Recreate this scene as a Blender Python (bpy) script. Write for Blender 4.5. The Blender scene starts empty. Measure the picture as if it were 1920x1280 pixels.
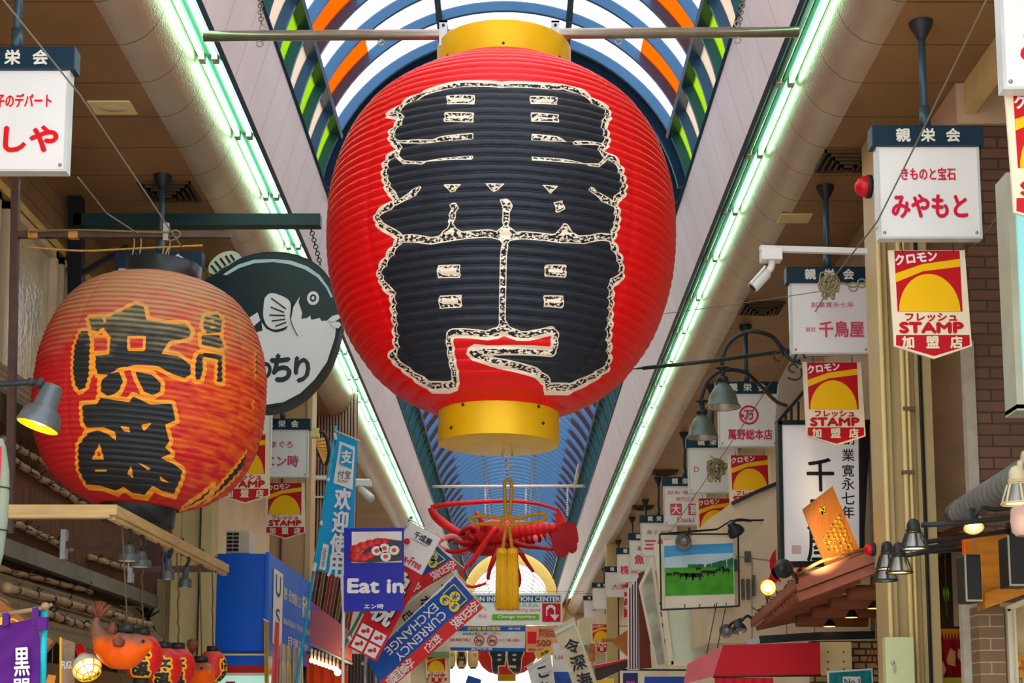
import bpy, math, random
import numpy as np
from mathutils import Vector, Matrix
random.seed(7)
scene = bpy.context.scene
COL = scene.collection
# ------------------------------------------------------------------ camera, sky, exposure
F = 2800.0                      # focal length in pixels of the 1920x1280 frame
PX, PY = 960.0, 997.0           # principal point
PITCH = math.radians(7.6)
CS, SN = math.cos(PITCH), math.sin(PITCH)
EYE = Vector((0, 0, 1.6))
cam_data = bpy.data.cameras.new('camera')
cam = bpy.data.objects.new('camera', cam_data)
COL.objects.link(cam)
cam.location = EYE
cam.rotation_euler = (math.pi/2 + PITCH, 0, 0)
cam_data.sensor_width = 36
cam_data.lens = F/1920*36
cam_data.shift_y = (PY-640)/1920
cam_data.clip_end = 500
scene.camera = cam
scene.view_settings.view_transform = 'Standard'
scene.view_settings.look = 'None'
scene.view_settings.gamma = 1
scene.view_settings.exposure = 0.47
scene.cycles.max_bounces = 10
scene.cycles.diffuse_bounces = 5
scene.cycles.transparent_max_bounces = 24
scene.cycles.sample_clamp_indirect = 6

world = bpy.data.worlds.new('sky')
scene.world = world
world.use_nodes = True
wn, wl = world.node_tree.nodes, world.node_tree.links
wn.clear()
w_out = wn.new('ShaderNodeOutputWorld'); w_bg = wn.new('ShaderNodeBackground')
w_tc = wn.new('ShaderNodeTexCoord'); w_no = wn.new('ShaderNodeTexNoise'); w_cr = wn.new('ShaderNodeValToRGB')
w_no.inputs['Scale'].default_value = 5; w_no.inputs['Detail'].default_value = 5
w_cr.color_ramp.elements[0].position = .32; w_cr.color_ramp.elements[0].color = (.66, .80, 1, 1)
w_cr.color_ramp.elements[1].position = .55; w_cr.color_ramp.elements[1].color = (1, 1, .99, 1)
w_bg.inputs['Strength'].default_value = 1.75
wl.new(w_tc.outputs['Generated'], w_no.inputs['Vector']); wl.new(w_no.outputs['Fac'], w_cr.inputs['Fac'])
wl.new(w_cr.outputs['Color'], w_bg.inputs['Color']); wl.new(w_bg.outputs[0], w_out.inputs['Surface'])

TUBE_POWER = 6.5                # the arcade's own fluorescent tubes

# ------------------------------------------------------------------ geometry helpers
def W(px, py, zc):              # pixel + depth along the optical axis -> world point
    u = (px-PX)/F; v = (PY-py)/F
    return EYE + zc*Vector((u, CS - v*SN, SN + v*CS))
def WD(px, py, D):              # pixel + distance down the street -> world point
    u = (px-PX)/F; v = (PY-py)/F
    return EYE + (D/(CS - v*SN))*Vector((u, CS - v*SN, SN + v*CS))
def WX(px, py, X):              # pixel + lateral position -> world point
    u = (px-PX)/F; v = (PY-py)/F
    return EYE + (X/u)*Vector((u, CS - v*SN, SN + v*CS))
def pix(p):                     # world point -> pixel
    q = Vector(p)-EYE; z = q.y*CS+q.z*SN
    return (PX+F*q.x/z, PY-F*(q.z*CS-q.y*SN)/z)

def smooth_path(pts, n=6):
    P = [Vector(p) for p in pts]
    if len(P) < 3: return P
    out = []
    for i in range(len(P)-1):
        a = P[max(i-1, 0)]; b = P[i]; c = P[i+1]; d = P[min(i+2, len(P)-1)]
        for k in range(n):
            t = k/n
            out.append(.5*((2*b) + (c-a)*t + (2*a-5*b+4*c-d)*t*t + (3*b-a-3*c+d)*t**3))
    out.append(P[-1])
    return out

_gl = {}
def glyph(s, bold=0.0):
    k = (s, bold)
    if k not in _gl:
        c = bpy.data.curves.new('t', 'FONT'); c.body = s; c.offset = bold; c.resolution_u = 3
        o = bpy.data.objects.new('t', c)
        me = bpy.data.meshes.new_from_object(o)
        v = np.array([(p.co.x, p.co.y) for p in me.vertices]) if len(me.vertices) else np.zeros((1, 2))
        f = [tuple(p.vertices) for p in me.polygons]
        bpy.data.objects.remove(o); bpy.data.curves.remove(c); bpy.data.meshes.remove(me)
        _gl[k] = (v, f)
    return _gl[k]

class B:                        # collects shapes that become ONE mesh object
    def __init__(s):
        s.v = []; s.f = []; s.sm = []; s.mi = []; s.T = Matrix(); s.m = 0
    def add(s, vs, fs, smooth=False):
        o = len(s.v)
        for p in vs: s.v.append(s.T @ Vector(p))
        for f in fs:
            s.f.append([i+o for i in f]); s.sm.append(smooth); s.mi.append(s.m)
        return s
    def box(s, x0, x1, y0, y1, z0, z1):
        return s.add([(x0,y0,z0),(x1,y0,z0),(x1,y1,z0),(x0,y1,z0),(x0,y0,z1),(x1,y0,z1),(x1,y1,z1),(x0,y1,z1)],
                     [(0,3,2,1),(4,5,6,7),(0,1,5,4),(1,2,6,5),(2,3,7,6),(3,0,4,7)])
    def bar(s, p0, p1, w, h, up=(0,0,1)):
        p0 = Vector(p0); p1 = Vector(p1); d = (p1-p0).normalized(); up = Vector(up)
        if abs(d.dot(up)) > .98: up = Vector((0,1,0))
        a = d.cross(up).normalized()*w/2; b = a.cross(d).normalized()*h/2
        vs = [p0-a-b, p0+a-b, p0+a+b, p0-a+b, p1-a-b, p1+a-b, p1+a+b, p1-a+b]
        return s.add(vs, [(0,1,2,3),(7,6,5,4),(0,4,5,1),(1,5,6,2),(2,6,7,3),(3,7,4,0)])
    def hexa(s, front, off):    # quad (4 points, seen counter-clockwise) pushed back by a vector
        off = Vector(off); a = [Vector(p) for p in front]; b = [p+off for p in a]
        return s.add(a+b, [(0,1,2,3),(7,6,5,4),(0,4,5,1),(1,5,6,2),(2,6,7,3),(3,7,4,0)])
    def loft(s, pts, rads, n=10, up=(0,0,1), cap=True, smooth=True):
        P = [Vector(p) for p in pts]; m = len(P); vs = []; prev = None
        for i, p in enumerate(P):
            d = (P[min(i+1, m-1)]-P[max(i-1, 0)])
            d = d.normalized() if d.length > 1e-9 else Vector((0,0,1))
            if prev is None:
                u = Vector(up)
                if abs(d.dot(u)) > .95: u = Vector((0,1,0)) if abs(d.y) < .9 else Vector((1,0,0))
                a = d.cross(u).normalized()
            else:
                a = (prev - d*prev.dot(d)).normalized()
            prev = a; b = a.cross(d)
            r = rads[i] if isinstance(rads, (list, tuple)) else rads
            ra, rb = r if isinstance(r, (list, tuple)) else (r, r)
            for k in range(n):
                t = 2*math.pi*k/n
                vs.append(p + a*ra*math.cos(t) + b*rb*math.sin(t))
        fs = [(i*n+k, i*n+(k+1)%n, (i+1)*n+(k+1)%n, (i+1)*n+k) for i in range(m-1) for k in range(n)]
        if cap: fs += [tuple(range(n-1, -1, -1)), tuple((m-1)*n+k for k in range(n))]
        return s.add(vs, fs, smooth)
    def tube(s, pts, r, n=8, sm=0):
        if sm: 
            q = smooth_path(pts, sm)
            if isinstance(r, (list, tuple)):
                r = [r[min(int(i/sm), len(r)-1)]*(1-(i/sm) % 1)+r[min(int(i/sm)+1, len(r)-1)]*((i/sm) % 1) for i in range(len(q))]
            pts = q
        return s.loft(pts, r, n)
    def lathe(s, prof, n=32, c=(0,0,0), M=None, smooth=True, cap=False):
        vs = []; c = Vector(c)
        for r, z in prof:
            for k in range(n):
                t = 2*math.pi*k/n
                p = Vector((r*math.cos(t), r*math.sin(t), z))
                vs.append(c + (M @ p if M else p))
        m = len(prof)
        fs = [(i*n+k, i*n+(k+1)%n, (i+1)*n+(k+1)%n, (i+1)*n+k) for i in range(m-1) for k in range(n)]
        if cap: fs += [tuple(range(n-1, -1, -1)), tuple((m-1)*n+k for k in range(n))]
        return s.add(vs, fs, smooth)
    def sph(s, c, r, nu=16, nv=10):
        r = r if isinstance(r, (list, tuple)) else (r, r, r); vs = []
        for j in range(1, nv):
            a = math.pi*j/nv
            for k in range(nu):
                t = 2*math.pi*k/nu
                vs.append((c[0]+r[0]*math.sin(a)*math.cos(t), c[1]+r[1]*math.sin(a)*math.sin(t), c[2]-r[2]*math.cos(a)))
        vs += [(c[0], c[1], c[2]-r[2]), (c[0], c[1], c[2]+r[2])]
        o = (nv-1)*nu
        fs = [(j*nu+k, j*nu+(k+1)%nu, (j+1)*nu+(k+1)%nu, (j+1)*nu+k) for j in range(nv-2) for k in range(nu)]
        fs += [(o, (k+1)%nu, k) for k in range(nu)] + [(o+1, (nv-2)*nu+k, (nv-2)*nu+(k+1)%nu) for k in range(nu)]
        return s.add(vs, fs, True)
    def ring(s, c, R, r, ax='y', n=18, a0=0, a1=2*math.pi):
        full = abs(a1-a0) > 6.2; pts = []
        for k in range(n+1):
            t = a0+(a1-a0)*k/n; p = {'y': (R*math.cos(t), 0, R*math.sin(t)), 'x': (0, R*math.cos(t), R*math.sin(t)), 'z': (R*math.cos(t), R*math.sin(t), 0)}[ax]
            pts.append(Vector(c)+Vector(p))
        return s.loft(pts, r, 6, up={'y': (0,1,0), 'x': (1,0,0), 'z': (0,0,1)}[ax])
    def prism(s, poly, y0, y1, cap_back=True):   # polygon in (x, z), front at y0, back at y1
        a = sum(poly[i][0]*poly[(i+1) % len(poly)][1]-poly[(i+1) % len(poly)][0]*poly[i][1] for i in range(len(poly)))
        if a < 0: poly = poly[::-1]
        n = len(poly)
        vs = [(x, y0, z) for x, z in poly] + [(x, y1, z) for x, z in poly]
        fs = [tuple(range(n)), tuple(range(2*n-1, n-1, -1))] if cap_back else [tuple(range(n))]
        fs += [(i, n+i, n+(i+1) % n, (i+1) % n) for i in range(n)]
        return s.add(vs, fs)
    def text(s, t, cx, cz, h, y=-.003, bold=0.0, w=None, rot=0.0):
        if bold:
            d = bold*h*1.1
            for i, (a, c_) in enumerate(((-d, 0), (d, 0), (0, d), (0, -d))): s.text(t, cx+a, cz+c_, h, y-.0003*i, 0, w, rot)
            return s
        v, f = glyph(t, 0)
        lo = v.min(0); hi = v.max(0); mid = (lo+hi)/2; ext = hi-lo
        sz = h/max(ext[1], 1e-6); sx = (w/max(ext[0], 1e-6)) if w else sz
        c, q = math.cos(rot), math.sin(rot); out = []
        for p in v:
            a = (p[0]-mid[0])*sx; b = (p[1]-mid[1])*sz
            out.append((cx+a*c-b*q, y, cz+a*q+b*c))
        return s.add(out, f)
    def vtext(s, t, cx, ztop, zbot, w, y=-.003, bold=0.0, fill=.86):
        st = (ztop-zbot)/len(t)
        for i, ch in enumerate(t): s.text(ch, cx, ztop-st*(i+.5), st*fill, y, bold, w)
        return s
    def obj(s, name, mats, parent=None, loc=None, bevel=0):
        me = bpy.data.meshes.new(name)
        me.from_pydata([tuple(v) for v in s.v], [], s.f)
        for m in (mats if isinstance(mats, (list, tuple)) else [mats]): me.materials.append(m)
        me.polygons.foreach_set('use_smooth', s.sm)
        me.polygons.foreach_set('material_index', s.mi)
        me.update()
        o = bpy.data.objects.new(name, me); COL.objects.link(o)
        if parent: o.parent = parent
        if loc is not None: o.location = loc
        if bevel:
            b = o.modifiers.new('bevel', 'BEVEL'); b.width = bevel; b.segments = 2; b.limit_method = 'ANGLE'
        return o

def tag(o, label, cat, group=None):
    o['label'] = label; o['category'] = cat
    if group: o['group'] = group
    return o
class Th:                       # a thing: an Empty that parents its parts
    def __init__(s, name, label, cat, px=None, py=None, zc=None, group=None, ry=0, rz=0, loc=None):
        s.loc = Vector(loc) if loc is not None else W(px, py, zc)
        s.D = s.loc.y
        s.o = bpy.data.objects.new(name, None); COL.objects.link(s.o)
        s.o.empty_display_size = .1
        s.o.location = s.loc; s.o.rotation_euler = (0, ry, rz)
        tag(s.o, label, cat, group)
    def l(s, px, py, dy=0):     # pixel on the thing's own frontal plane -> its local (x, z)
        p = WD(px, py, s.D+dy)-s.loc; return (p.x, p.z)
    def l3(s, px, py, dy=0):
        p = WD(px, py, s.D+dy)-s.loc; return (p.x, dy, p.z)
    def part(s, b, name, mats, label=None, parent=None, bevel=0):
        o = b.obj(name, mats, parent or s.o, bevel=bevel)
        if label: o['label'] = label
        return o
def dup(root, loc, label=None, group=None, skip=()):
    r = root.copy(); COL.objects.link(r); r.location = loc
    if label: r['label'] = label
    if group: r['group'] = group
    for ch in list(root.children):
        if ch.name.split('.')[0] in skip: continue
        c = ch.copy(); COL.objects.link(c); c.parent = r
        for g in ch.children:
            d = g.copy(); COL.objects.link(d); d.parent = c
    return r
def struct(b, name, mats, parent=None, bevel=0):
    o = b.obj(name, mats, parent, bevel=bevel)
    if parent is None: o['kind'] = 'structure'
    return o

def brace(t, p, q, r=.012, m=None, name='bracket'):
    b = B(); b.tube([p, q], r, 6); t.part(b, name, m or iron)
# ------------------------------------------------------------------ materials
def lin(c):
    out = []
    for x in c[:3]:
        x = x/255; out.append(x/12.92 if x <= .04045 else ((x+.055)/1.055)**2.4)
    return tuple(out)+(1,)
_m = {}
def mat(name, c, rough=.5, metal=0.0, var=.12, sc=5.0, bump=0.0, bsc=40.0, emit=0.0, spec=.3, stretch=None):
    if name in _m: return _m[name]
    m = bpy.data.materials.new(name); m.use_nodes = True; _m[name] = m
    n, l = m.node_tree.nodes, m.node_tree.links; p = n['Principled BSDF']
    c = lin(c); p.inputs['Base Color'].default_value = c
    p.inputs['Roughness'].default_value = rough; p.inputs['Metallic'].default_value = metal
    p.inputs['Specular IOR Level'].default_value = spec
    tc = n.new('ShaderNodeTexCoord'); vec = tc.outputs['Object']
    if stretch:
        mp = n.new('ShaderNodeMapping'); mp.inputs['Scale'].default_value = stretch
        l.new(vec, mp.inputs['Vector']); vec = mp.outputs['Vector']
    if var:
        t = n.new('ShaderNodeTexNoise'); t.inputs['Scale'].default_value = sc; t.inputs['Detail'].default_value = 5
        l.new(vec, t.inputs['Vector'])
        r = n.new('ShaderNodeValToRGB'); r.color_ramp.elements[0].position = .3; r.color_ramp.elements[1].position = .7
        r.color_ramp.elements[0].color = tuple(x*(1-var) for x in c[:3])+(1,)
        r.color_ramp.elements[1].color = tuple(min(1, x*(1+var*.6)) for x in c[:3])+(1,)
        l.new(t.outputs['Fac'], r.inputs['Fac']); l.new(r.outputs['Color'], p.inputs['Base Color'])
    if bump:
        t2 = n.new('ShaderNodeTexNoise'); t2.inputs['Scale'].default_value = bsc; l.new(vec, t2.inputs['Vector'])
        b = n.new('ShaderNodeBump'); b.inputs['Strength'].default_value = bump; b.inputs['Distance'].default_value = .02
        l.new(t2.outputs['Fac'], b.inputs['Height']); l.new(b.outputs['Normal'], p.inputs['Normal'])
    if emit:
        p.inputs['Emission Color'].default_value = c; p.inputs['Emission Strength'].default_value = emit
    return m
def seam_mat(name, c, pitch, width=.012, dark=.35, axis='Y', rough=.4, metal=0.0, var=.15, sc=3, bump=.1, bsc=60, off=0.0):
    m = mat(name, c, rough, metal, var, sc, bump, bsc)
    n, l = m.node_tree.nodes, m.node_tree.links; p = n['Principled BSDF']
    src = p.inputs['Base Color'].links[0].from_socket
    tc = n.new('ShaderNodeTexCoord'); sp = n.new('ShaderNodeSeparateXYZ'); l.new(tc.outputs['Object'], sp.inputs[0])
    def mth(op, a, b):
        k = n.new('ShaderNodeMath'); k.operation = op
        for i, x in enumerate((a, b)):
            if isinstance(x, (int, float)): k.inputs[i].default_value = x
            else: l.new(x, k.inputs[i])
        return k.outputs[0]
    fr = mth('FRACT', mth('ADD', mth('DIVIDE', sp.outputs[axis], pitch), off+100), 0)
    s = mth('LESS_THAN', fr, width/pitch)
    mx = n.new('ShaderNodeMixRGB'); mx.blend_type = 'MULTIPLY'; mx.inputs['Color2'].default_value = (dark, dark, dark, 1)
    l.new(s, mx.inputs['Fac']); l.new(src, mx.inputs['Color1']); l.new(mx.outputs[0], p.inputs['Base Color'])
    return m
def glass_mat(name, c, tr=.9):      # thin coloured polycarbonate: lets tinted daylight through
    m = bpy.data.materials.new(name); m.use_nodes = True
    n, l = m.node_tree.nodes, m.node_tree.links; n.clear()
    o = n.new('ShaderNodeOutputMaterial'); t = n.new('ShaderNodeBsdfTransparent'); d = n.new('ShaderNodeBsdfTranslucent')
    df = n.new('ShaderNodeBsdfDiffuse'); x = n.new('ShaderNodeMixShader'); y = n.new('ShaderNodeMixShader')
    c = lin(c); t.inputs[0].default_value = c; d.inputs[0].default_value = c; df.inputs[0].default_value = c
    y.inputs[0].default_value = .35; x.inputs[0].default_value = 1-tr
    l.new(d.outputs[0], y.inputs[1]); l.new(df.outputs[0], y.inputs[2])
    l.new(t.outputs[0], x.inputs[1]); l.new(y.outputs[0], x.inputs[2]); l.new(x.outputs[0], o.inputs['Surface'])
    return m
def brick_mat(name, c1, c2, mortar, bw, bh, ms=.012, plane='XZ'):
    m = bpy.data.materials.new(name); m.use_nodes = True
    n, l = m.node_tree.nodes, m.node_tree.links; p = n['Principled BSDF']; p.inputs['Roughness'].default_value = .55
    tc = n.new('ShaderNodeTexCoord'); sp = n.new('ShaderNodeSeparateXYZ'); cb = n.new('ShaderNodeCombineXYZ')
    l.new(tc.outputs['Object'], sp.inputs[0])
    l.new(sp.outputs['X' if plane == 'XZ' else 'Y'], cb.inputs[0]); l.new(sp.outputs['Z'], cb.inputs[1])
    b = n.new('ShaderNodeTexBrick'); b.inputs['Scale'].default_value = 1
    b.inputs['Color1'].default_value = lin(c1); b.inputs['Color2'].default_value = lin(c2); b.inputs['Mortar'].default_value = lin(mortar)
    b.inputs['Brick Width'].default_value = bw; b.inputs['Row Height'].default_value = bh; b.inputs['Mortar Size'].default_value = ms
    l.new(cb.outputs[0], b.inputs['Vector']); l.new(b.outputs['Color'], p.inputs['Base Color'])
    bp = n.new('ShaderNodeBump'); bp.inputs['Strength'].default_value = .5; bp.inputs['Distance'].default_value = .01; bp.invert = True
    l.new(b.outputs['Fac'], bp.inputs['Height']); l.new(bp.outputs[0], p.inputs['Normal'])
    return m

white = mat('white_board', (236, 234, 232), .4, var=.03, sc=3)
cream = mat('cream_board', (240, 228, 200), .45, var=.05)
red = mat('sign_red', (196, 8, 26), .4, var=.04)
brightred = mat('bright_red', (226, 14, 24), .4, var=.04)
pinkred = mat('faded_pink_red', (222, 70, 100), .45, var=.05)
yellow = mat('sign_yellow', (250, 192, 0), .4, var=.03)
navy = mat('navy_header', (18, 48, 66), .38, var=.1)
offwhite = mat('offwhite_letter', (228, 226, 214), .5, var=.05)
black = mat('black_paint', (22, 24, 27), .45, var=.2)
iron = mat('dark_iron', (48, 52, 54), .45, .3, var=.2, sc=12)
steel = mat('grey_steel', (168, 160, 148), .32, .85, var=.15, sc=10)
galv = mat('galvanised', (176, 178, 180), .4, .6, var=.15, sc=20)
wire = mat('wire', (120, 112, 98), .6, var=.1)
rope_mat = mat('pale_rope', (170, 158, 120), .8, var=.25, sc=60, bump=.4, bsc=200)
beige_steel = mat('beige_column_paint', (196, 172, 120), .42, var=.08, sc=3)
cream_pipe = mat('cream_conduit', (232, 206, 140), .42, var=.06)
# ------------------------------------------------------------------ the arcade: vault, coves, soffits, walls, floor
X0, HC, RV = -.065, 1.6+4.42, 1.60
soffit_m = seam_mat('bronze_soffit', (150, 112, 72), .507, .012, .35, var=.25, sc=1.2, rough=.38, bump=.05)
cove_m = seam_mat('hammered_cove', (205, 186, 160), .507, .010, .35, rough=.36, metal=.75, var=.10, sc=2, bump=.22, bsc=70)
panel_m = seam_mat('pale_metal_panel', (222, 216, 214), .485, .008, .45, rough=.42, metal=.25, var=.08, sc=2, bump=.08, bsc=90)
tray_m = mat('lamp_tray', (96, 160, 128), .35, .1, var=.05)  # mint tint of the tubes' light is put into the tray colour
steelblue = mat('blue_vault_steel', (56, 98, 136), .24, .3, var=.15, sc=2)
darkblue = mat('dark_blue_vault_steel', (36, 66, 90), .34, .2, var=.15, sc=2)
clear_g = glass_mat('clear_glazing', (250, 252, 255), .93)
orange_g = glass_mat('orange_glazing', (255, 84, 4), .72)
green_g = glass_mat('green_glazing', (150, 196, 24), .28)
beige_g = glass_mat('beige_glazing', (226, 200, 172), .1)
Y0, Y1, YE = 3.0, 50.6, 82.0

def strip(prof, y0, y1, smooth=False):
    b = B(); n = len(prof)
    b.add([(x, y0, z) for x, z in prof]+[(x, y1, z) for x, z in prof], [(i, i+1, n+i+1, n+i) for i in range(n-1)], smooth)
    return b
def sec(h, z): return (X0+h, 1.6+z)
ceiling = bpy.data.objects.new('ceiling', None); COL.objects.link(ceiling); ceiling['kind'] = 'structure'
for sgn, xw in ((-1, -3.6), (1, 3.2)):
    cv = [sec(sgn*1.93, 4.26)]+[sec(sgn*(2.19-.26*math.cos(t)), 4.18-.28*math.sin(t)) for t in [math.pi/2*k/12 for k in range(13)]]
    struct(strip(cv, Y0, Y1, True), 'cove', cove_m, ceiling)
    struct(strip([sec(sgn*2.19, 3.9), (xw, 5.5)], Y0, Y1), 'soffit', soffit_m, ceiling)
    struct(strip([sec(sgn*1.58, 4.73), sec(sgn*1.733, 4.2)], Y0, Y1), 'side_panel', panel_m, ceiling)
    struct(strip([sec(sgn*1.733, 4.2), sec(sgn*1.76, 4.18), sec(sgn*1.775, 4.2), sec(sgn*1.775, 4.27)], Y0, Y1), 'panel_lip', darkblue, ceiling)
    b = B(); b.tube([(sec(sgn*1.572, 4.735)[0], Y0, 1.6+4.735), (sec(sgn*1.572, 4.735)[0], Y1, 1.6+4.735)], .012)
    struct(b, 'edge_rail', darkblue, ceiling)
    # roof build-up above the soffits keeps the sky out
    struct(strip([sec(sgn*1.58, 4.72), sec(sgn*1.86, 4.68), (xw, 6.25)], Y0, Y1), 'roof_deck', darkblue, ceiling)

def arcp(r, a, y): return (X0+r*math.cos(a), y, HC+r*math.sin(a))
A0, AP, AO, AT = (math.radians(v) for v in (11.2, 26, 47, 70.4))
def sector(b, r0, r1, a0, a1, y, th, n):
    vs = []
    for k in range(n+1):
        a = a0+(a1-a0)*k/n
        vs += [arcp(r0, a, y-th/2), arcp(r1, a, y-th/2), arcp(r0, a, y+th/2), arcp(r1, a, y+th/2)]
    fs = []
    for k in range(n):
        o = 4*k; q = o+4
        fs += [(o, o+1, q+1, q), (o+2, q+2, q+3, o+3), (o, q, q+2, o+2), (o+1, o+3, q+3, q+1)]
    fs += [(0, 2, 3, 1), (4*n, 4*n+1, 4*n+3, 4*n+2)]
    b.add(vs, fs)
def shell(b, r, a0, a1, y0, y1, n):
    vs = []
    for k in range(n+1):
        a = a0+(a1-a0)*k/n; vs += [arcp(r, a, y0), arcp(r, a, y1)]
    b.add(vs, [(2*k, 2*k+2, 2*k+3, 2*k+1) for k in range(n)], True)
PI = math.pi
rb = B(); sector(rb, RV, RV+.085, A0, PI-A0, 0, .035, 48)
rib0 = rb.obj('rib', steelblue, ceiling)
def bay(y0, y1, kind):
    parts = []
    if kind:
        b = B(); shell(b, RV+.075, AO, PI-AO, y0, y1, 24); parts.append(b.obj('clear_glazing', clear_g, ceiling))
        b = B(); shell(b, RV+.075, AP, AO, y0, y1, 8); shell(b, RV+.075, PI-AO, PI-AP, y0, y1, 8); parts.append(b.obj('orange_glazing', orange_g, ceiling))
        b = B(); shell(b, RV+.078, A0, AP, y0, y1, 5); shell(b, RV+.078, PI-AP, PI-A0, y0, y1, 5); parts.append(b.obj('beige_glazing', beige_g, ceiling))
    else:
        b = B(); shell(b, RV+.075, AP, PI-AP, y0, y1, 36); parts.append(b.obj('clear_glazing', clear_g, ceiling))
        b = B(); shell(b, RV+.078, A0, AP, y0, y1, 5); shell(b, RV+.078, PI-AP, PI-A0, y0, y1, 5); parts.append(b.obj('green_glazing', green_g, ceiling))
    return parts
P_R = .489
proto = {0: bay(0, P_R, 0), 1: bay(0, P_R, 1)}
first = {0: True, 1: True}
def put_bays(ys, phase):
    for i, y in enumerate(ys):
        r = rib0 if (i == 0 and phase == 0) else rib0.copy()
        if r is not rib0: COL.objects.link(r)
        r.location = (0, y, 0); r.parent = ceiling
        if i == len(ys)-1: continue
        k = (i+phase) % 2
        for o in proto[k]:
            if first[k]: q = o
            else: q = o.copy(); COL.objects.link(q); q.parent = ceiling
            q.location = (0, y, 0)
        first[k] = False
NB = 13
near = [12.40-P_R*(NB-i) for i in range(NB+1)]
put_bays(near, 0)
far = [13.42+P_R*i for i in range(76)]
put_bays(far, 1)
for k, (ya, yb) in enumerate(((near[0], 12.40), (13.42, far[-1]))):
    for a in (AP, PI-AP):
        b = B(); c, s_ = math.cos(a), math.sin(a)
        b.bar(arcp(RV+.03, a, ya), arcp(RV+.03, a, yb), .035, .13, up=(c, 0, s_)); b.obj('purlin', darkblue, ceiling)
    for a in (AT, PI-AT):
        b = B(); b.bar(arcp(RV+.03, a, ya), arcp(RV+.03, a, yb), .05, .06); b.obj('purlin', darkblue, ceiling)
b = B()
shell(b, RV+.05, A0, PI-A0, 12.41, 13.42, 40); sector(b, RV-.05, RV+.1, A0, PI-A0, 12.58, .05, 40); sector(b, RV-.07, RV+.1, A0, PI-A0, 12.95, .05, 40); sector(b, RV-.02, RV+.1, A0, PI-A0, 13.35, .06, 40)
b.obj('expansion_beam', darkblue, ceiling)
# end wall of this arcade: yellow arch, then a brighter arcade beyond
yarch = mat('yellow_arch', (244, 206, 110), .4, var=.05)
b = B(); sector(b, 1.30, RV+.3, -.35, PI+.35, Y1+.1, .25, 40); struct(b, 'trim_1', yarch)
b = B()
for y in [Y1+.6+1.6*i for i in range(16)]: sector(b, 1.45, 1.52, 0, PI, y, .06, 24)
for a in (.5, .95, 1.4, PI-1.4, PI-.95, PI-.5): b.bar(arcp(1.5, a, Y1+.2), arcp(1.5, a, YE), .03, .05)
struct(b, 'trim_2', mat('white_arch_steel', (226, 226, 220), .35, .2))
b = B(); shell(b, 1.53, 0, PI, Y1+.2, YE, 24); struct(b, 'ceiling_far', glass_mat('milky_glazing', (238, 240, 238), .5))
for sgn in (-1, 1):
    struct(strip([sec(sgn*1.5, 4.42), sec(sgn*2.3, 3.7), sec(sgn*3.2, 3.7)], Y1, YE), 'trim_3', mat('cream_paint', (238, 222, 190), .5))

b = B(); b.box(X0-3.55, X0-1.5, Y1+.15, Y1+.3, 1.6+3.3, 1.6+4.6); b.box(X0+1.5, 3.2, Y1+.15, Y1+.3, 1.6+3.3, 1.6+4.6); struct(b, 'trim_10', mat('cream_paint', (238, 222, 190)))
floor_m = brick_mat('paving', (196, 188, 178), (184, 176, 166), (150, 146, 140), .4, .4, .008)
b = B(); b.add([(-3.6, -3, 0), (3.2, -3, 0), (3.2, YE, 0), (-3.6, YE, 0)], [(0, 1, 2, 3)]); struct(b, 'floor', mat('paving_stone', (205, 198, 188), .5, var=.1))
wall_m = mat('cream_facade', (226, 204, 170), .6, var=.12, sc=1.5)
b = B(); b.box(-3.75, -3.6, Y0, YE, 0, 6.6); struct(b, 'wall_left', wall_m)
b = B(); b.box(3.2, 3.35, Y0, YE, 0, 6.6); struct(b, 'wall_right', wall_m)

# fluorescent battens, one every 1.23 m along both coves
tube_m = mat('lit_tube', (196, 255, 218), .3, var=0, emit=TUBE_POWER)
dim_m = mat('unlit_tube', (170, 232, 205), .25, var=.05)
capm = mat('tube_cap', (190, 186, 170), .4, .3)
PT = 1.23
def batten(sgn):
    side = 'left' if sgn < 0 else 'right'
    t = Th('fluorescent_light', 'twin-tube fluorescent batten in the long row along the %s ceiling cove' % side, 'light', loc=(X0+sgn*1.85, 0, 1.6+4.2), group='fluorescent battens along the %s cove' % side)
    b = B(); b.box(-.075, .075, 0, PT-.01, .045, .075); b.box(-.012, .012, 0, PT-.01, .02, .045); t.part(b, 'tray', tray_m)
    for k, dx in enumerate((-.042, .042)):
        lit = sgn < 0 or dx > 0
        b = B(); b.tube([(dx, .035, .012), (dx, PT-.045, .012)], .016, 10)
        o = t.part(b, 'tube', tube_m if lit else dim_m, 'glowing white tube' if lit else 'unlit pale green tube')
        for y in (.012, PT-.03):
            b = B(); b.box(dx-.019, dx+.019, y-.012, y+.02, -.01, .045); b.obj('tube_socket', capm, o)
    return t.o
for sgn, ph in ((-1, .2), (1, .55)):
    r0 = batten(sgn); x, z = r0.location.x, r0.location.z
    r0.location = (x, 6.3+ph, z)
    for i in range(1, 33): dup(r0, (x, 6.3+ph+i*PT, z))
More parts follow.
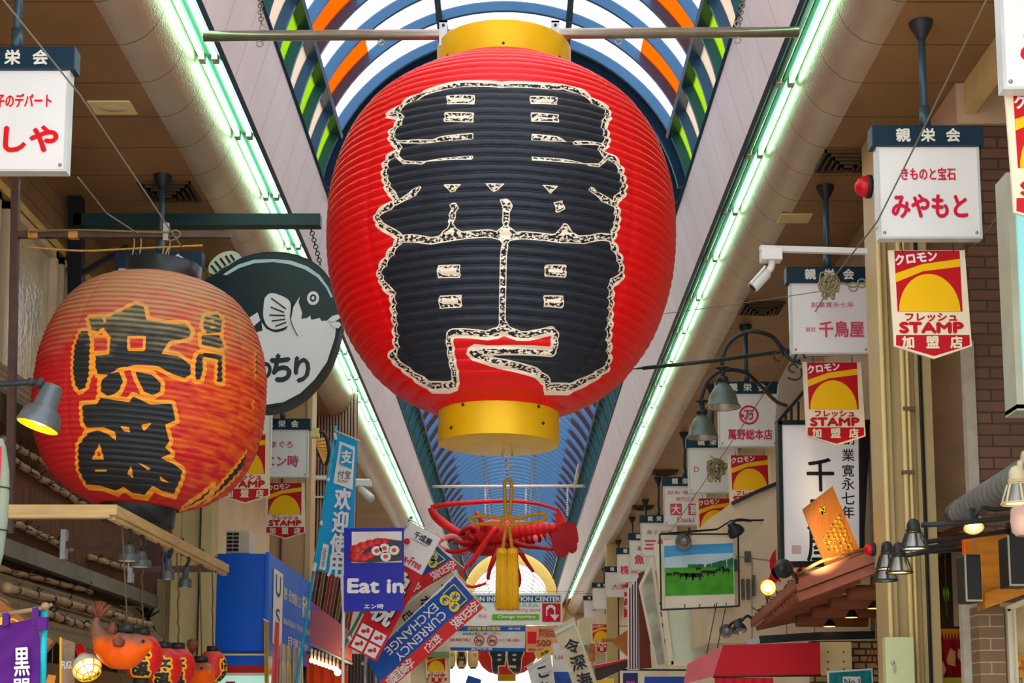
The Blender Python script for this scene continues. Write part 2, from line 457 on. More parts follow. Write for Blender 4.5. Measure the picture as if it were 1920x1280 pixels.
# ------------------------------------------------------------------ painted paper lanterns
def sd_poly(Q, poly):           # signed distance of points Q (N,2) to a polygon, negative inside
    P = np.array(poly, float); d2 = np.full(len(Q), 1e9); ins = np.zeros(len(Q), bool)
    for i in range(len(P)):
        a, c = P[i], P[(i+1) % len(P)]; e = c-a; w = Q-a
        t = np.clip((w@e)/max(e@e, 1e-12), 0, 1); q = w-t[:, None]*e; d2 = np.minimum(d2, (q*q).sum(1))
        cr = (a[1] > Q[:, 1]) != (c[1] > Q[:, 1])
        if abs(e[1]) > 1e-12: ins ^= cr & (Q[:, 0] < a[0]+(Q[:, 1]-a[1])*e[0]/e[1])
    d = np.sqrt(d2); return np.where(ins, -d, d)
def sd_line(Q, pts, hw):
    P = np.array(pts, float); d2 = np.full(len(Q), 1e9)
    for i in range(len(P)-1):
        a, c = P[i], P[i+1]; e = c-a; w = Q-a
        t = np.clip((w@e)/max(e@e, 1e-12), 0, 1); q = w-t[:, None]*e; d2 = np.minimum(d2, (q*q).sum(1))
    return np.sqrt(d2)-hw
def lantern_mesh(name, prof, nth, nz, ribs, amp, axis_c, mats, parent, art=None, seed=0, rot=0.0):
    """prof: (z, r) pairs. art(s, z) -> dict of per-vertex distances, s = r*angle from the side facing down -Y."""
    zs = np.linspace(prof[0][0], prof[-1][0], nz); pz = [p[0] for p in prof]; pr = [p[1] for p in prof]
    # smooth monotone-ish interpolation by dense averaging
    base = np.interp(zs, pz, pr); k = max(3, nz//30); ker = np.ones(k)/k
    pad = np.concatenate([np.full(k, base[0]), base, np.full(k, base[-1])]); sm = np.convolve(pad, ker, 'same')[k:-k]
    base = np.minimum(base*1.02, sm); base[0], base[-1] = pr[0], pr[-1]
    th = np.linspace(-math.pi, math.pi, nth, endpoint=False)
    Z, TH = np.meshgrid(zs, th, indexing='ij'); R0 = np.repeat(base[:, None], nth, 1)
    rng = np.random.RandomState(seed)
    ph = (Z-zs[0])/(zs[-1]-zs[0])*ribs
    wob = sum(rng.uniform(.15, .4)*np.sin(TH*rng.randint(3, 17)+rng.uniform(0, 6)+ph*.13*rng.randint(0, 3)) for _ in range(5))*.22
    R = R0 + amp*(np.abs(np.cos(math.pi*(ph+wob*.25)))**.7-.6)
    for a in np.arange(8): R -= amp*.35*np.exp(-((np.angle(np.exp(1j*(TH-rot-a*math.pi/4))))/.02)**2)
    X = R*np.sin(TH); Y = -R*np.cos(TH)
    V = np.stack([X, Y, Z], -1).reshape(-1, 3)
    i, j = np.meshgrid(np.arange(nz-1), np.arange(nth), indexing='ij'); j2 = (j+1) % nth
    Fc = np.stack([i*nth+j, i*nth+j2, (i+1)*nth+j2, (i+1)*nth+j], -1).reshape(-1, 4)
    me = bpy.data.meshes.new(name); me.from_pydata(V.tolist(), [], Fc.tolist())
    me.polygons.foreach_set('use_smooth', [True]*len(Fc)); me.materials.append(mats)
    at = me.attributes.new('rib', 'FLOAT', 'POINT'); at.data.foreach_set('value', np.sin(2*math.pi*(ph+wob*.25)+.6).reshape(-1).astype(np.float32))
    if art:
        S = (R0*TH).reshape(-1); ZZ = Z.reshape(-1)
        for key, val in art(np.stack([S, ZZ], 1)).items():
            at = me.attributes.new(key, 'FLOAT', 'POINT'); at.data.foreach_set('value', np.clip(val, -1, 1).astype(np.float32))
    me.update()
    o = bpy.data.objects.new(name, me); COL.objects.link(o); o.parent = parent; o.location = axis_c
    return o
def surf_uv(px, py, C, prof):   # where a point of the photograph lies on the lantern's skin: (arc length, height)
    u = (px-PX)/F; v = (PY-py)/F; d = Vector((u, CS-v*SN, SN+v*CS)); pz = [p[0] for p in prof]; pr = [p[1] for p in prof]
    D = C.y-max(pr)*.8
    for _ in range(12):
        p = EYE+d*(D/d.y); x = p.x-C.x; z = p.z-C.z
        r = float(np.interp(z, pz, pr)); x = max(-.995*r, min(.995*r, x))
        D = .5*D+.5*(C.y-math.sqrt(max(r*r-x*x, 0)))
    return (r*math.asin(x/r), z)
class NT:                       # tiny node helper
    def __init__(s, m): s.n = m.node_tree.nodes; s.l = m.node_tree.links
    def m(s, op, a, b=0.0):
        k = s.n.new('ShaderNodeMath'); k.operation = op
        for i, x in enumerate((a, b)):
            if isinstance(x, (int, float)): k.inputs[i].default_value = x
            else: s.l.new(x, k.inputs[i])
        return k.outputs[0]
    def attr(s, n):
        k = s.n.new('ShaderNodeAttribute'); k.attribute_name = n; return k.outputs['Fac']
    def mix(s, f, a, b):
        k = s.n.new('ShaderNodeMixRGB')
        for i, x in zip((0, 1, 2), (f, a, b)):
            if isinstance(x, (int, float)): k.inputs[i].default_value = x
            elif isinstance(x, tuple): k.inputs[i].default_value = x
            else: s.l.new(x, k.inputs[i])
        return k.outputs[0]
    def step(s, x, a, w=.0012):  # 1 where x < a
        return s.m('MINIMUM', s.m('MAXIMUM', s.m('ADD', s.m('DIVIDE', s.m('SUBTRACT', a, x), w), .5), 0), 1)
    def noise(s, scale, detail=3, stretch=None):
        tc = s.n.new('ShaderNodeTexCoord'); v = tc.outputs['Object']
        if stretch:
            mp = s.n.new('ShaderNodeMapping'); mp.inputs['Scale'].default_value = stretch; s.l.new(v, mp.inputs[0]); v = mp.outputs[0]
        k = s.n.new('ShaderNodeTexNoise'); k.inputs['Scale'].default_value = scale; k.inputs['Detail'].default_value = detail
        s.l.new(v, k.inputs['Vector']); return k.outputs['Fac']

# ---- the great red lantern
ZL = 8.75
LC = W(940, 450, ZL)
edge = [(146, 127), (165, 166), (183, 197), (205, 229), (227, 255), (267, 284), (300, 299), (325, 308), (360, 317), (392, 322), (440, 324), (480, 323), (524, 318), (560, 310), (599, 297), (630, 284), (657, 268), (703, 234), (732, 201), (750, 172), (762, 147), (776, 105)]
kL = ZL/F
LP = [(WD(940, y, LC.y).z-LC.z, w*kL) for y, w in edge][::-1]
gold = mat('lantern_gold', (226, 176, 8), .36, .25, var=.1, sc=5)
goldin = mat('lantern_gold_underside', (172, 122, 6), .5, .1, var=.1)
lant = Th('paper_lantern', 'giant red paper lantern with black brushed characters and yellow end bands, hung on a pipe', 'lantern', loc=LC, ry=math.radians(.75))
lm = bpy.data.materials.new('great_lantern_paper'); lm.use_nodes = True
N = NT(lm); p = N.n['Principled BSDF']
e_ = N.attr('edge'); f_ = N.attr('feat')
RED = lin((226, 4, 16)); BLK = lin((20, 25, 33)); CRM = lin((238, 222, 200))
redc = N.mix(N.m('MULTIPLY', N.noise(14), .5), RED, lin((200, 0, 12)))
dash = N.m('GREATER_THAN', N.noise(56, 1, (1, 1, 1.7)), .475)
ink = N.mix(dash, CRM, BLK)
blk = N.mix(N.m('MULTIPLY', N.noise(20), .6), BLK, lin((34, 44, 60)))
c = N.mix(N.step(e_, 0), redc, CRM)
c = N.mix(N.step(e_, -.016), c, ink)
c = N.mix(N.step(e_, -.038), c, CRM)
c = N.mix(N.step(e_, -.044), c, blk)
inblk = N.step(e_, -.03)
c = N.mix(N.m('MULTIPLY', N.step(f_, 0), inblk), c, CRM)
c = N.mix(N.m('MULTIPLY', N.step(f_, -.005), inblk), c, ink)
c = N.mix(N.m('MULTIPLY', N.step(f_, -.019), inblk), c, CRM)
N.l.new(c, p.inputs['Base Color']); p.inputs['Roughness'].default_value = .4; p.inputs['Specular IOR Level'].default_value = .35
bp = N.n.new('ShaderNodeBump'); bp.inputs['Strength'].default_value = .35; bp.inputs['Distance'].default_value = .012
N.l.new(N.noise(26, 4, (1, 1, 2.2)), bp.inputs['Height']); N.l.new(bp.outputs[0], p.inputs['Normal'])

up = lambda P: [(x/2.4+560, y/2.4) for x, y in P]
lo = lambda P: [(x/2.4+560, y/2.4+420) for x, y in P]
OUT = up([(640, 385), (700, 368), (900, 368), (1100, 372), (1180, 370), (1260, 392), (1330, 440), (1390, 475), (1405, 525), (1385, 560), (1400, 620), (1395, 655), (1376, 672), (1420, 690), (1460, 750), (1478, 830), (1470, 880), (1440, 905), (1450, 960), (1448, 1008)]) + \
 lo([(1425, 70), (1460, 140), (1475, 220), (1465, 250), (1425, 275), (1425, 380), (1415, 500), (1415, 620), (1405, 655), (1330, 710), (1220, 766), (1115, 766), (1108, 740), (1112, 722), (1070, 690), (980, 665), (870, 640), (790, 615), (765, 590), (770, 555), (800, 540), (860, 545), (1140, 548), (1145, 500), (1100, 510), (1040, 525), (990, 525), (950, 510), (932, 500), (910, 515), (860, 525), (760, 515), (705, 515), (715, 600), (735, 690), (730, 750), (690, 765), (615, 765), (540, 720), (450, 650), (410, 610), (415, 580), (435, 560), (425, 440), (415, 330), (400, 320), (375, 290), (352, 240), (360, 200), (390, 150), (440, 75), (360, 30)]) + \
 up([(340, 1000), (340, 970), (370, 940), (420, 905), (390, 870), (370, 800), (375, 740), (400, 700), (432, 680), (400, 640), (400, 600), (430, 560), (440, 545), (390, 540), (385, 520), (430, 490), (480, 450), (560, 410)])
HOL = [up(q) for q in ([(660, 432), (788, 432), (788, 472), (664, 475)], [(1033, 433), (1158, 433), (1158, 470), (1038, 468)], [(652, 510), (785, 508), (783, 550), (650, 554)], [(1040, 505), (1166, 514), (1166, 550), (1042, 546)],
       [(640, 618), (785, 602), (782, 630), (640, 640), (560, 648)], [(1045, 602), (1160, 612), (1200, 632), (1290, 642), (1045, 630)], [(530, 740), (640, 714), (785, 700), (785, 722), (660, 726)], [(1047, 700), (1200, 710), (1345, 740), (1200, 730), (1047, 722)],
       [(648, 833), (735, 833), (690, 872)], [(838, 828), (930, 826), (880, 866)], [(1093, 830), (1170, 832), (1135, 868)], [(680, 925), (708, 912), (722, 935), (705, 968), (676, 975), (690, 950)], [(905, 895), (940, 888), (966, 925), (955, 950), (925, 950)], [(1148, 905), (1188, 898), (1200, 938), (1162, 956)])]
HOL += [lo(q) for q in ([(628, 188), (732, 182), (733, 245), (630, 247)], [(1112, 180), (1210, 180), (1208, 237), (1110, 232)], [(636, 324), (740, 318), (742, 378), (640, 384)], [(1108, 316), (1200, 318), (1198, 374), (1110, 368)],
        [(625, 72), (668, 20), (690, -12), (712, 20), (760, 52)], [(880, 45), (912, 15), (935, -12), (958, 15), (990, 45), (932, 100)], [(1135, 62), (1175, 20), (1200, -14), (1228, 20), (1275, 65)])]
LIN = [(lo(q), w) for q, w in (([(430, 75), (500, 68), (600, 80), (680, 66), (760, 52), (860, 44), (935, 60), (1010, 50), (1100, 56), (1180, 66), (1280, 66), (1360, 52), (1430, 60)], .020),
        ([(690, -10), (696, -40), (702, -70)], .017), ([(935, -10), (936, -60)], .019), ([(932, 95), (926, 140), (924, 430), (930, 480)], .018),
        ([(860, 492), (905, 475), (930, 440), (955, 475), (1000, 492)], .014), ([(440, -90), (500, -120), (540, -155)], .017), ([(1425, -90), (1380, -115), (1320, -158)], .017))]
LIN += [(up(q), .010) for q in ([(425, 640), (480, 645), (600, 640)], [(1390, 660), (1340, 642), (1240, 638)], [(420, 690), (470, 735), (560, 738)], [(1400, 690), (1350, 738), (1300, 735)])]
def art_big(Q):
    uv = lambda P: [surf_uv(x, y, LC, LP) for x, y in P]
    e = sd_poly(Q, uv(OUT)); f = np.full(len(Q), 1.0)
    far_ = np.abs(Q[:, 0]) > 1.25
    for h in HOL: f = np.minimum(f, sd_poly(Q, uv(h)))
    for l_, w_ in LIN: f = np.minimum(f, sd_line(Q, uv(l_), w_))
    e[far_] = 1; return {'edge': e, 'feat': f}
lantern_mesh('paper_body', LP, 420, 560, 43, .018, (0, 0, 0), lm, lant.o, art_big, 3)
def band(zt, zb, r, inner=.04):
    b = B(); b.lathe([(r, zb), (r*1.003, zb+.004), (r*1.003, zt-.004), (r, zt)], 64)
    return b
zt, zb = WD(940, 95, LC.y).z-LC.z, WD(940, 147, LC.y).z-LC.z
b = band(zt, zb-.03, 127*kL); b.lathe([(127*kL, zt), (127*kL-.02, zt), (.10, zt-.002)], 64); o = lant.part(b, 'top_band', gold, 'yellow lacquered ring at the top')
b = B()
for a in (-.95, 0, .95): b.sph((math.sin(a)*.399, -math.cos(a)*.399, zb+.03), .008, 8, 6)
b.obj('screw', iron, o)
zt, zb = WD(940, 770, LC.y).z-LC.z, WD(940, 834, LC.y).z-LC.z
b = band(zt+.03, zb, 111*kL); o = lant.part(b, 'bottom_band', gold, 'yellow lacquered ring at the bottom')
b = B(); b.lathe([(111*kL, zb), (111*kL-.01, zb-.001), (.001, zb-.001)], 64); b.obj('base_plate', gold, o)
b = B()
for a, dz in ((-.6, -.03), (.7, -.03), (-.85, -.15), (.8, -.12)): b.sph((math.sin(a)*.349, -math.cos(a)*.349, zt+dz), .010, 8, 6)
b.obj('screw', iron, o)
# the pipe it hangs from, with straps, hook and eye rings
ZP = 8.8
pipe = Th('hanging_pipe', 'long grey steel pipe spanning the arcade above the giant lantern', 'pipe', 940, 66, ZP)
b = B(); b.tube([pipe.l3(382, 68), pipe.l3(1497, 60)], .031, 16); pipe.part(b, 'pipe', steel)
for x in (832, 1041):
    b = B(); x0, z0 = pipe.l(x, 45); x1, z1 = pipe.l(x, 92)
    b.box(x0-.024, x0+.024, -.045, -.037, z1, z0); b.box(x0-.024, x0+.024, .037, .045, z1, z0); b.box(x0-.024, x0+.024, -.045, .045, z0-.012, z0)
    o = pipe.part(b, 'strap', galv)
    b = B(); b.sph((x0, -.048, z0-.03), .009, 8, 6); b.sph((x0, -.048, z1+.035), .009, 8, 6); b.obj('bolt', iron, o)
for x, y in ((715, 80), (1160, 78), (487, 82), (1383, 75), (493, 52), (1383, 45)):
    b = B(); q = pipe.l3(x, y); b.ring(q, .018, .005); pipe.part(b, 'eye_ring', steel)
b = B(); q = pipe.l3(938, 62); b.ring((q[0], -.03, q[2]), .02, .006, 'x'); b.tube([(q[0], -.04, q[2]), (q[0], -.03, q[2]-.05)], .006); pipe.part(b, 'hook', mat('rusty_hook', (120, 92, 60), .6))
for x, tx in ((490, 486), (1386, 1398)):
    b = B(); q = Vector(pipe.l3(x, 45)); e = Vector(pipe.l3(tx, -30)); n = 12
    for i in range(n): b.ring(q+(e-q)*(i+.5)/n, .014, .0035, 'y' if i % 2 else 'x', 10)
    pipe.part(b, 'chain', wire)
# tassel below the lantern
tas = Th('lantern_tassel', 'golden silk tassel with bow knot hanging under the giant lantern', 'tassel', 951, 845, ZL)
silk = mat('golden_silk', (206, 152, 12), .5, var=.1, sc=8, bump=.3, bsc=120)
cordm = mat('golden_cord', (172, 122, 18), .55, var=.3, sc=90, bump=.5, bsc=260)
b = B(); g = tas.l3
for i, (x, y, R) in enumerate(((951, 851, .030), (949, 868, .017), (953, 877, .012), (951, 886, .012), (953, 895, .010))): b.ring(g(x, y), R, .005, 'y' if i % 2 == 0 else 'x', 14)
tas.part(b, 'chain', steel)
b = B(); r = .0105
b.tube([g(953, 898), g(946, 908), g(948, 960), g(950, 975)], r, 8, 5); b.tube([g(953, 898), g(959, 908), g(957, 960), g(955, 975)], r, 8, 5)
b.tube([g(950, 972), g(930, 970), g(900, 967), g(884, 971), (g(882, 976)[0], -.01, g(882, 976)[2]), g(890, 981), g(920, 982), g(948, 983)], r, 8, 5)
b.tube([g(955, 974), g(980, 969), g(1008, 963), g(1020, 964), (g(1023, 969)[0], -.01, g(1023, 969)[2]), g(1015, 976), g(985, 981), g(955, 984)], r, 8, 5)
b.tube([g(944, 968), g(958, 974), g(962, 984), g(955, 990), g(945, 986), g(942, 976), g(948, 969), g(961, 967)], r*1.1, 8, 5)
b.tube([g(950, 986, -.01), g(946, 1005), g(943, 1028)], r, 8, 5); b.tube([g(954, 986, -.01), g(957, 1005), g(960, 1028)], r, 8, 5)
tas.part(b, 'bow_cord', cordm)
for x in (941, 961):
    b = B(); cx, cz = tas.l(x, 1038); b.lathe([(.006, .038), (.028, .03), (.034, .012), (.03, -.004), (.033, -.006)], 16, (cx, 0, cz)); t_ = tas.part(b, 'tassel_head', silk)
    b = B(); zb_ = tas.l(x, 1142)[1]-cz
    for k in range(26):
        a = 2*PI*k/26; rr = .031
        b.tube([(cx+rr*.9*math.cos(a), rr*.9*math.sin(a), cz), (cx+rr*1.04*math.cos(a), rr*1.04*math.sin(a), cz+zb_*.5), (cx+rr*1.1*math.cos(a), rr*1.1*math.sin(a), cz+zb_+random.uniform(-.006, .006))], .0046, 5)
    b.lathe([(.028, 0), (.031, zb_*.97), (.001, zb_*.97)], 16, (cx, 0, cz))
    tas.part(b, 'fringe', silk)
# ------------------------------------------------------------------ shop association hanging signs and member signs
SOF = 1.6+3.9
sleeve = mat('post_blue_grey', (58, 84, 96), .35, .3, var=.1)
def assoc_sign(label, px, py, zc, lines, group='hanging shop signs of the arcade', extra=None, cmat=None):
    t = Th('hanging_shop_sign', label, 'sign', px, py, zc, group)
    b = B(); b.box(-.305, .305, -.05, .05, -.058, .058); h = t.part(b, 'header', navy, bevel=.004)
    for dx, ch in ((-.135, '親'), (0, '栄'), (.137, '会')):
        b = B(); b.text(ch, dx, 0, .074, -.0525, .035); b.obj('header_character', offwhite, h)
    b = B(); b.box(-.278, .278, -.03, .03, -.575, -.0585); bd = t.part(b, 'board', white, bevel=.003)
    b = B()
    for x0, x1, z0, z1 in ((-.281, -.268, -.578, -.060), (.268, .281, -.578, -.060), (-.268, .268, -.578, -.566)): b.box(x0, x1, -.034, .034, z0, z1)
    b.obj('edge_frame', mat('sign_edge', (206, 212, 208), .3, .1), bd)
    for dx in (-.25, .25):
        b = B(); b.sph((dx, -.033, -.545), .009, 8, 6); b.obj('screw', steel, bd)
    b = B(); zt = SOF-t.loc.z
    b.tube([(0, 0, .058), (0, 0, zt-.01)], .021, 12); b.tube([(0, 0, .058), (0, 0, .058+zt*.18)], .028, 12)
    t.part(b, 'post', sleeve)
    b = B(); b.lathe([(.022, zt-.10), (.03, zt-.085), (.062, zt-.025), (.066, zt-.0005)], 16); t.part(b, 'ceiling_mount', iron)
    if lines:
        for tx, dx, dz, hh, w, bold in lines:
            b = B(); b.text(tx, dx, dz, hh, -.0335, bold, w); b.obj('lettering', cmat or pinkred, bd)
        if extra: b = B(); extra(b); b.obj('crest', cmat or pinkred, bd)
    return t
def ring_logo(b):
    b.ring((.01, -.034, -.267), .085, .009, 'y', 28); b.text('万', .01, -.267, .09, -.036, .03); b.text('・', -.05, -.275, .03, -.036, .05)
def squares(b):
    for dx in (-.125, .113): b.box(dx-.075, dx+.075, -.036, -.032, -.445, -.295)
crimson = mat('crimson_letter', (214, 22, 66), .45, var=.04)
sg = assoc_sign('white hanging sign cut by the right frame edge at the top, red hiragana', 1990, -70, 6.34, [('みやもと', .02, -.395, .13, .44, .03)], cmat=brightred)
R1 = assoc_sign('white hanging sign with pink-red kimono and jewellery lettering, nearest complete one on the right', 1735, 260, 8.2, [('きものと宝石', 0, -.214, .07, .295, .02), ('みやもと', 0, -.396, .129, .405, .035)], cmat=crimson)
R2 = assoc_sign('white hanging sign half covered at the top by a tied rope bundle', 1552, 518, 10.7, [('創業寛永七年', .02, -.218, .04, .306, 0), ('千鳥屋', .08, -.397, .115, .317, .02), ('菓匠', -.14, -.40, .032, .075, 0)], cmat=pinkred)
R3 = assoc_sign('white hanging sign with a round red crest over red brush lettering, behind a bell lamp', 1400, 728, 14.4, [('萬野総本店', .02, -.457, .10, .42, .02)], extra=ring_logo, cmat=crimson)
R4 = assoc_sign('white hanging sign with a frayed rope tangle in front, below the lower bell lamp', 1336, 830, 16.9, [('D', -.19, -.31, .06, None, 0)])
R5 = assoc_sign('white hanging sign with two red square characters on the right side', 1284, 903, 19.6, [('昆布 専門', -.05, -.15, .05, .36, 0), ('黒門日本', .0, -.235, .05, .25, 0), ('Daiki', .0, -.51, .065, .22, .01)], extra=squares)
b = B(); b.text('大', -.125, -.37, .12, -.038, .02); b.text('喜', .113, -.37, .12, -.038, .02); R5.part(b, 'square_lettering', white)
R6 = assoc_sign('white hanging sign with bold red characters reading three capitals, sixth from the right', 1235, 973, 23.1, [('菓子 地酒', .0, -.21, .07, .38, 0), ('三都', -.03, -.40, .16, .40, .04)])
R7 = assoc_sign('white hanging sign with red fish character, seventh along the right', 1211, 1006, 25.3, [('魚', -.12, -.39, .16, None, .03), ('産', -.11, -.2, .08, None, .02)])
R8 = assoc_sign('white hanging sign with small red shop characters, eighth along the right', 1186, 1033, 27.4, [('株', -.15, -.35, .16, None, .03), ('店', .02, -.35, .12, None, .02)])
R9 = assoc_sign('pale hanging sign with a crooked wire in front, ninth along the right', 1160, 1067, 30.7, [('大漁', 0, -.36, .1, .3, .02)])
R10 = assoc_sign('blank white hanging sign, tenth along the right', 1133, 1097, 36, [])
R11 = assoc_sign('farthest white hanging sign above the end of the right light row', 1114, 1121, 41, [('酒', 0, -.3, .1, None, .02)])
L1 = assoc_sign('white hanging sign of a sweets store cut by the left frame edge', 30, 116, 7.4, [('お菓子のデパート', .012, -.216, .071, .364, .02), ('よしや', .016, -.412, .127, .43, .045)], cmat=brightred)
L2 = assoc_sign('hanging sign mostly hidden behind the dirty orange lantern', 300, 490, 10.5, [('寿', 0, -.3, .2, None, .02)])
L3 = assoc_sign('hanging sign peeking out between the dirty lantern and the tuna sign', 450, 755, 13, [])
L4 = assoc_sign('white hanging tuna shop sign with red lettering left of the blue banner', 530, 796, 16, [('まぐろ', 0, -.22, .07, .23, .02), ('エン時', 0, -.40, .12, .36, .03)])
# string of identical-looking small ones deeper on the left is hidden by banners

stampm = mat('stamp_cream', (244, 226, 196), .45, var=.05)
def stamp_sign(label, px, py, zc, proto=[]):
    loc = W(px, py, zc); g = 'shield-shaped stamp member signs'
    if proto: return dup(proto[0], loc, label)
    t = Th('stamp_member_sign', label, 'sign', px, py, zc, g); k = 8.2/F
    b = B(); b.prism([(-73*k, 0), (70*k, 0), (76*k, -184*k), (5*k, -208*k), (-68*k, -184*k)], -.008, .008); bd = t.part(b, 'board', stampm)
    b = B(); b.prism([(-62*k, -1*k), (60*k, -1*k), (61*k, -118*k), (-60*k, -118*k)], -.0105, -.008); fr = t.part(b, 'red_field', red)
    b = B(); n = 20
    b.prism([(57*k*math.cos(a), -118*k+72*k*math.sin(a)) for a in [PI*i/n for i in range(n+1)]], -.0125, -.0105); b.obj('yellow_dome', yellow, fr)
    b = B(); b.prism([(-61*k, -62*k), (-10*k, -41*k), (60*k, -32*k), (60*k, -17*k), (-10*k, -27*k), (-61*k, -45*k)], -.0125, -.0105); b.obj('yellow_band', yellow, fr)
    b = B(); b.text('クロモン', -22*k, -15*k, 19*k, -.0125, .05, 78*k, .12); b.obj('title_lettering', white, fr)
    b = B(); b.text('フレッシュ', 2*k, -129*k, 15*k, -.0105, .05, 96*k); b.text('STAMP', 2*k, -149*k, 19*k, -.0105, .09, 117*k); b.obj('stamp_lettering', red, bd)
    b = B(); b.prism([(-64*k, -163*k), (72*k, -163*k), (72*k, -182*k), (5*k, -203*k), (-65*k, -182*k)], -.0105, -.008); lf = t.part(b, 'red_shield', red)
    for ch, dx in (('加', -43), ('盟', 3), ('店', 47)):
        b = B(); b.text(ch, dx*k, -177*k, 22*k, -.0125, .04); b.obj('shield_character', stampm, lf)
    for dx in (-48*k, 48*k):
        b = B(); b.tube([(dx, 0, .05), (dx, -.012, .02), (dx+.003, -.012, -.012), (dx, 0, -.012)], .003, 6); t.part(b, 'hook', iron)
    proto.append(t.o); return t.o
stamp_sign('red and cream shield sign hanging under the kimono sign beside the beige column', 1738, 470, 8.2)
stamp_sign('red and cream shield sign cut by the right frame edge', 1978, 170, 6.34)
stamp_sign('red and cream shield sign hanging in front of the tall black-framed calligraphy board', 1560, 679, 10.7)
stamp_sign('red and cream shield sign hanging under the round crest sign', 1405, 853, 14.6)
stamp_sign('red and cream shield sign above the cattle picture, partly cut by lamp rail', 1340, 934, 16.9)
stamp_sign('red and cream shield sign half hidden by the dirty orange lantern', 460, 814, 12.9)
stamp_sign('red and cream shield sign hanging under the tuna shop sign', 535, 905, 16)
stamp_sign('small far shield sign low on the right by the second beige column', 1127, 1170, 31.15)
stamp_sign('small far shield sign low left of the cream lanterns', 818, 1225, 29.86)
# ------------------------------------------------------------------ right-hand side, near to far
pole_grey = mat('arm_offwhite', (226, 224, 218), .4, var=.06)
# beige steel column of the arcade with conduits and switch box
col = Th('steel_column', 'beige steel arcade column right of the calligraphy board', 'column', 1685, 700, 9.6)
x0, _ = col.l(1647, 700); x1, _ = col.l(1741, 700); zt = SOF-.001-col.loc.z; zb = -col.loc.z
b = B(); xa = x0+(x1-x0)*.18; xb = x0+(x1-x0)*.80
b.box(x0, xa, -.06, .26, zb, zt); b.box(xa, xb, 0, .24, zb, zt); b.box(xb, x1, -.06, .26, zb, zt); b.box(xb-.035, xb, -.03, 0, zb, zt)
col.part(b, 'flanged_shaft', beige_steel, bevel=.003)
b = B(); b.box(xb-.012, xb, -.075, -.03, zb, zt); col.part(b, 'dark_strip', black)  # dark gap line along the flange, its shade drawn as a black strip
xp = [col.l(p, 900)[0] for p in (1655, 1692, 1702)]
for i, (x, r, ztop) in enumerate(zip(xp, (.015, .015, .010), (zt-.35, zt-.4, zt-.3))):
    b = B(); b.tube([(x, -.085, zb), (x, -.085, ztop), (x+.02, -.02, ztop+.08)], r, 10); o = col.part(b, 'conduit', cream_pipe)
for y in (772, 890):
    b = B(); q = col.l(1697, y); b.box(q[0]-.04, q[0]+.035, -.103, -.064, q[1]-.012, q[1]+.012); col.part(b, 'pipe_clamp', mat('clamp_rust', (124, 100, 72), .6, .3))
box = Th('switch_box', 'pale green metal switch box on the beige column with a small handle', 'box', 1684, 1195, 9.2)
q0 = box.l(1655, 1195); q1 = box.l(1713, 1330); b = B(); b.box(q0[0], q1[0], -.06, .02, q1[1], q0[1]); box.part(b, 'case', mat('switchbox_green', (206, 214, 160), .4, var=.04), bevel=.004)
b = B(); q = box.l(1669, 1243); b.sph((q[0], -.066, q[1]), .014, 10, 6); b.bar((q[0]+.004, -.072, q[1]), (q[0]+.008, -.07, q[1]-.06), .012, .008); box.part(b, 'handle', galv)

# building on the right: brick front face, plaster above, moulding, pilaster, plaster flank
brick_m = brick_mat('brown_brick', (92, 64, 48), (108, 76, 58), (60, 44, 36), .21, .068, .006)
bx = W(1813, 600, 8.9)
b = B(); b.box(bx.x, 4.2, bx.y, bx.y+.14, 0, WD(1813, 236, bx.y).z); struct(b, 'wall_right_brick', brick_m)
plaster = mat('pinkish_plaster', (196, 164, 132), .6, var=.1, sc=3)
zz = WD(1813, 236, bx.y).z
b = B(); b.box(bx.x-.02, 4.2, bx.y-.03, bx.y+.5, zz+.002, SOF-.002); struct(b, 'wall_right_plaster', plaster)
mould = mat('cream_moulding', (214, 186, 126), .5, var=.12, sc=5)
b = B(); b.box(2.74, 2.80, 7.0, 9.4, SOF-.2, SOF-.001); struct(b, 'trim_4', mould)
b = B(); b.box(2.72, 3.1, 9.85, 12.7, W(1770, 1000, 10).z, SOF-.002); struct(b, 'wall_right_flank', mat('stained_plaster', (172, 146, 112), .65, var=.25, sc=2.5))
# grey concrete pilaster beside the brick
b = B(); p0 = W(1798, 800, 8.95); p1 = W(1817, 800, 8.95); b.box(p0.x, p1.x, bx.y-.02, bx.y+.05, 0, WD(1798, 640, bx.y).z); struct(b, 'trim_5', mat('grey_concrete', (172, 164, 148), .7, var=.2, sc=9, bump=.3))
win = Th('slit_window', 'narrow dark-framed frosted window above the duct on the right wall', 'window', 1744, 750, 10.4)
b = B(); x0, z1 = win.l(1735, 672); x1, z0 = win.l(1756, 832)
for a in ((x0, x0+.02), (x1-.02, x1)): b.box(a[0], a[1], -.03, .03, z0, z1)
b.box(x0, x1, -.03, .03, z0, z0+.02); b.box(x0, x1, -.03, .03, z1-.02, z1); win.part(b, 'frame', mat('window_bronze', (64, 52, 44), .4))
b = B(); b.box(x0+.02, x1-.02, -.005, .005, z0+.02, z1-.02); win.part(b, 'pane', mat('frosted_pane', (196, 206, 196), .15, var=.2, sc=20))

# cyan lightbox at the right edge
lb = Th('lightbox_sign', 'pale cyan illuminated lightbox cut by the right frame edge', 'sign', 1905, 600, 7.2)
x0, z1 = lb.l(1889, 330); _, z0 = lb.l(1889, 762); x1 = x0+.5
b = B(); b.box(x0+.012, x1, -.04, .1, z0, z1); lb.part(b, 'panel', mat('cyan_panel', (150, 222, 226), .3, var=.03, emit=.25))
b = B(); b.box(x0-.022, x0+.012, -.05, .12, z0-.02, z1); b.box(x0-.022, x1, -.05, .12, z0-.03, z0); lb.part(b, 'frame', mat('lightbox_frame', (176, 180, 160), .4, .3))

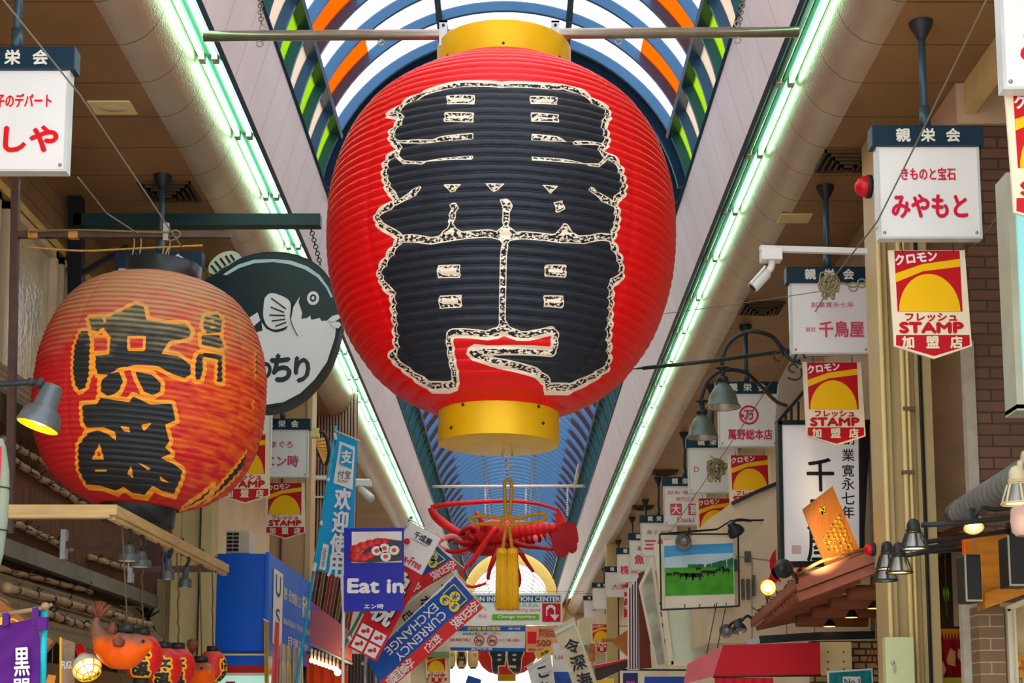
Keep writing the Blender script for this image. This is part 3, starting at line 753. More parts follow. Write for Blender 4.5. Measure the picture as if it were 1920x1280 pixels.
# strobe lamps
def strobe(label, px, py, zc, r):
    t = Th('strobe_lamp', label, 'lamp', px, py, zc); M = Matrix.Rotation(-PI/2, 4, 'Y')
    b = B(); b.lathe([(r, 0), (r*.98, r*.25), (r*.75, r*.8), (r*.3, r*1.05), (.001, r*1.1)], 20, (0, 0, 0), M); t.part(b, 'lens', mat('red_lens', (214, 18, 30), .2, var=.05))
    b = B(); b.lathe([(.001, -.03), (r*1.1, -.03), (r*1.1, 0), (r, 0)], 20, (0, 0, 0), M); t.part(b, 'base', iron)
strobe('red round strobe lamp beside the kimono sign', 1624, 350, 9.35, .066)
strobe('small dark red strobe lamp at the end of the small wooden roof', 1632, 1030, 9.7, .04)

# security camera on a white arm
cam_t = Th('security_camera', 'white security camera on a long square arm by the beige column', 'camera', 1440, 464, 9.3)
b = B(); a0 = cam_t.l(1425, 466); a1 = cam_t.l(1632, 462); b.bar((a0[0], 0, a0[1]), (a1[0], .1, a1[1]), .035, .035); cam_t.part(b, 'arm', pole_grey)
b = B(); q0 = cam_t.l(1426, 470); q1 = cam_t.l(1465, 490); b.box(q0[0], q1[0], -.05, .05, q1[1], q0[1]); cam_t.part(b, 'junction_box', pole_grey, bevel=.004)
b = B(); b.tube([cam_t.l3(1447, 488), cam_t.l3(1446, 500), cam_t.l3(1438, 512)], .022, 12, 3); cam_t.part(b, 'ball_joint', pole_grey)
b = B(); b.loft([cam_t.l3(1441, 508), cam_t.l3(1437, 512), cam_t.l3(1413, 537), cam_t.l3(1411, 539)], [.02, .036, .038, .034], 16); bd = cam_t.part(b, 'body', mat('camera_white', (214, 216, 214), .35, var=.05))
b = B(); p0 = Vector(cam_t.l3(1433, 502)); p1 = Vector(cam_t.l3(1405, 534)); b.bar(p0, p1, .085, .012, up=(-.75, 0, .75)); b.obj('sunshade', pole_grey, bd)
b = B(); d = (Vector(cam_t.l3(1411, 539))-Vector(cam_t.l3(1437, 512))).normalized(); q = Vector(cam_t.l3(1411, 539)); b.loft([q, q+d*.004], .026, 14); b.obj('lens', black, bd)

# vents and downlights on the soffits
ventm = mat('vent_bronze', (92, 74, 54), .45, .2)
def vent(label, px, py):
    t0 = (SOF-EYE.z)/((SN+((PY-py)/F)*CS)); p = EYE+t0*Vector(((px-PX)/F, CS-((PY-py)/F)*SN, SN+((PY-py)/F)*CS))
    t = Th('ceiling_vent', label, 'vent', loc=p, group='square louvre vents in the soffits')
    b = B()
    for i in range(5):
        h = .19-.036*i; z = -.002-.012*i
        for a in ((-h, -h, h, -h+.012), (-h, h-.012, h, h), (-h, -h, -h+.012, h), (h-.012, -h, h, h)): b.box(a[0], a[2], a[1], a[3], z-.02, z)
    t.part(b, 'louvres', ventm)
    b = B(); b.box(-.18, .18, -.18, .18, -.006, -.001); t.part(b, 'throat', black)
vent('square louvre vent left of the kimono sign', 1588, 300)
vent('square louvre vent below the security camera', 1428, 576)
vent('square louvre vent behind the sign post above the dirty lantern', 318, 357)
vent('far square louvre vent near the rope-tangle sign', 1247, 884)
vent('farthest square louvre vent on the right soffit', 1205, 950)
t0 = (SOF-EYE.z)/((SN+((PY-200)/F)*CS)); dlp = EYE+t0*Vector(((211-PX)/F, CS-((PY-200)/F)*SN, SN+((PY-200)/F)*CS))
dl = Th('downlight', 'cream rectangular downlight plate on the left soffit', 'light', loc=dlp)
b = B(); b.box(-.135, .135, -.10, .10, -.012, -.001); dl.part(b, 'plate', mat('downlight_cream', (236, 216, 150), .4, var=.04), bevel=.003)
b = B(); b.lathe([(.001, -.022), (.06, -.02), (.085, -.0125)], 24, M=Matrix.Scale(.62, 4, (0, 1, 0))); dl.part(b, 'lens', mat('downlight_lens', (214, 196, 150), .25, var=.05))
dl2 = Th('downlight', 'small cream downlight plate on the right soffit beyond the camera arm', 'light', loc=W(1492, 481, 11.4))
dl2.o.location.z = SOF
b = B(); b.box(-.12, .12, -.10, .10, -.012, -.001); dl2.part(b, 'plate', mat('downlight_cream', (236, 216, 150)), bevel=.003)

# tie wires and strings
def wire_thing(label, pts, r=.004, m=wire, sag=0, cat='wire', name='tie_wire'):
    P = [W(*p) for p in pts]; o = P[0].copy(); b = B(); Q = []
    for i in range(len(P)-1):
        for k in range(8):
            t = k/8; q = P[i].lerp(P[i+1], t); q.z -= sag*4*t*(1-t); Q.append(q-o)
    Q.append(P[-1]-o); b.tube(Q, r, 6); ob = b.obj(name, m, loc=o); tag(ob, label, cat); return ob
wire_thing('thin pale wire from the top frame edge past the kimono sign to the rope bundle', [(1852, -5, 7.0), (1700, 305, 7.75), (1645, 415, 8.0), (1556, 530, 10.2)], .005)
wire_thing('thin wire from the rope bundle down to the calligraphy crest sign', [(1553, 545, 10.3), (1418, 760, 12.5), (1255, 1000, 18)], .004)
wire_thing('thin wire crossing the right cove from the rope bundle toward the giant lantern', [(1545, 545, 10.3), (1400, 567, 10.8), (1245, 588, 11.5)], .003)
wire_thing('thin dark wire crossing the brick wall beside the cyan lightbox', [(1895, 375, 7.8), (1840, 445, 8.2), (1800, 490, 8.7)], .003)
wire_thing('thin wire above the top left corner running down past the sweets sign', [(-10, -20, 6.6), (150, 178, 7.0), (262, 345, 7.6), (345, 470, 8.1)], .0045)
wire_thing('short wire running from the sweets sign corner to the lantern bar', [(146, 332, 7.38), (200, 400, 7.8), (262, 440, 8.2)], .004)
def rope_bundle(label, px, py, zc, s, tail):
    t = Th('rope_bundle', label, 'rope', px, py, zc); rng = random.Random(int(px)); b = B()
    for i in range(13):
        pts = []; c = Vector((rng.uniform(-.4, .4)*s, rng.uniform(-.15, .15)*s, rng.uniform(-.35, .35)*s))
        for k in range(9): 
            a = k*.8+i; pts.append(c+Vector((math.cos(a)*rng.uniform(.3, .75)*s, rng.uniform(-.25, .25)*s, math.sin(a)*rng.uniform(.3, .9)*s)))
        b.tube(pts, .0055*s/.08, 5, 3)
    for i in range(5):
        x = rng.uniform(-.7, .7)*s; b.tube([(x, 0, -.3*s), (x+rng.uniform(-.02, .02), -.01, -.8*s), (x+.012, 0, -1.25*s), (x+.02, 0, -.7*s)], .0045*s/.08, 5, 4)
    t.part(b, 'coil', rope_mat)
    if tail:
        b = B(); b.tube([(0, 0, 0)]+[t.l3(x, y) for x, y in tail], .007, 6, 5)
        for x, y in tail[1:-1]: b.ring(t.l3(x, y), .03, .006, 'y', 12)
        t.part(b, 'tail', rope_mat)
rope_bundle('tangled pale rope bundle tied in front of the second right hanging sign', 1554, 534, 10.25, .082, [(1580, 531), (1600, 538), (1616, 531), (1632, 534)])
rope_bundle('frayed rope tangle in front of the white sign below the lower bell lamp', 1342, 876, 16.2, .13, None)

# gooseneck bell lamps and the wrought-iron arrow bracket
bell_m = mat('bell_grey_green', (92, 106, 98), .4, .35, var=.15, sc=8)
innerm = mat('reflector_inside', (196, 186, 176), .25, .5)
def bell(label, px, py, zc, w, arm, ax=None):
    t = Th('bell_lamp', label, 'lamp', px, py, zc); R = w*zc/F/2; H = R*1.55
    b = B(); b.lathe([(R*.24, H), (R*.30, H*.86), (R*.45, H*.80), (R*.62, H*.62), (R*.78, H*.40), (R*.86, H*.14), (R*.99, H*.05), (R, 0)], 32); s_ = t.part(b, 'shade', bell_m)
    b = B(); b.lathe([(R*.985, .004), (R*.84, H*.14), (R*.74, H*.4), (R*.4, H*.74), (.001, H*.78)], 32); b.obj('reflector', innerm, s_)
    b = B(); b.lathe([(R*.26, H*.95), (R*.34, H*.96), (R*.34, H*1.12), (R*.24, H*1.16), (R*.16, H*1.18), (R*.16, H*1.42), (R*.40, H*1.46), (R*.40, H*1.5), (R*.1, H*1.52)], 20); t.part(b, 'neck', iron)
    b = B(); b.tube([t.l3(x, y, dy) for x, y, dy in arm], .016, 10, 5); t.part(b, 'gooseneck_arm', iron)
    b = B(); b.sph((0, 0, H*.3), R*.22, 12, 8); t.part(b, 'bulb', mat('unlit_bulb', (240, 236, 226), .2, var=0))
bell('grey-green bell lamp on a curved arm under the second right hanging sign', 1356, 764, 10.9, 66, [(1354, 684, 0), (1355, 668, 0), (1368, 642, 0), (1395, 624, 0), (1422, 622, 0), (1450, 633, .05), (1470, 656, .1), (1500, 664, .3), (1580, 664, .4), (1656, 660, .4)])
bell('lower grey-green bell lamp left of the crest sign', 1317, 821, 11.6, 61, [(1315, 748, 0), (1317, 738, 0), (1328, 712, 0), (1350, 696, 0), (1375, 693, .05), (1400, 700, .1), (1425, 722, .3), (1455, 752, 1.0), (1475, 760, 1.66)])
ar = Th('arrow_bracket', 'thin iron rod with an arrow head pointing at the giant lantern', 'bracket', 1340, 675, 10.4)
b = B(); b.tube([ar.l3(1205, 690), ar.l3(1340, 676), ar.l3(1480, 657, .42), ar.l3(1640, 650, .75)], .014, 8); ar.part(b, 'rod', iron)
b = B(); b.loft([ar.l3(1181, 692), ar.l3(1215, 689)], [(.002, .002), (.03, .012)], 4); ar.part(b, 'arrow_head', iron)
b = B()
for x, y, r in ((1460, 668, 9), (1487, 690, 8), (1500, 672, 10)): b.ring(ar.l3(x, y, .2), r*10.4/F, .007, 'y', 20, 0, 5)
b.tube([ar.l3(1470, 659, .2), ar.l3(1485, 676, .2), ar.l3(1500, 676, .2)], .012, 8, 4); b.tube([ar.l3(1477, 708, .2), ar.l3(1490, 712, .2), ar.l3(1502, 706, .2), ar.l3(1502, 690, .2)], .008, 6, 4)
ar.part(b, 'scrollwork', iron)

# grey gabled panel and railing behind the second hanging sign
rl = Th('stair_railing', 'sloping grey panel with dark upright bars behind the second stamp sign', 'railing', 1490, 790, 13.2)
b = B(); b.prism([rl.l(*q) for q in ((1455, 790), (1500, 735), (1545, 680), (1545, 640), (1500, 640), (1462, 715))], .05, .1); rl.part(b, 'sloping_panel', mat('panel_greige', (176, 160, 140), .5))
b = B(); b.bar(rl.l3(1455, 795), rl.l3(1545, 690), .03, .03); rl.part(b, 'handrail', iron)
for x in (1473, 1484, 1497, 1512): 
    b = B(); b.bar(rl.l3(x, 870), rl.l3(x, 790-(x-1460)), .02, .02); rl.part(b, 'bar', iron)
# tall black-framed calligraphy board
cb = Th('calligraphy_board', 'tall white calligraphy board in a black frame behind the shield sign', 'sign', 1548, 930, 11.3)
f4 = [cb.l(*q) for q in ((1457, 790), (1632, 788), (1618, 1058), (1463, 1062))]
b = B(); b.prism(f4, 0, .1)
cb.part(b, 'case', black)
b = B(); b.prism([cb.l(*q) for q in ((1465, 797), (1609, 795), (1611, 1050), (1470, 1053))], -.004, 0); fc = cb.part(b, 'face', mat('backlit_acrylic', (228, 226, 224), .35, var=.02, emit=.12))
b = B()
for q in (((1457, 790), (1465, 790), (1470, 1062), (1463, 1062)), ((1457, 789), (1632, 788), (1632, 796), (1457, 797)), ((1609, 788), (1618, 788), (1620, 1058), (1611, 1058)), ((1463, 1053), (1619, 1050), (1619, 1058), (1463, 1062))): b.prism([cb.l(*p) for p in q], -.03, 0)
cb.part(b, 'frame', black)
b = B(); k = 11.3/F
for ch, y in zip('創業寛永七年', (822, 853, 882, 907, 934, 960)): b.text(ch, cb.l(1590, y)[0], cb.l(1590, y)[1], 23*k, -.006, .01)
for ch, y, h in (('千', 890, 62), ('鳥', 962, 62), ('屋', 1022, 60)): b.text(ch, cb.l(1538, y)[0], cb.l(1538, y)[1], h*k, -.006, .015, 50*k)
b.obj('calligraphy', black, fc)
b = B(); q0 = cb.l(1484, 1022); q1 = cb.l(1502, 1038); b.box(q0[0], q1[0], -.006, -.004, q1[1], q0[1]); b.obj('seal', mat('pale_seal', (232, 196, 182), .5), fc)
# cream fascia block with a red emblem behind
fas = Th('shop_fascia', 'cream panelled shop front with a red emblem behind the calligraphy board', 'shop front', 1480, 1050, 13.2)
b = B(); f_m = mat('cream_fascia', (232, 208, 174), .5, var=.1, sc=4)
b.prism([fas.l(*q) for q in ((1326, 1205), (1326, 975), (1382, 936), (1460, 905), (1530, 905), (1530, 1205))], 0, 1.2); b.prism([fas.l(*q) for q in ((1530, 905), (1530, 1205), (1632, 1205), (1632, 905))], 0, .3)
fas.part(b, 'wall', f_m)
b = B(); b.bar(fas.l3(1372, 944, -.02), fas.l3(1420, 921, -.02), .04, .03); b.bar(fas.l3(1420, 921, -.02), fas.l3(1462, 904, -.02), .04, .03); fas.part(b, 'top_edge', iron)
b = B()
for a, q in (((1380, 1043), (1460, 1052)), ((1475, 1140), (1475, 1200)), ((1410, 1052), (1410, 1205)), ((1527, 1095), (1527, 1200))): b.bar(fas.l3(*a, -.003), fas.l3(*q, -.003), .008, .008)
fas.part(b, 'panel_joints', mat('joint_grey', (150, 132, 110), .6))
b = B(); cx, cz = fas.l(1474, 1058); R = 31*13.2/F
def crescent(a0, a1, r0, r1, n=18):
    return [(cx+r1*R*math.cos(a0+(a1-a0)*i/n), cz+1.15*r1*R*math.sin(a0+(a1-a0)*i/n)) for i in range(n+1)]+[(cx+(r0+(1-r0)*abs(2*i/n-1)**2)*R*math.cos(a1+(a0-a1)*i/n), cz+1.15*(r0+(1-r0)*abs(2*i/n-1)**2)*R*math.sin(a1+(a0-a1)*i/n)) for i in range(n+1)]
b.prism(crescent(2.2, 4.4, .55, 1.0), -.008, 0); b.prism(crescent(-.9, .3, .8, 1.0), -.008, 0)
for dx in (-.12, .1): b.prism([(cx+dx-.05, cz-.16), (cx+dx+.03, cz-.16), (cx+dx+.06, cz-.06), (cx+dx+.0, cz-.03)], -.008, 0)
fas.part(b, 'emblem', mat('emblem_red', (214, 24, 36), .45))
for x, y, w, h in ((1401, 1044, 11, 20), (1392, 1105, 5, 38), (1402, 1105, 5, 38), (1412, 1098, 5, 38), (1378, 1060, 6, 22)):
    b = B(); q = fas.l(x, y); kk = 13.2/F; b.box(q[0]-w*kk/2, q[0]+w*kk/2, -.05, 0, q[1]-h*kk/2, q[1]+h*kk/2); fas.part(b, 'breaker', mat('breaker_grey', (92, 92, 78), .5, var=.3, sc=30))

# tilted wooden plaque with gilt writing on the small roof
pl = Th('wooden_plaque', 'tilted varnished wooden plaque with gilt calligraphy standing on the small roof', 'plaque', 1560, 990, 10.3)
quad = ((1505, 954), (1561, 911), (1619, 1048), (1551, 1068))
varn = mat('varnished_wood', (158, 92, 38), .28, .15, var=.2, sc=6, stretch=(14, 1, 1.2))
b = B(); b.hexa([pl.l3(*quad[3]), pl.l3(*quad[2]), pl.l3(*quad[1]), pl.l3(*quad[0])], (.03, .16, .01)); bd = pl.part(b, 'board', varn)
gilt = mat('gilt_writing', (252, 210, 70), .25, .6, var=.2, sc=60)
def onpl(u, v): return (1505+(1561-1505)*u+(1551-1505)*v+(1619-1561-46)*u*v, 954+(911-954)*u+(1068-954)*v+(1048-911-114)*u*v)
b = B(); rng = random.Random(4)
def plstroke(b, u0, v0, u1, v1, w):
    p = Vector(pl.l3(*onpl(u0, v0))); q = Vector(pl.l3(*onpl(u1, v1))); p.y = q.y = -.004; b.bar(p, q, w*1.5, .008)
for c_ in range(6):
    u = .82-.12*c_; v = .36+.03*c_
    while v < .88-.03*c_:
        for _ in range(3): plstroke(b, u+rng.uniform(-.03, .03), v+rng.uniform(0, .02), u+rng.uniform(-.03, .03), v+rng.uniform(.01, .05), .006)
        v += .062
for _ in range(12): plstroke(b, .5+rng.uniform(-.09, .09), .18+rng.uniform(-.05, .07), .5+rng.uniform(-.09, .09), .18+rng.uniform(-.05, .07), .006)
b.obj('gilt_calligraphy', gilt, bd)
# small tiled pent roof with rafters and log ends
rf = Th('pent_roof', 'small brown wooden roof above the log ends carrying the plaque', 'roof', 1540, 1110, 10.2)
wood_d = mat('dark_red_wood', (122, 66, 42), .5, var=.3, sc=4, stretch=(1, 1, 8)); wood_b = mat('brown_fascia_wood', (164, 92, 62), .5, var=.2, sc=5)
A = W(1650, 1036, 9.9); Bq = W(1492, 1096, 10.1); C = W(1411, 1168, 12.2); Dq = W(1570, 1120, 12.2)
o = rf.loc; P = [A-o, Bq-o, C-o, Dq-o]
b = B(); up_ = Vector((0, 0, .05)); b.add(P+[p+up_ for p in P], [(0, 1, 2, 3), (7, 6, 5, 4), (0, 4, 5, 1), (1, 5, 6, 2), (2, 6, 7, 3), (3, 7, 4, 0)]); rf.part(b, 'deck', wood_d)
b = B(); b.bar(P[1]+Vector((0, -.02, -.01)), P[0]+Vector((0, -.02, -.01)), .03, .075); b.bar(P[1]+Vector((.02, .02, -.085)), P[0]+Vector((.02, .02, -.085)), .03, .06); rf.part(b, 'gable_board', wood_b)
b = B(); b.bar(P[1]+Vector((0, 0, .0)), P[2], .03, .06); rf.part(b, 'eave_board', wood_b)
for i in range(14):
    q = P[1].lerp(P[2], (i+.5)/14); b = B(); b.bar(q+Vector((.02, 0, -.05)), q+Vector((.45, 0, .04)), .028, .04); rf.part(b, 'rafter', wood_b)
tile = mat('bark_thatch', (120, 84, 52), .8, var=.4, sc=30, bump=.6, bsc=80)
b = B(); rng = random.Random(9)
for i in range(60):
    q = P[1].lerp(P[2], rng.random())+Vector((rng.uniform(0, .12), 0, .055+rng.random()*.03)); b.bar(q, q+Vector((rng.uniform(-.06, .1), rng.uniform(-.05, .1), rng.uniform(.0, .04))), .014, .008)
b.tube([P[1]+Vector((0, 0, .06)), P[1].lerp(P[0], .3)+Vector((0, -.03, .09)), P[1].lerp(P[0], .6)+Vector((0, -.02, .07)), P[0]+Vector((0, 0, .06))], .012, 6, 5); rf.part(b, 'twigs', tile)
logm = mat('log_red', (150, 84, 50), .5, var=.25, sc=4, stretch=(1, 6, 6))
for i, (x, y, z, r) in enumerate(((1493, 1162, 11.6, 13), (1524, 1145, 11.2, 13), (1557, 1128, 10.8, 13), (1590, 1110, 10.4, 14))):
    t = Th('log_beam', ('lowest and farthest', 'second lowest', 'third lowest', 'topmost and nearest')[i]+' round brown log end under the small wooden roof', 'beam', x, y, z, 'log ends under the small roof')
    b = B(); b.tube([(0, 0, 0), (.55, 0, 0)], r*z/F, 20); t.part(b, 'log', logm)
    b = B(); b.loft([(-.003, 0, 0), (.001, 0, 0)], r*.93*z/F, 20); t.part(b, 'cut_face', mat('cut_wood', (120, 76, 46), .6, var=.2, sc=20))
    if i < 4:
        d = Th('strip_downlight', ('lowest', 'second', 'third', 'topmost')[i]+' small glowing downlight tucked under the round logs', 'light', x+62+10*i, y+12, z-.02, 'glowing strips under the logs')
        b = B(); b.lathe([(.05, 0), (.045, .05), (.001, .055)], 16); d.part(b, 'can', black)
        b = B(); b.lathe([(.001, -.001), (.046, -.002)], 16); d.part(b, 'glow', mat('warm_glow', (255, 214, 120), .5, var=0, emit=3))
# ------------------------------------------------------------------ right-hand side: lamps, shop fronts
def dirM(d):
    return Vector((0, 0, -1)).rotation_difference(Vector(d).normalized()).to_matrix().to_4x4()
glow = mat('lamp_glow', (255, 206, 96), .4, var=0, emit=7)
clearm = mat('lamp_glass', (150, 150, 144), .14, .2, var=.1)
def caged(label, px, ytop, yring, zc, w, arm, body=iron, lit=True):
    t = Th('caged_lamp', label, 'lamp', px, yring, zc, 'caged lamps on long arms'); k = zc/F; R = w*k/2; H = (yring-ytop)*k
    b = B(); b.lathe([(R*.46, H*.62), (R*.48, H*.72), (R*.46, H*.84), (R*.34, H*.95), (R*.15, H), (.001, H)], 24); t.part(b, 'dome', body)
    b = B()
    for i in range(3): b.lathe([(R*.48, H*(.50+.055*i)), (R*.56, H*(.51+.055*i)), (R*.56, H*(.53+.055*i)), (R*.48, H*(.54+.055*i))], 24)
    t.part(b, 'cooling_rings', body)
    b = B(); b.lathe([(R*.46, H*.52), (R*.48, H*.36), (R*.80, H*.06), (R*.82, 0)], 24); t.part(b, 'glass', clearm)
    b = B(); b.ring((0, 0, 0), R*.97, R*.075, 'z', 28); c = t.part(b, 'cage', body)
    b = B()
    for i in range(6):
        a = i*PI/3+.5; b.tube([(R*.56*math.cos(a), R*.56*math.sin(a), H*.52), (R*.72*math.cos(a), R*.72*math.sin(a), H*.34), (R*.97*math.cos(a), R*.97*math.sin(a), 0)], R*.075, 6, 3)
    b.obj('cage_wires', body, c)
    b = B(); b.lathe([(.001, H*.03), (R*.78, H*.03)], 24); t.part(b, 'glow' if lit else 'diffuser', glow if lit else innerm)
    b = B(); b.tube([t.l3(x, y, dy) for x, y, dy in arm], .0135, 10); t.part(b, 'arm', body)
    q = t.l3(*arm[-1][:2], arm[-1][2]); b = B(); b.lathe([(.001, -.03), (.045, -.03), (.045, .0), (.001, 0)], 16, q, Matrix.Rotation(PI/2, 4, 'Y')); t.part(b, 'wall_plate', body)
caged('black caged lamp with yellow glow, highest of the cluster in front of the beige column', 1714, 972, 1028, 7.5, 52, [(1728, 984, 0), (1800, 980, 0), (1935, 966, .2)])
caged('black caged lamp below the highest one, nearest to the switch box', 1686, 1016, 1073, 7.7, 50, [(1700, 1026, 0), (1735, 1016, .05), (1900, 994, .3)])
caged('black caged lamp squeezed between two others left of the column pipes', 1664, 1014, 1066, 8.2, 44, [(1678, 1030, 0), (1740, 1026, .0), (1872, 1011, .3)])
caged('black caged lamp lowest in the cluster with a pale ring', 1660, 1036, 1088, 8.6, 46, [(1670, 1046, 0), (1740, 1034, 0), (1834, 1028, .3)], lit=False)
caged('cream caged lamp cut by the right frame edge above the wooden box', 1909, 872, 944, 6.9, 62, [(1912, 880, .03), (1912, 868, .05), (1930, 862, .2)], body=mat('cream_lamp_paint', (206, 196, 160), .45))
pkl = Th('paper_lantern', 'pale pink lantern body cut by the right frame edge below the cream lamp', 'lantern', 1925, 975, 7.1)
b = B(); b.lathe([(.05, -.075), (.07, -.055), (.075, 0), (.07, .055), (.05, .075)], 24); pkl.part(b, 'body', mat('pale_pink', (226, 190, 178), .5))
b = B(); b.lathe([(.03, .075), (.03, .1), (.001, .1)], 16); pkl.part(b, 'cap', iron)
def spot(label, px, py, zc, rpx, d, lit=False, arm=None, m=iron, name='spot_lamp', group=None, long=1.5, inner=None):
    """bowl spotlight: (px, py) is the middle of the mouth, d where it points"""
    t = Th(name, label, 'lamp', px, py, zc, group); R = rpx*zc/F; M = dirM(d)
    b = B(); b.lathe([(R, 0), (R*1.02, R*.1), (R*.95, R*.45), (R*.78, R*.85), (R*.5, R*1.1), (R*.46, R*long), (R*.36, R*(long+.12)), (.001, R*(long+.14))], 28, M=M); s_ = t.part(b, 'shade', m)
    b = B(); b.lathe([(R*.98, .002), (R*.86, R*.3), (R*.6, R*.75), (.001, R*.85)], 28, M=M); b.obj('reflector', inner or innerm, s_)
    b = B(); b.lathe([(.001, R*.12), (R*.4, R*.16), (R*.55, R*.32), (R*.3, R*.6), (.001, R*.7)], 20, M=M); t.part(b, 'bulb', glow if lit else clearm)
    if arm:
        b = B(); b.tube([M @ Vector((0, 0, R*1.1))]+[t.l3(*q) for q in arm], .012, 8, 3); t.part(b, 'arm', m)
    return t
spot('dark spot lamp with a bright yellow bulb in front of the brick wall', 1826, 990, 7.6, 19, (-.1, -.55, -.83), True, [(1840, 952, 0), (1865, 955, .05), (1910, 950, .1)], long=2.3)
spot('round dark spot lamp seen from behind on the small roof, left of the plaque', 1470, 1066, 9.75, 18, (.42, .88, .05), False, [(1490, 1075, .1), (1494, 1092, .2)])
spot('small spot lamp shining straight at the viewer on the small roof', 1440, 1101, 11.6, 15, (.1, -.99, 0), True, [(1442, 1116, .03), (1440, 1122, .03)], mat('yellow_lamp_rim', (186, 150, 60), .4))
spot('dark spot lamp hanging off the low tip of the small roof', 1387, 1183, 12.2, 14, (.1, -.35, -.95), False, [(1392, 1162, 0), (1402, 1154, 0), (1414, 1163, .1), (1424, 1164, .12)])
spot('dark spot lamp left of the one at the roof tip, reflector visible', 1361, 1183, 12.6, 13, (-.35, -.85, -.3), False, [(1372, 1168, 0), (1390, 1160, 0)])
spot('dark spot lamp with visible reflector on the rail above the cattle picture', 1281, 1016, 12.9, 15, (-.3, -.85, -.45), False, [(1290, 1000, .03), (1292, 990, .05)])
spot('dark spot lamp turned away on the right end of the rail above the cattle picture', 1382, 1000, 12.9, 16, (.55, .4, -.75), False, [(1372, 980, 0), (1385, 974, .05), (1408, 976, .1)])
# pleated duct
du = Th('flexible_duct', 'grey pleated flexible duct leaning on the brick wall behind the spot lamp', 'duct', 1800, 960, 8.5)
b = B(); p0 = W(1796, 962, 8.45)-du.loc; p1 = W(1925, 888, 7.4)-du.loc; n = 150; pts = [p0.lerp(p1, i/n) for i in range(n+1)]
b.loft(pts, [.056*(1+.26*math.sin(i*.6))+.012*i/n for i in range(n+1)], 20); du.part(b, 'hose', mat('duct_grey', (112, 112, 104), .55, .2, var=.2))
b = B(); d = (p0-p1).normalized(); b.loft([p0+d*.03, p0+d*.035, p0-d*.03], [.05, .068, .068], 20); du.part(b, 'end_cap', iron)
# wooden sign box and black speakers
wb = Th('wooden_sign_box', 'orange-brown wooden box sign under the lamp arms at the right edge', 'box', 1870, 1060, 8.0)
owood = mat('orange_wood', (196, 122, 24), .45, var=.3, sc=4, stretch=(1, 1, 5))
b = B(); b.hexa([wb.l3(1833, 1128), wb.l3(1925, 1098), wb.l3(1925, 984), wb.l3(1833, 1002)], (.02, .25, 0)); wb.part(b, 'panel', owood)
b = B(); b.hexa([wb.l3(1847, 1141, -.04), wb.l3(1925, 1112, -.04), wb.l3(1925, 1080, -.04), wb.l3(1847, 1112, -.04)], (.02, .2, 0)); wb.part(b, 'lower_rail', owood)
for lab, q in (('tall black box speaker left of the wooden box sign', (1808, 1129, 1833, 1041, 7.75)), ('black box speaker cut by the right frame edge over the wooden box', (1889, 1100, 1925, 1006, 7.6))):
    t = Th('wall_speaker', lab, 'speaker', (q[0]+q[2])/2, (q[1]+q[3])/2, q[4]); x0, z0 = t.l(q[0], q[1]); x1, z1 = t.l(q[2], q[3])
    b = B(); b.box(x0, x1, -.05, .12, z0, z1); t.part(b, 'cabinet', black, bevel=.006)
    b = B(); b.box(x0-.008, x0, -.06, -.05, z0, z1); b.box(x0, x1, -.056, -.05, z0, z0+.01); t.part(b, 'trim', mat('speaker_edge', (150, 148, 132), .4, .3))
ob = Th('warning_box', 'small glowing orange box above the tall black speaker', 'box', 1814, 1024, 8.3)
x0, z0 = ob.l(1807, 1040); x1, z1 = ob.l(1821, 1009); b = B(); b.box(x0, x1, -.02, .03, z0, z1); ob.part(b, 'cover', mat('orange_cover', (240, 96, 16), .35, var=.1), bevel=.003)
b = B(); b.box(x0-.004, x1+.004, -.024, .03, z0-.01, z0); ob.part(b, 'base', iron)
# lower brick pier, concrete foot, door frame, dark shop gap with noren
lbm = brick_mat('olive_brick', (104, 84, 58), (118, 94, 66), (160, 142, 110), .19, .066, .004)
b = B(); p0 = W(1836, 1200, 8.3); p1 = W(1884, 1200, 8.3); b.box(p0.x, p1.x, p0.y, p0.y+.3, 0, WD(1836, 1137, p0.y).z); struct(b, 'wall_right_pier', lbm)
b = B(); p0 = W(1806, 1200, 8.45); p1 = W(1833, 1200, 8.45); b.box(p0.x, p1.x, p0.y, p0.y+.06, 0, WD(1806, 1126, p0.y).z); struct(b, 'trim_6', mat('grey_concrete', (172, 164, 148)))
dr = Th('shop_door', 'white framed glass door with flowers behind at the lower right corner', 'door', 1905, 1210, 8.3)
x0, z1 = dr.l(1885, 1142); x1, z0 = dr.l(1960, 1290)
b = B(); b.box(x0, x0+.022, -.03, .03, -dr.loc.z, z1+.0); b.box(x0+.022, x0+.034, -.02, .03, -dr.loc.z, z1); b.box(x0+.034, x0+.048, -.03, .03, -dr.loc.z, z1); b.bar((x0, 0, z1), (x1, 0, z1+.08), .06, .03); dr.part(b, 'frame', mat('door_frame_white', (206, 200, 176), .4))
b = B(); b.box(x0+.02, x1, .15, .17, -dr.loc.z, z1+.05); dr.part(b, 'back_panel', mat('warm_interior', (196, 176, 128), .6, var=.3, sc=6))
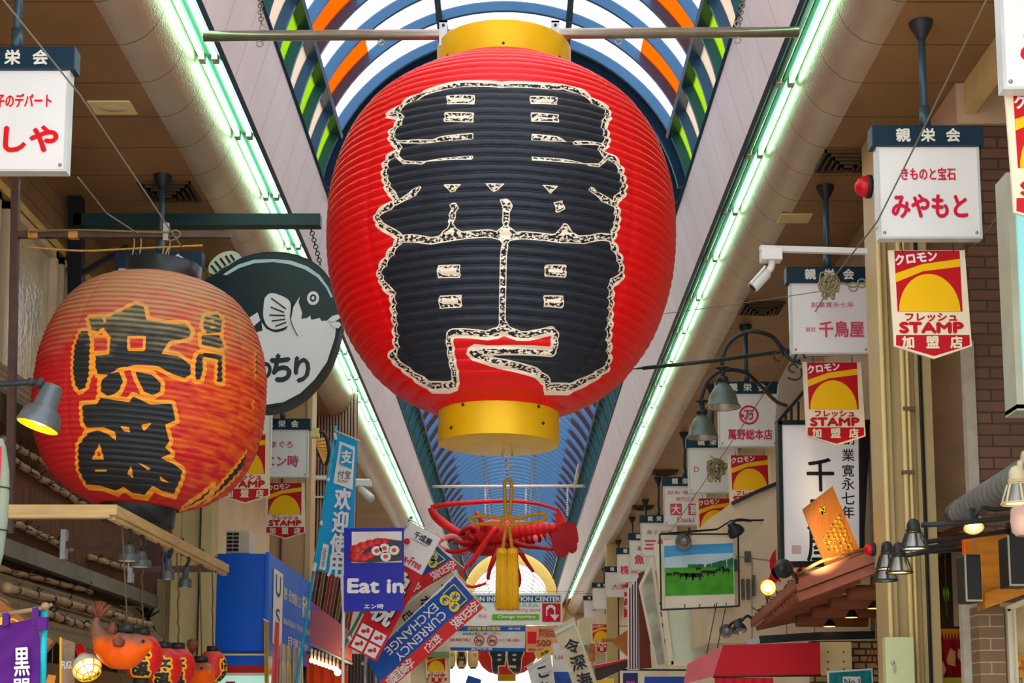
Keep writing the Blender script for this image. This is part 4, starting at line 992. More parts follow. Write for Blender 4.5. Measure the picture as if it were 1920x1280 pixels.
for q, c_ in (((1909, 1232), (226, 160, 40)), ((1914, 1246), (220, 110, 30)), ((1911, 1262), (230, 180, 60)), ((1906, 1243), (236, 200, 150))):
    f = Th('flower', 'orange blossom %s behind the glass door' % ('topmost', 'reddest', 'lowest', 'palest')[int(q[1]) % 4 if False else {1232: 0, 1246: 1, 1262: 2, 1243: 3}[q[1]]], 'flower', q[0], q[1], 8.42, 'blossoms behind the glass door'); b = B()
    for i in range(6):
        a = i*PI/3; b.sph((.016*math.cos(a), 0, .016*math.sin(a)), (.012, .006, .012), 8, 6)
    f.part(b, 'petals', mat('petal_%d' % q[1], c_, .5)); b = B(); b.sph((0, -.006, 0), .008, 8, 6); f.part(b, 'centre', yellow); b = B(); b.tube([(0, .006, -.01), (.01, .02, -.12)], .003, 5); f.part(b, 'stalk', mat('leaf_green', (96, 130, 40), .6))
b = B(); p = W(1748, 1200, 10.3); b.box(p.x-.25, 3.2, p.y+.5, p.y+.55, 0, 2.9); struct(b, 'trim_7', mat('dark_shop_interior', (62, 46, 36), .7, var=.4, sc=3))  # back panel of the gap; the interior's darkness is put into its brown
no = Th('shop_curtain', 'dark red shop curtain with pale pattern in the gap right of the beige column', 'curtain', 1775, 1180, 10.3)
def cloth(b, t, quad, nx=24, nz=8, amp=.02, waves=3, ph=0.0):
    P = [Vector(t.l3(*q)) for q in quad]; vs = []
    for j in range(nz+1):
        for i in range(nx+1):
            u, v = i/nx, j/nz; p = (P[0]*(1-u)+P[1]*u)*(1-v)+(P[3]*(1-u)+P[2]*u)*v
            vs.append((p.x, p.y+amp*math.sin(u*waves*2*PI+ph)*(.3+.7*v), p.z))
    m = nx+1; b.add(vs, [(j*m+i, (j+1)*m+i, (j+1)*m+i+1, j*m+i+1) for j in range(nz) for i in range(nx)], True)
maroon = mat('maroon_cloth', (168, 8, 34), .7, var=.2, sc=6)
b = B(); cloth(b, no, ((1744, 1184), (1806, 1180), (1806, 1272), (1746, 1276)), 30, 8, .02, 3); no.part(b, 'cloth', maroon)
b = B()
for pg in (((1754, 1240), (1766, 1240), (1772, 1255), (1766, 1270), (1758, 1268), (1760, 1252), (1750, 1268), (1750, 1250)), ((1780, 1215), (1789, 1222), (1789, 1250), (1774, 1245), (1773, 1234)), ((1794, 1216), (1800, 1218), (1800, 1240), (1793, 1232))): b.prism([no.l(*q) for q in pg], -.03, -.026)
no.part(b, 'pale_pattern', mat('pale_pattern', (226, 176, 130), .6))
b = B(); 
for x in range(1746, 1804, 6): b.prism([no.l(x, 1178), no.l(x+7, 1180), no.l(x+4, 1200)], -.028, -.024)
no.part(b, 'yellow_fringe', mat('fringe_yellow', (222, 160, 20), .6))
b = B(); b.bar(no.l3(1740, 1180), no.l3(1806, 1176), .02, .02); no.part(b, 'rod', iron)
gb = Th('counter_edge', 'yellow-green counter edge under the dark red curtain', 'counter', 1775, 1278, 10.1)
b = B(); b.box(-.14, .16, 0, .3, -.06, .03); gb.part(b, 'top', mat('lime_counter', (200, 196, 60), .5), bevel=.01); b = B(); b.box(-.13, .15, .02, .28, -gb.loc.z, -.06); gb.part(b, 'body', wood_d)
hl = Th('hanging_leaf', 'thin hanging green bamboo leaf decoration in the dark gap', 'decoration', 1774, 1110, 10.2)
b = B(); b.tube([(0, -.05, .46), (0, 0, .2), (0, 0, -.17)], .003, 5); hl.part(b, 'string', mat('leaf_green', (96, 130, 40), .6)); b = B()
for dx in (-.012, 0, .012): b.loft([(dx, 0, .04), (dx*1.3, 0, 0), (dx, 0, -.06)], [(.001, .001), (.008, .003), (.001, .001)], 6)
hl.part(b, 'leaves', mat('bright_leaf', (110, 180, 40), .5))
bm = Th('slanting_beam', 'slanting dark brown timber over the dark gap right of the column', 'beam', 1775, 1005, 9.95)
b = B(); b.bar(bm.l3(1742, 1018), bm.l3(1812, 982), .06, .05); bm.part(b, 'timber', wood_d); b = B(); b.bar(bm.l3(1750, 1032, .05), bm.l3(1812, 1000, .05), .05, .1); bm.part(b, 'soffit_board', wood_d)

# cattle picture in a black rail frame
cp = Th('cattle_picture', 'landscape picture of dark cattle on green grass in a black rail frame', 'picture', 1312, 1070, 13.0); k = 13.0/F
b = B(); b.prism([cp.l(*q) for q in ((1243, 1012), (1375, 1006), (1378, 1136), (1246, 1140))], 0, .03); cp.part(b, 'board', cream)
b = B(); b.prism([cp.l(*q) for q in ((1245, 1023), (1374, 1018), (1376, 1113), (1247, 1117))], -.004, 0); pic = cp.part(b, 'photo', mat('picture_sky', (70, 172, 232), .4, var=.35, sc=2.2, stretch=(1, 1, 3)))
b = B(); b.prism([cp.l(*q) for q in ((1246, 1045), (1290, 1040), (1374, 1036), (1375, 1062), (1246, 1064))], -.0045, -.004); b.obj('cloud_band', mat('picture_cloud', (200, 226, 236), .5, var=.1, sc=6), pic)
b = B(); b.prism([cp.l(*q) for q in ((1246, 1065), (1374, 1061), (1376, 1113), (1247, 1117))], -.005, -.004); b.obj('grass', mat('picture_grass', (70, 168, 24), .5, var=.3, sc=8), pic)
b = B(); rng = random.Random(2)
for i in range(34):
    x = rng.uniform(1324, 1373); h = 6+14*(x-1324)/50; q = cp.l(x, 1064-h/2); b.prism([(q[0]+1.8*k*math.cos(a), q[1]+h*k/2*math.sin(a)) for a in [PI*j/4 for j in range(8)]], -.006-.0001*i, -.005)
for i in range(16):
    x = rng.uniform(1287, 1318); q = cp.l(x, 1061); b.prism([(q[0]+3*k*math.cos(a), q[1]+4*k*math.sin(a)) for a in [PI*j/4 for j in range(8)]], -.006-.0001*i, -.005)
b.obj('trees', mat('picture_tree', (34, 122, 72), .6, var=.3, sc=30), pic)
b = B()
for x, y, s in ((1254, 1077, .8), (1267, 1075, .9), (1281, 1078, 1.2), (1293, 1079, 1.4), (1306, 1079, 1.5), (1309, 1066, .7), (1320, 1072, .9), (1333, 1073, 1.2), (1346, 1069, .8), (1361, 1069, 1.1), (1352, 1064, .8)):
    q = cp.l(x, y); s *= k*1.05
    b.prism([(q[0]-6*s, q[1]+3*s), (q[0]+5*s, q[1]+3.4*s), (q[0]+7*s, q[1]+1*s), (q[0]+8.5*s, q[1]-1*s), (q[0]+7*s, q[1]-1.5*s), (q[0]+5*s, q[1]-1*s), (q[0]+4.6*s, q[1]-6*s), (q[0]+3.4*s, q[1]-6*s), (q[0]+3*s, q[1]-2*s), (q[0]-3*s, q[1]-2*s), (q[0]-4*s, q[1]-6*s), (q[0]-5.2*s, q[1]-6*s), (q[0]-5.6*s, q[1]-1*s)], -.0075, -.006)
b.obj('cattle', mat('cattle_dark', (40, 30, 28), .6), pic)
b = B(); fr = [cp.l3(*q, -.1) for q in ((1237, 1001), (1384, 1001), (1386, 1136), (1240, 1143))]
for i in range(4): b.bar(fr[i], fr[(i+1) % 4], .014, .014)
for x in (1284, 1312, 1340): b.bar(cp.l3(x, 1132, -.1), cp.l3(x, 1141, -.1), .008, .008)
cp.part(b, 'rail_frame', black)
b = B(); b.bar(cp.l3(1237, 1001, -.12), cp.l3(1345, 992, -.05), .016, .016); b.bar(cp.l3(1345, 992, -.05), cp.l3(1370, 976, -.02), .012, .012); b.bar(cp.l3(1370, 976, -.02), cp.l3(1462, 974, .3), .014, .014); cp.part(b, 'lamp_rail', black)
# pale showcase, mirror panel, striped box
pp = Th('pale_showcase', 'large pale greenish panel with cream frame below the cattle picture', 'panel', 1310, 1190, 14.4)
b = B(); b.prism([pp.l(*q) for q in ((1232, 1020), (1372, 1012), (1372, 1236), (1258, 1242))], 0, .05); pp.part(b, 'sheet', mat('pale_green_sheet', (222, 230, 206), .3, var=.05, sc=3))
b = B(); b.bar(pp.l3(1230, 1020, -.03), pp.l3(1258, 1246, -.03), .05, .05); b.bar(pp.l3(1258, 1244, -.03), pp.l3(1372, 1240, -.03), .05, .05); pp.part(b, 'frame', cream); brace(pp, pp.l3(1360, 1100, .05), (3.2-pp.loc.x, .2, 0), .03)
mp_ = Th('display_panel', 'narrow leaning display panel with shiny picture left of the pale showcase', 'panel', 1222, 1150, 15.2)
b = B(); b.hexa([mp_.l3(1230, 1252), mp_.l3(1252, 1248), mp_.l3(1224, 1042), mp_.l3(1198, 1098)], (0, .06, 0)); mp_.part(b, 'frame', cream); brace(mp_, (.05, .06, 0), (3.2-mp_.loc.x, .2, 0), .03)
b = B(); b.hexa([mp_.l3(1233, 1246, -.012), mp_.l3(1246, 1243, -.012), mp_.l3(1221, 1062, -.012), mp_.l3(1203, 1100, -.012)], (0, .01, 0)); mp_.part(b, 'picture', mat('shiny_picture', (206, 200, 190), .12, .3, var=.6, sc=4))
sb = Th('striped_box', 'box with maroon and white vertical stripes and brown side, right of the far signs', 'box', 1195, 1170, 16)
b = B(); b.hexa([sb.l3(1178, 1255), sb.l3(1199, 1255), sb.l3(1197, 1075), sb.l3(1177, 1104)], (0, .1, 0)); sb.part(b, 'front', white); brace(sb, (0, .1, 0), (3.2-sb.loc.x, .2, 0), .03)
b = B(); b.hexa([sb.l3(1199, 1253), sb.l3(1222, 1251), sb.l3(1208, 1070), sb.l3(1197, 1074)], (0, .1, 0)); sb.part(b, 'side', mat('side_brown', (120, 48, 30), .5))
for i in range(4):
    x = 1180+5*i; b = B(); b.hexa([sb.l3(x, 1254, -.004), sb.l3(x+2.6, 1254, -.004), sb.l3(x+2.2, 1100-6*i, -.004), sb.l3(x-.4, 1103-6*i, -.004)], (0, .004, 0)); sb.part(b, 'stripe', mat('stripe_plum', (92, 40, 62), .5))
# red awning with its wall
aw = Th('red_awning', 'dark red canvas awning at the lower right in front of the cream panel', 'awning', 1440, 1235, 11)
b = B(); b.hexa([aw.l3(1337, 1268), aw.l3(1539, 1265), aw.l3(1537, 1204), aw.l3(1356, 1209)], (0, .02, 0)); aw.part(b, 'front_valance', mat('awning_red', (196, 4, 26), .6, var=.1, sc=2))
b = B(); b.hexa([aw.l3(1282, 1282, .35), aw.l3(1337, 1268), aw.l3(1356, 1209), aw.l3(1290, 1244, .35)], (0, .02, .0)); aw.part(b, 'side_flap', mat('awning_pink', (222, 110, 116), .6, var=.1, sc=4), 'pink side flap')  # side flap is pink, paler than the front valance
b = B(); cloth(b, aw, ((1340, 1270), (1450, 1270), (1450, 1300), (1340, 1300)), 20, 4, .015, 6); aw.part(b, 'lower_curtain', mat('awning_red', (196, 4, 26)))
b = B(); b.tube([aw.l3(1337, 1269, -.01), aw.l3(1539, 1266, -.01)], .007, 6); aw.part(b, 'front_bar', iron)
for x0_, x1_ in (((1344, 1130), (1325, 1225)), ((1362, 1130), (1345, 1215))):
    b = B(); b.tube([aw.l3(*x0_, .3), aw.l3(*x1_, .1)], .004, 5); aw.part(b, 'stay_wire', iron)
bt = Th('eave_trim', 'dark trim strip over the red awning', 'trim', 1540, 1195, 11.6)
b = B(); b.bar(bt.l3(1424, 1199), bt.l3(1535, 1192), .03, .06); b.bar(bt.l3(1535, 1192), bt.l3(1640, 1190), .03, .06); bt.part(b, 'strip', iron)
b = B(); b.bar(bt.l3(1400, 1206), bt.l3(1424, 1199), .02, .04); bt.part(b, 'end_piece', galv)
cpn = Th('plain_board', 'cream board with small screws right of the red awning', 'board', 1568, 1235, 11.3)
x0, z1 = cpn.l(1538, 1203); x1, z0 = cpn.l(1598, 1264); b = B(); b.box(x0, x1, 0, .36, z0, z1); cpn.part(b, 'sheet', mat('cream_sheet', (238, 214, 160), .5, var=.06))
for x in (1552, 1582):
    for y in (1222, 1240, 1254):
        b = B(); q = cpn.l(x, y); b.sph((q[0], 0, q[1]), .007, 6, 5); cpn.part(b, 'screw', iron)
b = B(); p0 = W(1594, 1240, 11.6); p1 = W(1652, 1240, 11.6); b.box(p0.x-.3, p1.x, p0.y, p0.y+.1, 0, WD(1600, 1201, p0.y).z); struct(b, 'wall_right_tile', brick_mat('yellow_brick', (206, 170, 104), (196, 158, 96), (70, 58, 44), .1, .052, .008))
tp = Th('teal_poster', 'teal poster with No.1 lettering at the bottom right of the awning', 'poster', 1596, 1270, 11.0); k = 11/F
b = B(); b.prism([tp.l(*q) for q in ((1551, 1258), (1636, 1252), (1638, 1300), (1553, 1300))], 0, .02); tp.part(b, 'frame', white)
b = B(); b.prism([tp.l(*q) for q in ((1554, 1261), (1633, 1256), (1635, 1300), (1556, 1300))], -.004, 0); tp.part(b, 'sheet', mat('teal_sheet', (20, 140, 140), .4, var=.5, sc=14))
b = B(); q0 = tp.l(1580, 1268); q1 = tp.l(1614, 1300); b.box(q0[0], q1[0], -.007, -.004, q1[1], q0[1]); tp.part(b, 'label', white)
b = B(); q = tp.l(1597, 1278); b.text('No.1', q[0], q[1], 12*k, -.009, .03, 28*k); tp.part(b, 'lettering', mat('teal_letter', (10, 120, 110), .5))
rs = Th('string_loop', 'thin red string loop hanging on the yellow brick wall', 'string', 1632, 1225, 11.58)
b = B(); b.tube([rs.l3(1624, 1240), rs.l3(1636, 1213), rs.l3(1646, 1248)], .006, 6); rs.part(b, 'loop', red)
# ------------------------------------------------------------------ left-hand side
wood_old = mat('weathered_boards', (150, 116, 78), .65, var=.35, sc=3, stretch=(1, .6, 8))
bark = mat('cedar_bark', (104, 66, 46), .85, var=.55, sc=5, stretch=(3, 9, .7), bump=.6, bsc=14)
shingle = mat('shingle_thatch', (142, 118, 88), .85, var=.45, sc=5, stretch=(1.5, 14, 4), bump=.7, bsc=18)
bamboo = mat('old_bamboo', (170, 138, 100), .5, var=.3, sc=8)
brownst = mat('brown_steel', (84, 60, 52), .5, .1, var=.3, sc=10)
XW = -3.3
b = B(); b.box(XW-.15, XW, 7.2, 14.5, 1.6+3.5, SOF-.001); struct(b, 'wall_left_boards', seam_mat('left_boards', (150, 118, 78), .13, .008, .4, axis='Z', rough=.6, var=.3, sc=2, bump=.3, bsc=30))
b = B(); b.box(XW-.02, XW+.03, 7.2, 14.5, 1.6+3.44, 1.6+3.5); struct(b, 'trim_8', mat('yellowed_batten', (206, 178, 104), .5, var=.15))
b = B(); b.box(XW-.15, XW-.03, 7.2, 14.5, 0, 1.6+3.44); struct(b, 'wall_left_lower', mat('brown_wall', (92, 70, 56), .6, var=.2))
frm = mat('beige_window_frame', (196, 174, 138), .45, var=.08); fgl = mat('rippled_glass', (186, 178, 146), .12, var=.25, sc=2.5, bump=.15, bsc=20, spec=.7)
for i, (ya, yb) in enumerate(((8.3, 9.15), (9.3, 10.35), (10.45, 11.0), (11.3, 12.3))):
    t = Th('shop_window', ('tall frosted window at the left frame edge', 'tall rippled window behind the brown post, second from the left', 'narrow rippled window beside the black post', 'far rippled window behind the dirty lantern')[i], 'window', loc=(XW, ya, 1.6+1.9), group='frosted windows of the left facade')
    b = B(); h = 1.5; L = yb-ya
    for q in ((0, .05), (L-.05, L)): b.box(-.02, .05, q[0], q[1], 0, h)
    b.box(-.02, .05, 0, L, 0, .05); b.box(-.02, .05, 0, L, h-.05, h); t.part(b, 'frame', frm)
    b = B(); b.box(-.02, .005, .05, L-.05, .05, h-.05); t.part(b, 'pane', fgl)
# black post and beam that carry the puffer fish sign
fb = Th('sign_gantry', 'black post and beam carrying the puffer fish sign', 'beam', 370, 415, 11.0)
b = B(); b.bar(fb.l3(143, 330), fb.l3(143, 620), .10, .10); fb.part(b, 'post', black)
b = B(); b.bar(fb.l3(140, 415), fb.l3(602, 415), .10, .092); fb.part(b, 'beam', mat('teal_black_beam', (26, 56, 58), .45, var=.15), bevel=.004)
b = B(); b.bar(fb.l3(150, 515), fb.l3(240, 462), .035, .035); fb.part(b, 'brace', black)
# puffer fish sign
fu = Th('puffer_fish_sign', 'round black and white puffer fish sign behind the dirty orange lantern', 'sign', 515, 620, 10.9)
fx = lambda P: [fu.l(x/3, y/3+400) for x, y in P]
rim = [(1120, 400), (1165, 365), (1200, 345), (1260, 310), (1340, 258), (1430, 226), (1530, 215), (1640, 224), (1740, 260), (1820, 320), (1880, 410), (1908, 500), (1915, 580), (1922, 620), (1912, 660), (1895, 730), (1850, 850), (1780, 950), (1700, 1030), (1600, 1085), (1490, 1108), (1380, 1085), (1280, 1020), (1190, 920), (1130, 800), (1100, 650), (1095, 500)]
def round_poly(P, n=4): 
    q = smooth_path([Vector((x, y, 0)) for x, y in P]+[Vector((P[0][0], P[0][1], 0))], n); return [(v.x, v.y) for v in q[:-1]]
rim = round_poly(rim)
dk = mat('fish_black', (16, 38, 44), .3, var=.06); fwh = mat('fish_white', (222, 226, 228), .32, var=.03)
b = B(); b.prism(fx(rim), 0, .17); body = fu.part(b, 'case', mat('fish_rim', (30, 44, 46), .5, var=.4, sc=14))
cx_, cy_ = 1500, 660
b = B(); b.prism([((x), z) for x, z in fx([(cx_+(x-cx_)*.965, cy_+(y-cy_)*.965) for x, y in rim])], -.006, 0); fc = fu.part(b, 'black_back', dk)
b = B()
bel = [(1340, 575), (1400, 590), (1450, 558), (1468, 610), (1500, 650), (1540, 668), (1610, 655), (1640, 590), (1650, 530), (1688, 468), (1680, 500), (1700, 560), (1695, 595), (1730, 590), (1745, 575), (1752, 600), (1800, 590), (1808, 606), (1840, 605), (1862, 585), (1888, 575), (1896, 600), (1884, 700), (1840, 836), (1770, 936), (1690, 1012), (1595, 1062), (1490, 1078), (1390, 1058), (1300, 1000), (1215, 905), (1160, 800), (1135, 660), (1150, 600)]
b.prism(fx(bel), -.009, -.006); b.obj('white_belly', fwh, fc)
b = B(); b.prism(fx([(1255, 345), (1340, 290), (1430, 262), (1540, 258), (1640, 268), (1730, 300), (1800, 350), (1850, 420), (1872, 470), (1862, 476), (1835, 420), (1785, 360), (1715, 316), (1630, 288), (1540, 275), (1430, 282), (1345, 310), (1275, 350)]), -.009, -.006); b.obj('highlight', mat('fish_highlight', (176, 206, 214), .35), fc)
b = B(); b.prism(fx(round_poly([(1490, 480), (1520, 452), (1570, 460), (1630, 495), (1636, 560), (1628, 625), (1560, 655), (1510, 640), (1484, 590), (1484, 530)])), -.014, -.006); fin = fu.part(b, 'pectoral_fin', fwh)
b = B()
for (x0, y0, x1, y1) in ((1528, 480, 1610, 540), (1525, 530, 1600, 560), (1518, 575, 1605, 578), (1530, 608, 1606, 598), (1550, 638, 1612, 615)):
    b.bar((*fx([(x0, y0)])[0][:1], -.016, fx([(x0, y0)])[0][1]), (fx([(x1, y1)])[0][0], -.016, fx([(x1, y1)])[0][1]), .004, .010)
b.obj('fin_rays', dk, fin)
def fpath(P): return [(fx([q])[0][0], -.012, fx([q])[0][1]) for q in P]
b = B(); b.loft(smooth_path([Vector(v) for v in fpath([(1484, 600), (1505, 640), (1550, 665), (1600, 655)])], 4), [(.003, .006)]*13, 6); b.loft(smooth_path([Vector(v) for v in fpath([(1650, 500), (1635, 580), (1650, 640), (1676, 690)])], 4), [(.003, .010)]*13, 6); b.obj('fin_outline', dk, fin)
b = B(); q = fx([(1762, 478)])[0]; kk = 10.9/F/3
for R_, y_, m_ in ((40, -.0095, 0), (22, -.011, 1), (10, -.0125, 0)):
    b.m = m_; b.prism([(q[0]+R_*.85*kk*math.cos(a), q[1]+R_*kk*math.sin(a)) for a in [2*PI*i/20 for i in range(20)]], y_, -.006)
fu.part(b, 'eye', [fwh, dk])
b = B(); b.prism(fx([(1845, 608), (1870, 580), (1905, 572), (1918, 590), (1895, 605), (1872, 612)]), -.02, -.006); b.prism(fx([(1858, 618), (1880, 622), (1910, 612), (1920, 630), (1905, 650), (1880, 645)]), -.02, -.006); fu.part(b, 'lips', fwh)
b = B(); b.prism(fx([(1425, 640), (1470, 600), (1478, 660), (1440, 672)]), -.012, -.006)
for ch, x, y, w, h in (('て', 1350, 905, 110, 130), ('っ', 1480, 890, 90, 100), ('ち', 1580, 870, 110, 150), ('り', 1700, 880, 80, 140)):
    q = fx([(x, y)])[0]; b.text(ch, q[0], q[1], h*kk, -.011, .045, w*kk)
fu.part(b, 'lettering', dk)
b = B(); b.prism(fx(round_poly([(1170, 325), (1172, 280), (1215, 230), (1270, 206), (1320, 208), (1350, 240), (1300, 275), (1240, 305), (1205, 335)])), .03, .10); tf = fu.part(b, 'tail_fin', mat('fin_cream_green', (206, 214, 186), .4))
b = B()
for (x0, y0, x1, y1) in ((1183, 285, 1215, 325), (1205, 262, 1240, 305), (1235, 245, 1265, 288), (1265, 232, 1292, 272), (1292, 226, 1315, 258)):
    p_, q = fx([(x0, y0)])[0], fx([(x1, y1)])[0]; b.bar((p_[0], .028, p_[1]), (q[0], .028, q[1]), .006, .016)
b.obj('fin_stripes', dk, tf)
b = B(); p0 = Vector(fu.l3(583, 428, .05)); p1 = Vector(fu.l3(601, 497, .05))
for i in range(11): b.ring(p0.lerp(p1, (i+.5)/11), .016, .004, 'y' if i % 2 else 'x', 10)
fu.part(b, 'chain', iron)

# frame with bar holding the dirty lantern
ZD = 8.1
lf = Th('lantern_gantry', 'rusty brown post and bar from which the dirty orange lantern hangs', 'frame', 240, 440, 8.25)
b = B(); b.bar(lf.l3(30, 335), (lf.l3(22, 900)[0], 0, lf.l3(22, 1000)[2]), .04, .04); lf.part(b, 'post', brownst)
b = B(); b.bar(lf.l3(22, 440), lf.l3(433, 440), .035, .037); bar_ = lf.part(b, 'bar', brownst)
for x0, x1 in ((55, 72), (130, 147)):
    b = B(); q0 = lf.l(x0, 432); q1 = lf.l(x1, 447); b.box(q0[0], q1[0], -.0195, .0195, q1[1]-.001, q0[1]+.001); b.obj('tape', mat('orange_tape', (196, 136, 60), .6, var=.3, sc=50), bar_)
b = B(); b.tube([lf.l3(40, 462), lf.l3(150, 470), lf.l3(250, 466), lf.l3(380, 460)], .006, 6, 4); lf.part(b, 'cord', mat('straw_cord', (186, 140, 70), .8, var=.3, sc=60))
for x in (249, 262, 305, 316): 
    b = B(); b.tube([lf.l3(x, 432), lf.l3(x+3, 455), lf.l3(x-1, 480, -.02)], .0035, 5, 3); lf.part(b, 'tie', rope_mat)
b = B(); b.tube([lf.l3(55, 434, -.03), lf.l3(150, 431, -.03), lf.l3(300, 436, -.03), lf.l3(330, 432, -.03), lf.l3(338, 442, -.03), lf.l3(320, 452, -.03)], .006, 6, 4); lf.part(b, 'cable', mat('cable_olive', (110, 100, 62), .6))
b = B(); q = lf.l3(313, 437); b.bar((q[0], -.02, q[2]+.05), (q[0], -.02, q[2]-.05), .03, .02); lf.part(b, 'hook_bolt', steel)

# dirty orange lantern
DC = W(284, 738, ZD); kD = ZD/F
dp = [(218, 72), (212, 95), (204, 115), (185, 145), (160, 168), (130, 185), (95, 199), (50, 209), (0, 212), (-50, 211), (-100, 201), (-140, 184), (-170, 162), (-195, 128), (-210, 96), (-216, 70)]
DP = [(z*kD, r*kD) for z, r in dp][::-1]
TILT = .07
dl_ = Th('paper_lantern', 'large dusty orange-red paper lantern with black brushed characters on the left', 'lantern', loc=DC, ry=TILT)
dm = bpy.data.materials.new('dirty_lantern_paper'); dm.use_nodes = True
N = NT(dm); p = N.n['Principled BSDF']; p.inputs['Roughness'].default_value = .6
e_ = N.attr('edge'); f_ = N.attr('feat'); wz = N.attr('wear'); du_ = N.attr('dust')
RD2 = lin((188, 16, 20)); OR2 = lin((236, 150, 30)); BK2 = lin((24, 27, 31)); DUST = lin((150, 136, 92))
ws = N.m('ADD', N.m('MULTIPLY', N.noise(9, 4, (1, 1, 4)), 2.4), N.m('SUBTRACT', wz, 1.55))
basec = N.mix(N.m('MINIMUM', N.m('MAXIMUM', ws, 0), .62), RD2, lin((232, 112, 20)))
c = N.mix(N.step(e_, .021), basec, OR2)
c = N.mix(N.step(e_, .0), c, BK2)
c = N.mix(N.step(f_, .0), c, OR2)
c = N.mix(N.step(f_, -.014), c, basec)
dz = N.m('MULTIPLY', N.m('ADD', N.m('MULTIPLY', N.noise(7, 5, (1, 1, 2)), 1.3), N.m('SUBTRACT', du_, .55)), N.m('ADD', N.m('MULTIPLY', N.attr('rib'), .5), .85))
c = N.mix(N.m('MINIMUM', N.m('MAXIMUM', dz, 0), .88), c, DUST)
N.l.new(c, p.inputs['Base Color'])
dx = lambda P: [(x/2.56+70, y/2.56+480) for x, y in P]
BLK_P = [dx(q) for q in ([(250, 350), (262, 400), (256, 560), (240, 620), (212, 636), (192, 610), (180, 540), (186, 430), (215, 352)], [(255, 290), (320, 288), (332, 330), (300, 352), (270, 346)],
  [(340, 290), (400, 262), (480, 224), (520, 236), (532, 300), (640, 318), (722, 320), (746, 355), (734, 386), (640, 402), (604, 460), (680, 470), (742, 512), (745, 560), (715, 578), (660, 560), (590, 520), (480, 513), (400, 528), (350, 560), (300, 556), (288, 520), (290, 470), (352, 462), (362, 380), (332, 345)],
  [(402, 545), (421, 590), (400, 640), (350, 664), (315, 640), (315, 592), (350, 558)], [(480, 545), (560, 560), (602, 600), (600, 640), (562, 660), (522, 640), (492, 580)],
  [(225, 705), (300, 700), (310, 670), (450, 692), (470, 664), (550, 702), (655, 700), (672, 780), (622, 800), (642, 880), (622, 908), (650, 940), (600, 960), (660, 990), (702, 1022), (694, 1062), (660, 1136), (600, 1120), (560, 1095), (520, 1140), (460, 1130), (420, 1100), (380, 1120), (310, 1095), (240, 1090), (206, 1020), (206, 900), (250, 842), (300, 826), (350, 846), (388, 878), (384, 835), (330, 812), (250, 815), (230, 790)],
  [(812, 282), (870, 275), (892, 300), (886, 360), (820, 366), (802, 330)], [(795, 372), (880, 375), (902, 430), (880, 436), (798, 420)], [(775, 470), (800, 456), (802, 540), (790, 586), (768, 586), (766, 520)],
  [(805, 458), (850, 462), (892, 470), (894, 600), (870, 596), (874, 492), (808, 478)], [(1050, 470), (1082, 500), (1082, 650), (1064, 650), (1050, 560)], [(1040, 710), (1076, 700), (1072, 780), (1048, 762)],
  [(960, 1010), (1046, 880), (1056, 920), (1000, 1010), (900, 1110), (830, 1168), (900, 1078)], [(850, 1100), (800, 1160), (780, 1212), (742, 1212), (780, 1160)])]
HOL_D = [dx(q) for q in ([(440, 376), (532, 376), (528, 446), (442, 446)], [(270, 370), (358, 372), (356, 460), (270, 460)], [(308, 890), (330, 968), (270, 968)], [(508, 800), (560, 792), (520, 836)], [(440, 1038), (462, 988), (468, 1060)], [(480, 974), (552, 1010), (540, 1022)],
  [(590, 1044), (642, 1084), (600, 1072)], [(285, 1017), (342, 1017), (342, 1027), (285, 1027)], [(405, 805), (450, 812), (455, 838), (425, 830)], [(830, 300), (858, 298), (856, 312), (830, 314)], [(835, 332), (862, 330), (860, 342), (834, 342)])]
def tilt_uv(x, y):               # untilt a traced point into the lantern's own axis
    c_, s_ = math.cos(TILT), math.sin(TILT); X, Y = x-284, 738-y
    return surf_uv(284+X*c_-Y*s_, 738-(X*s_+Y*c_), DC, DP)
def art_dirty(Q):
    uv = lambda P: [tilt_uv(x, y) for x, y in P]
    e = np.full(len(Q), 1.0); f = np.full(len(Q), 1.0)
    for q in BLK_P: e = np.minimum(e, sd_poly(Q, uv(q)))
    for q in HOL_D: f = np.minimum(f, sd_poly(Q, uv(q)))
    e[np.abs(Q[:, 0]) > .8] = 1
    rz = Q[:, 1]/DP[-1][0]
    wear = np.clip(Q[:, 0]*2.2, -.5, .75)*np.clip(1.3-np.abs(rz), 0, 1)
    return {'edge': e, 'feat': f, 'wear': wear, 'dust': np.clip(rz*1.45-.22, -1, 1)}
lantern_mesh('paper_body', DP, 320, 460, 43, .012, (0, 0, 0), dm, dl_.o, art_dirty, 11, .3)
capd = mat('lantern_black_cap', (34, 36, 38), .35, var=.2)
b = B(); b.lathe([(70*kD, 212*kD), (70*kD, 250*kD), (66*kD, 251*kD), (66*kD, 214*kD)], 48); dl_.part(b, 'top_cap', capd)
b = B(); b.lathe([(62*kD, -248*kD), (66*kD, -248*kD), (68*kD, -210*kD)], 40); b.lathe([(66*kD, -248*kD), (.001, -247*kD)], 40); dl_.part(b, 'bottom_cap', capd)
b = B(); b.ring((0, 0, 252*kD), .03, .004, 'y'); b.tube([(0, -.066*1, 240*kD), (0, -.03, 262*kD), (.01, 0, 285*kD)], .004, 6, 3); dl_.part(b, 'hanger', mat('straw_cord', (186, 140, 70)))

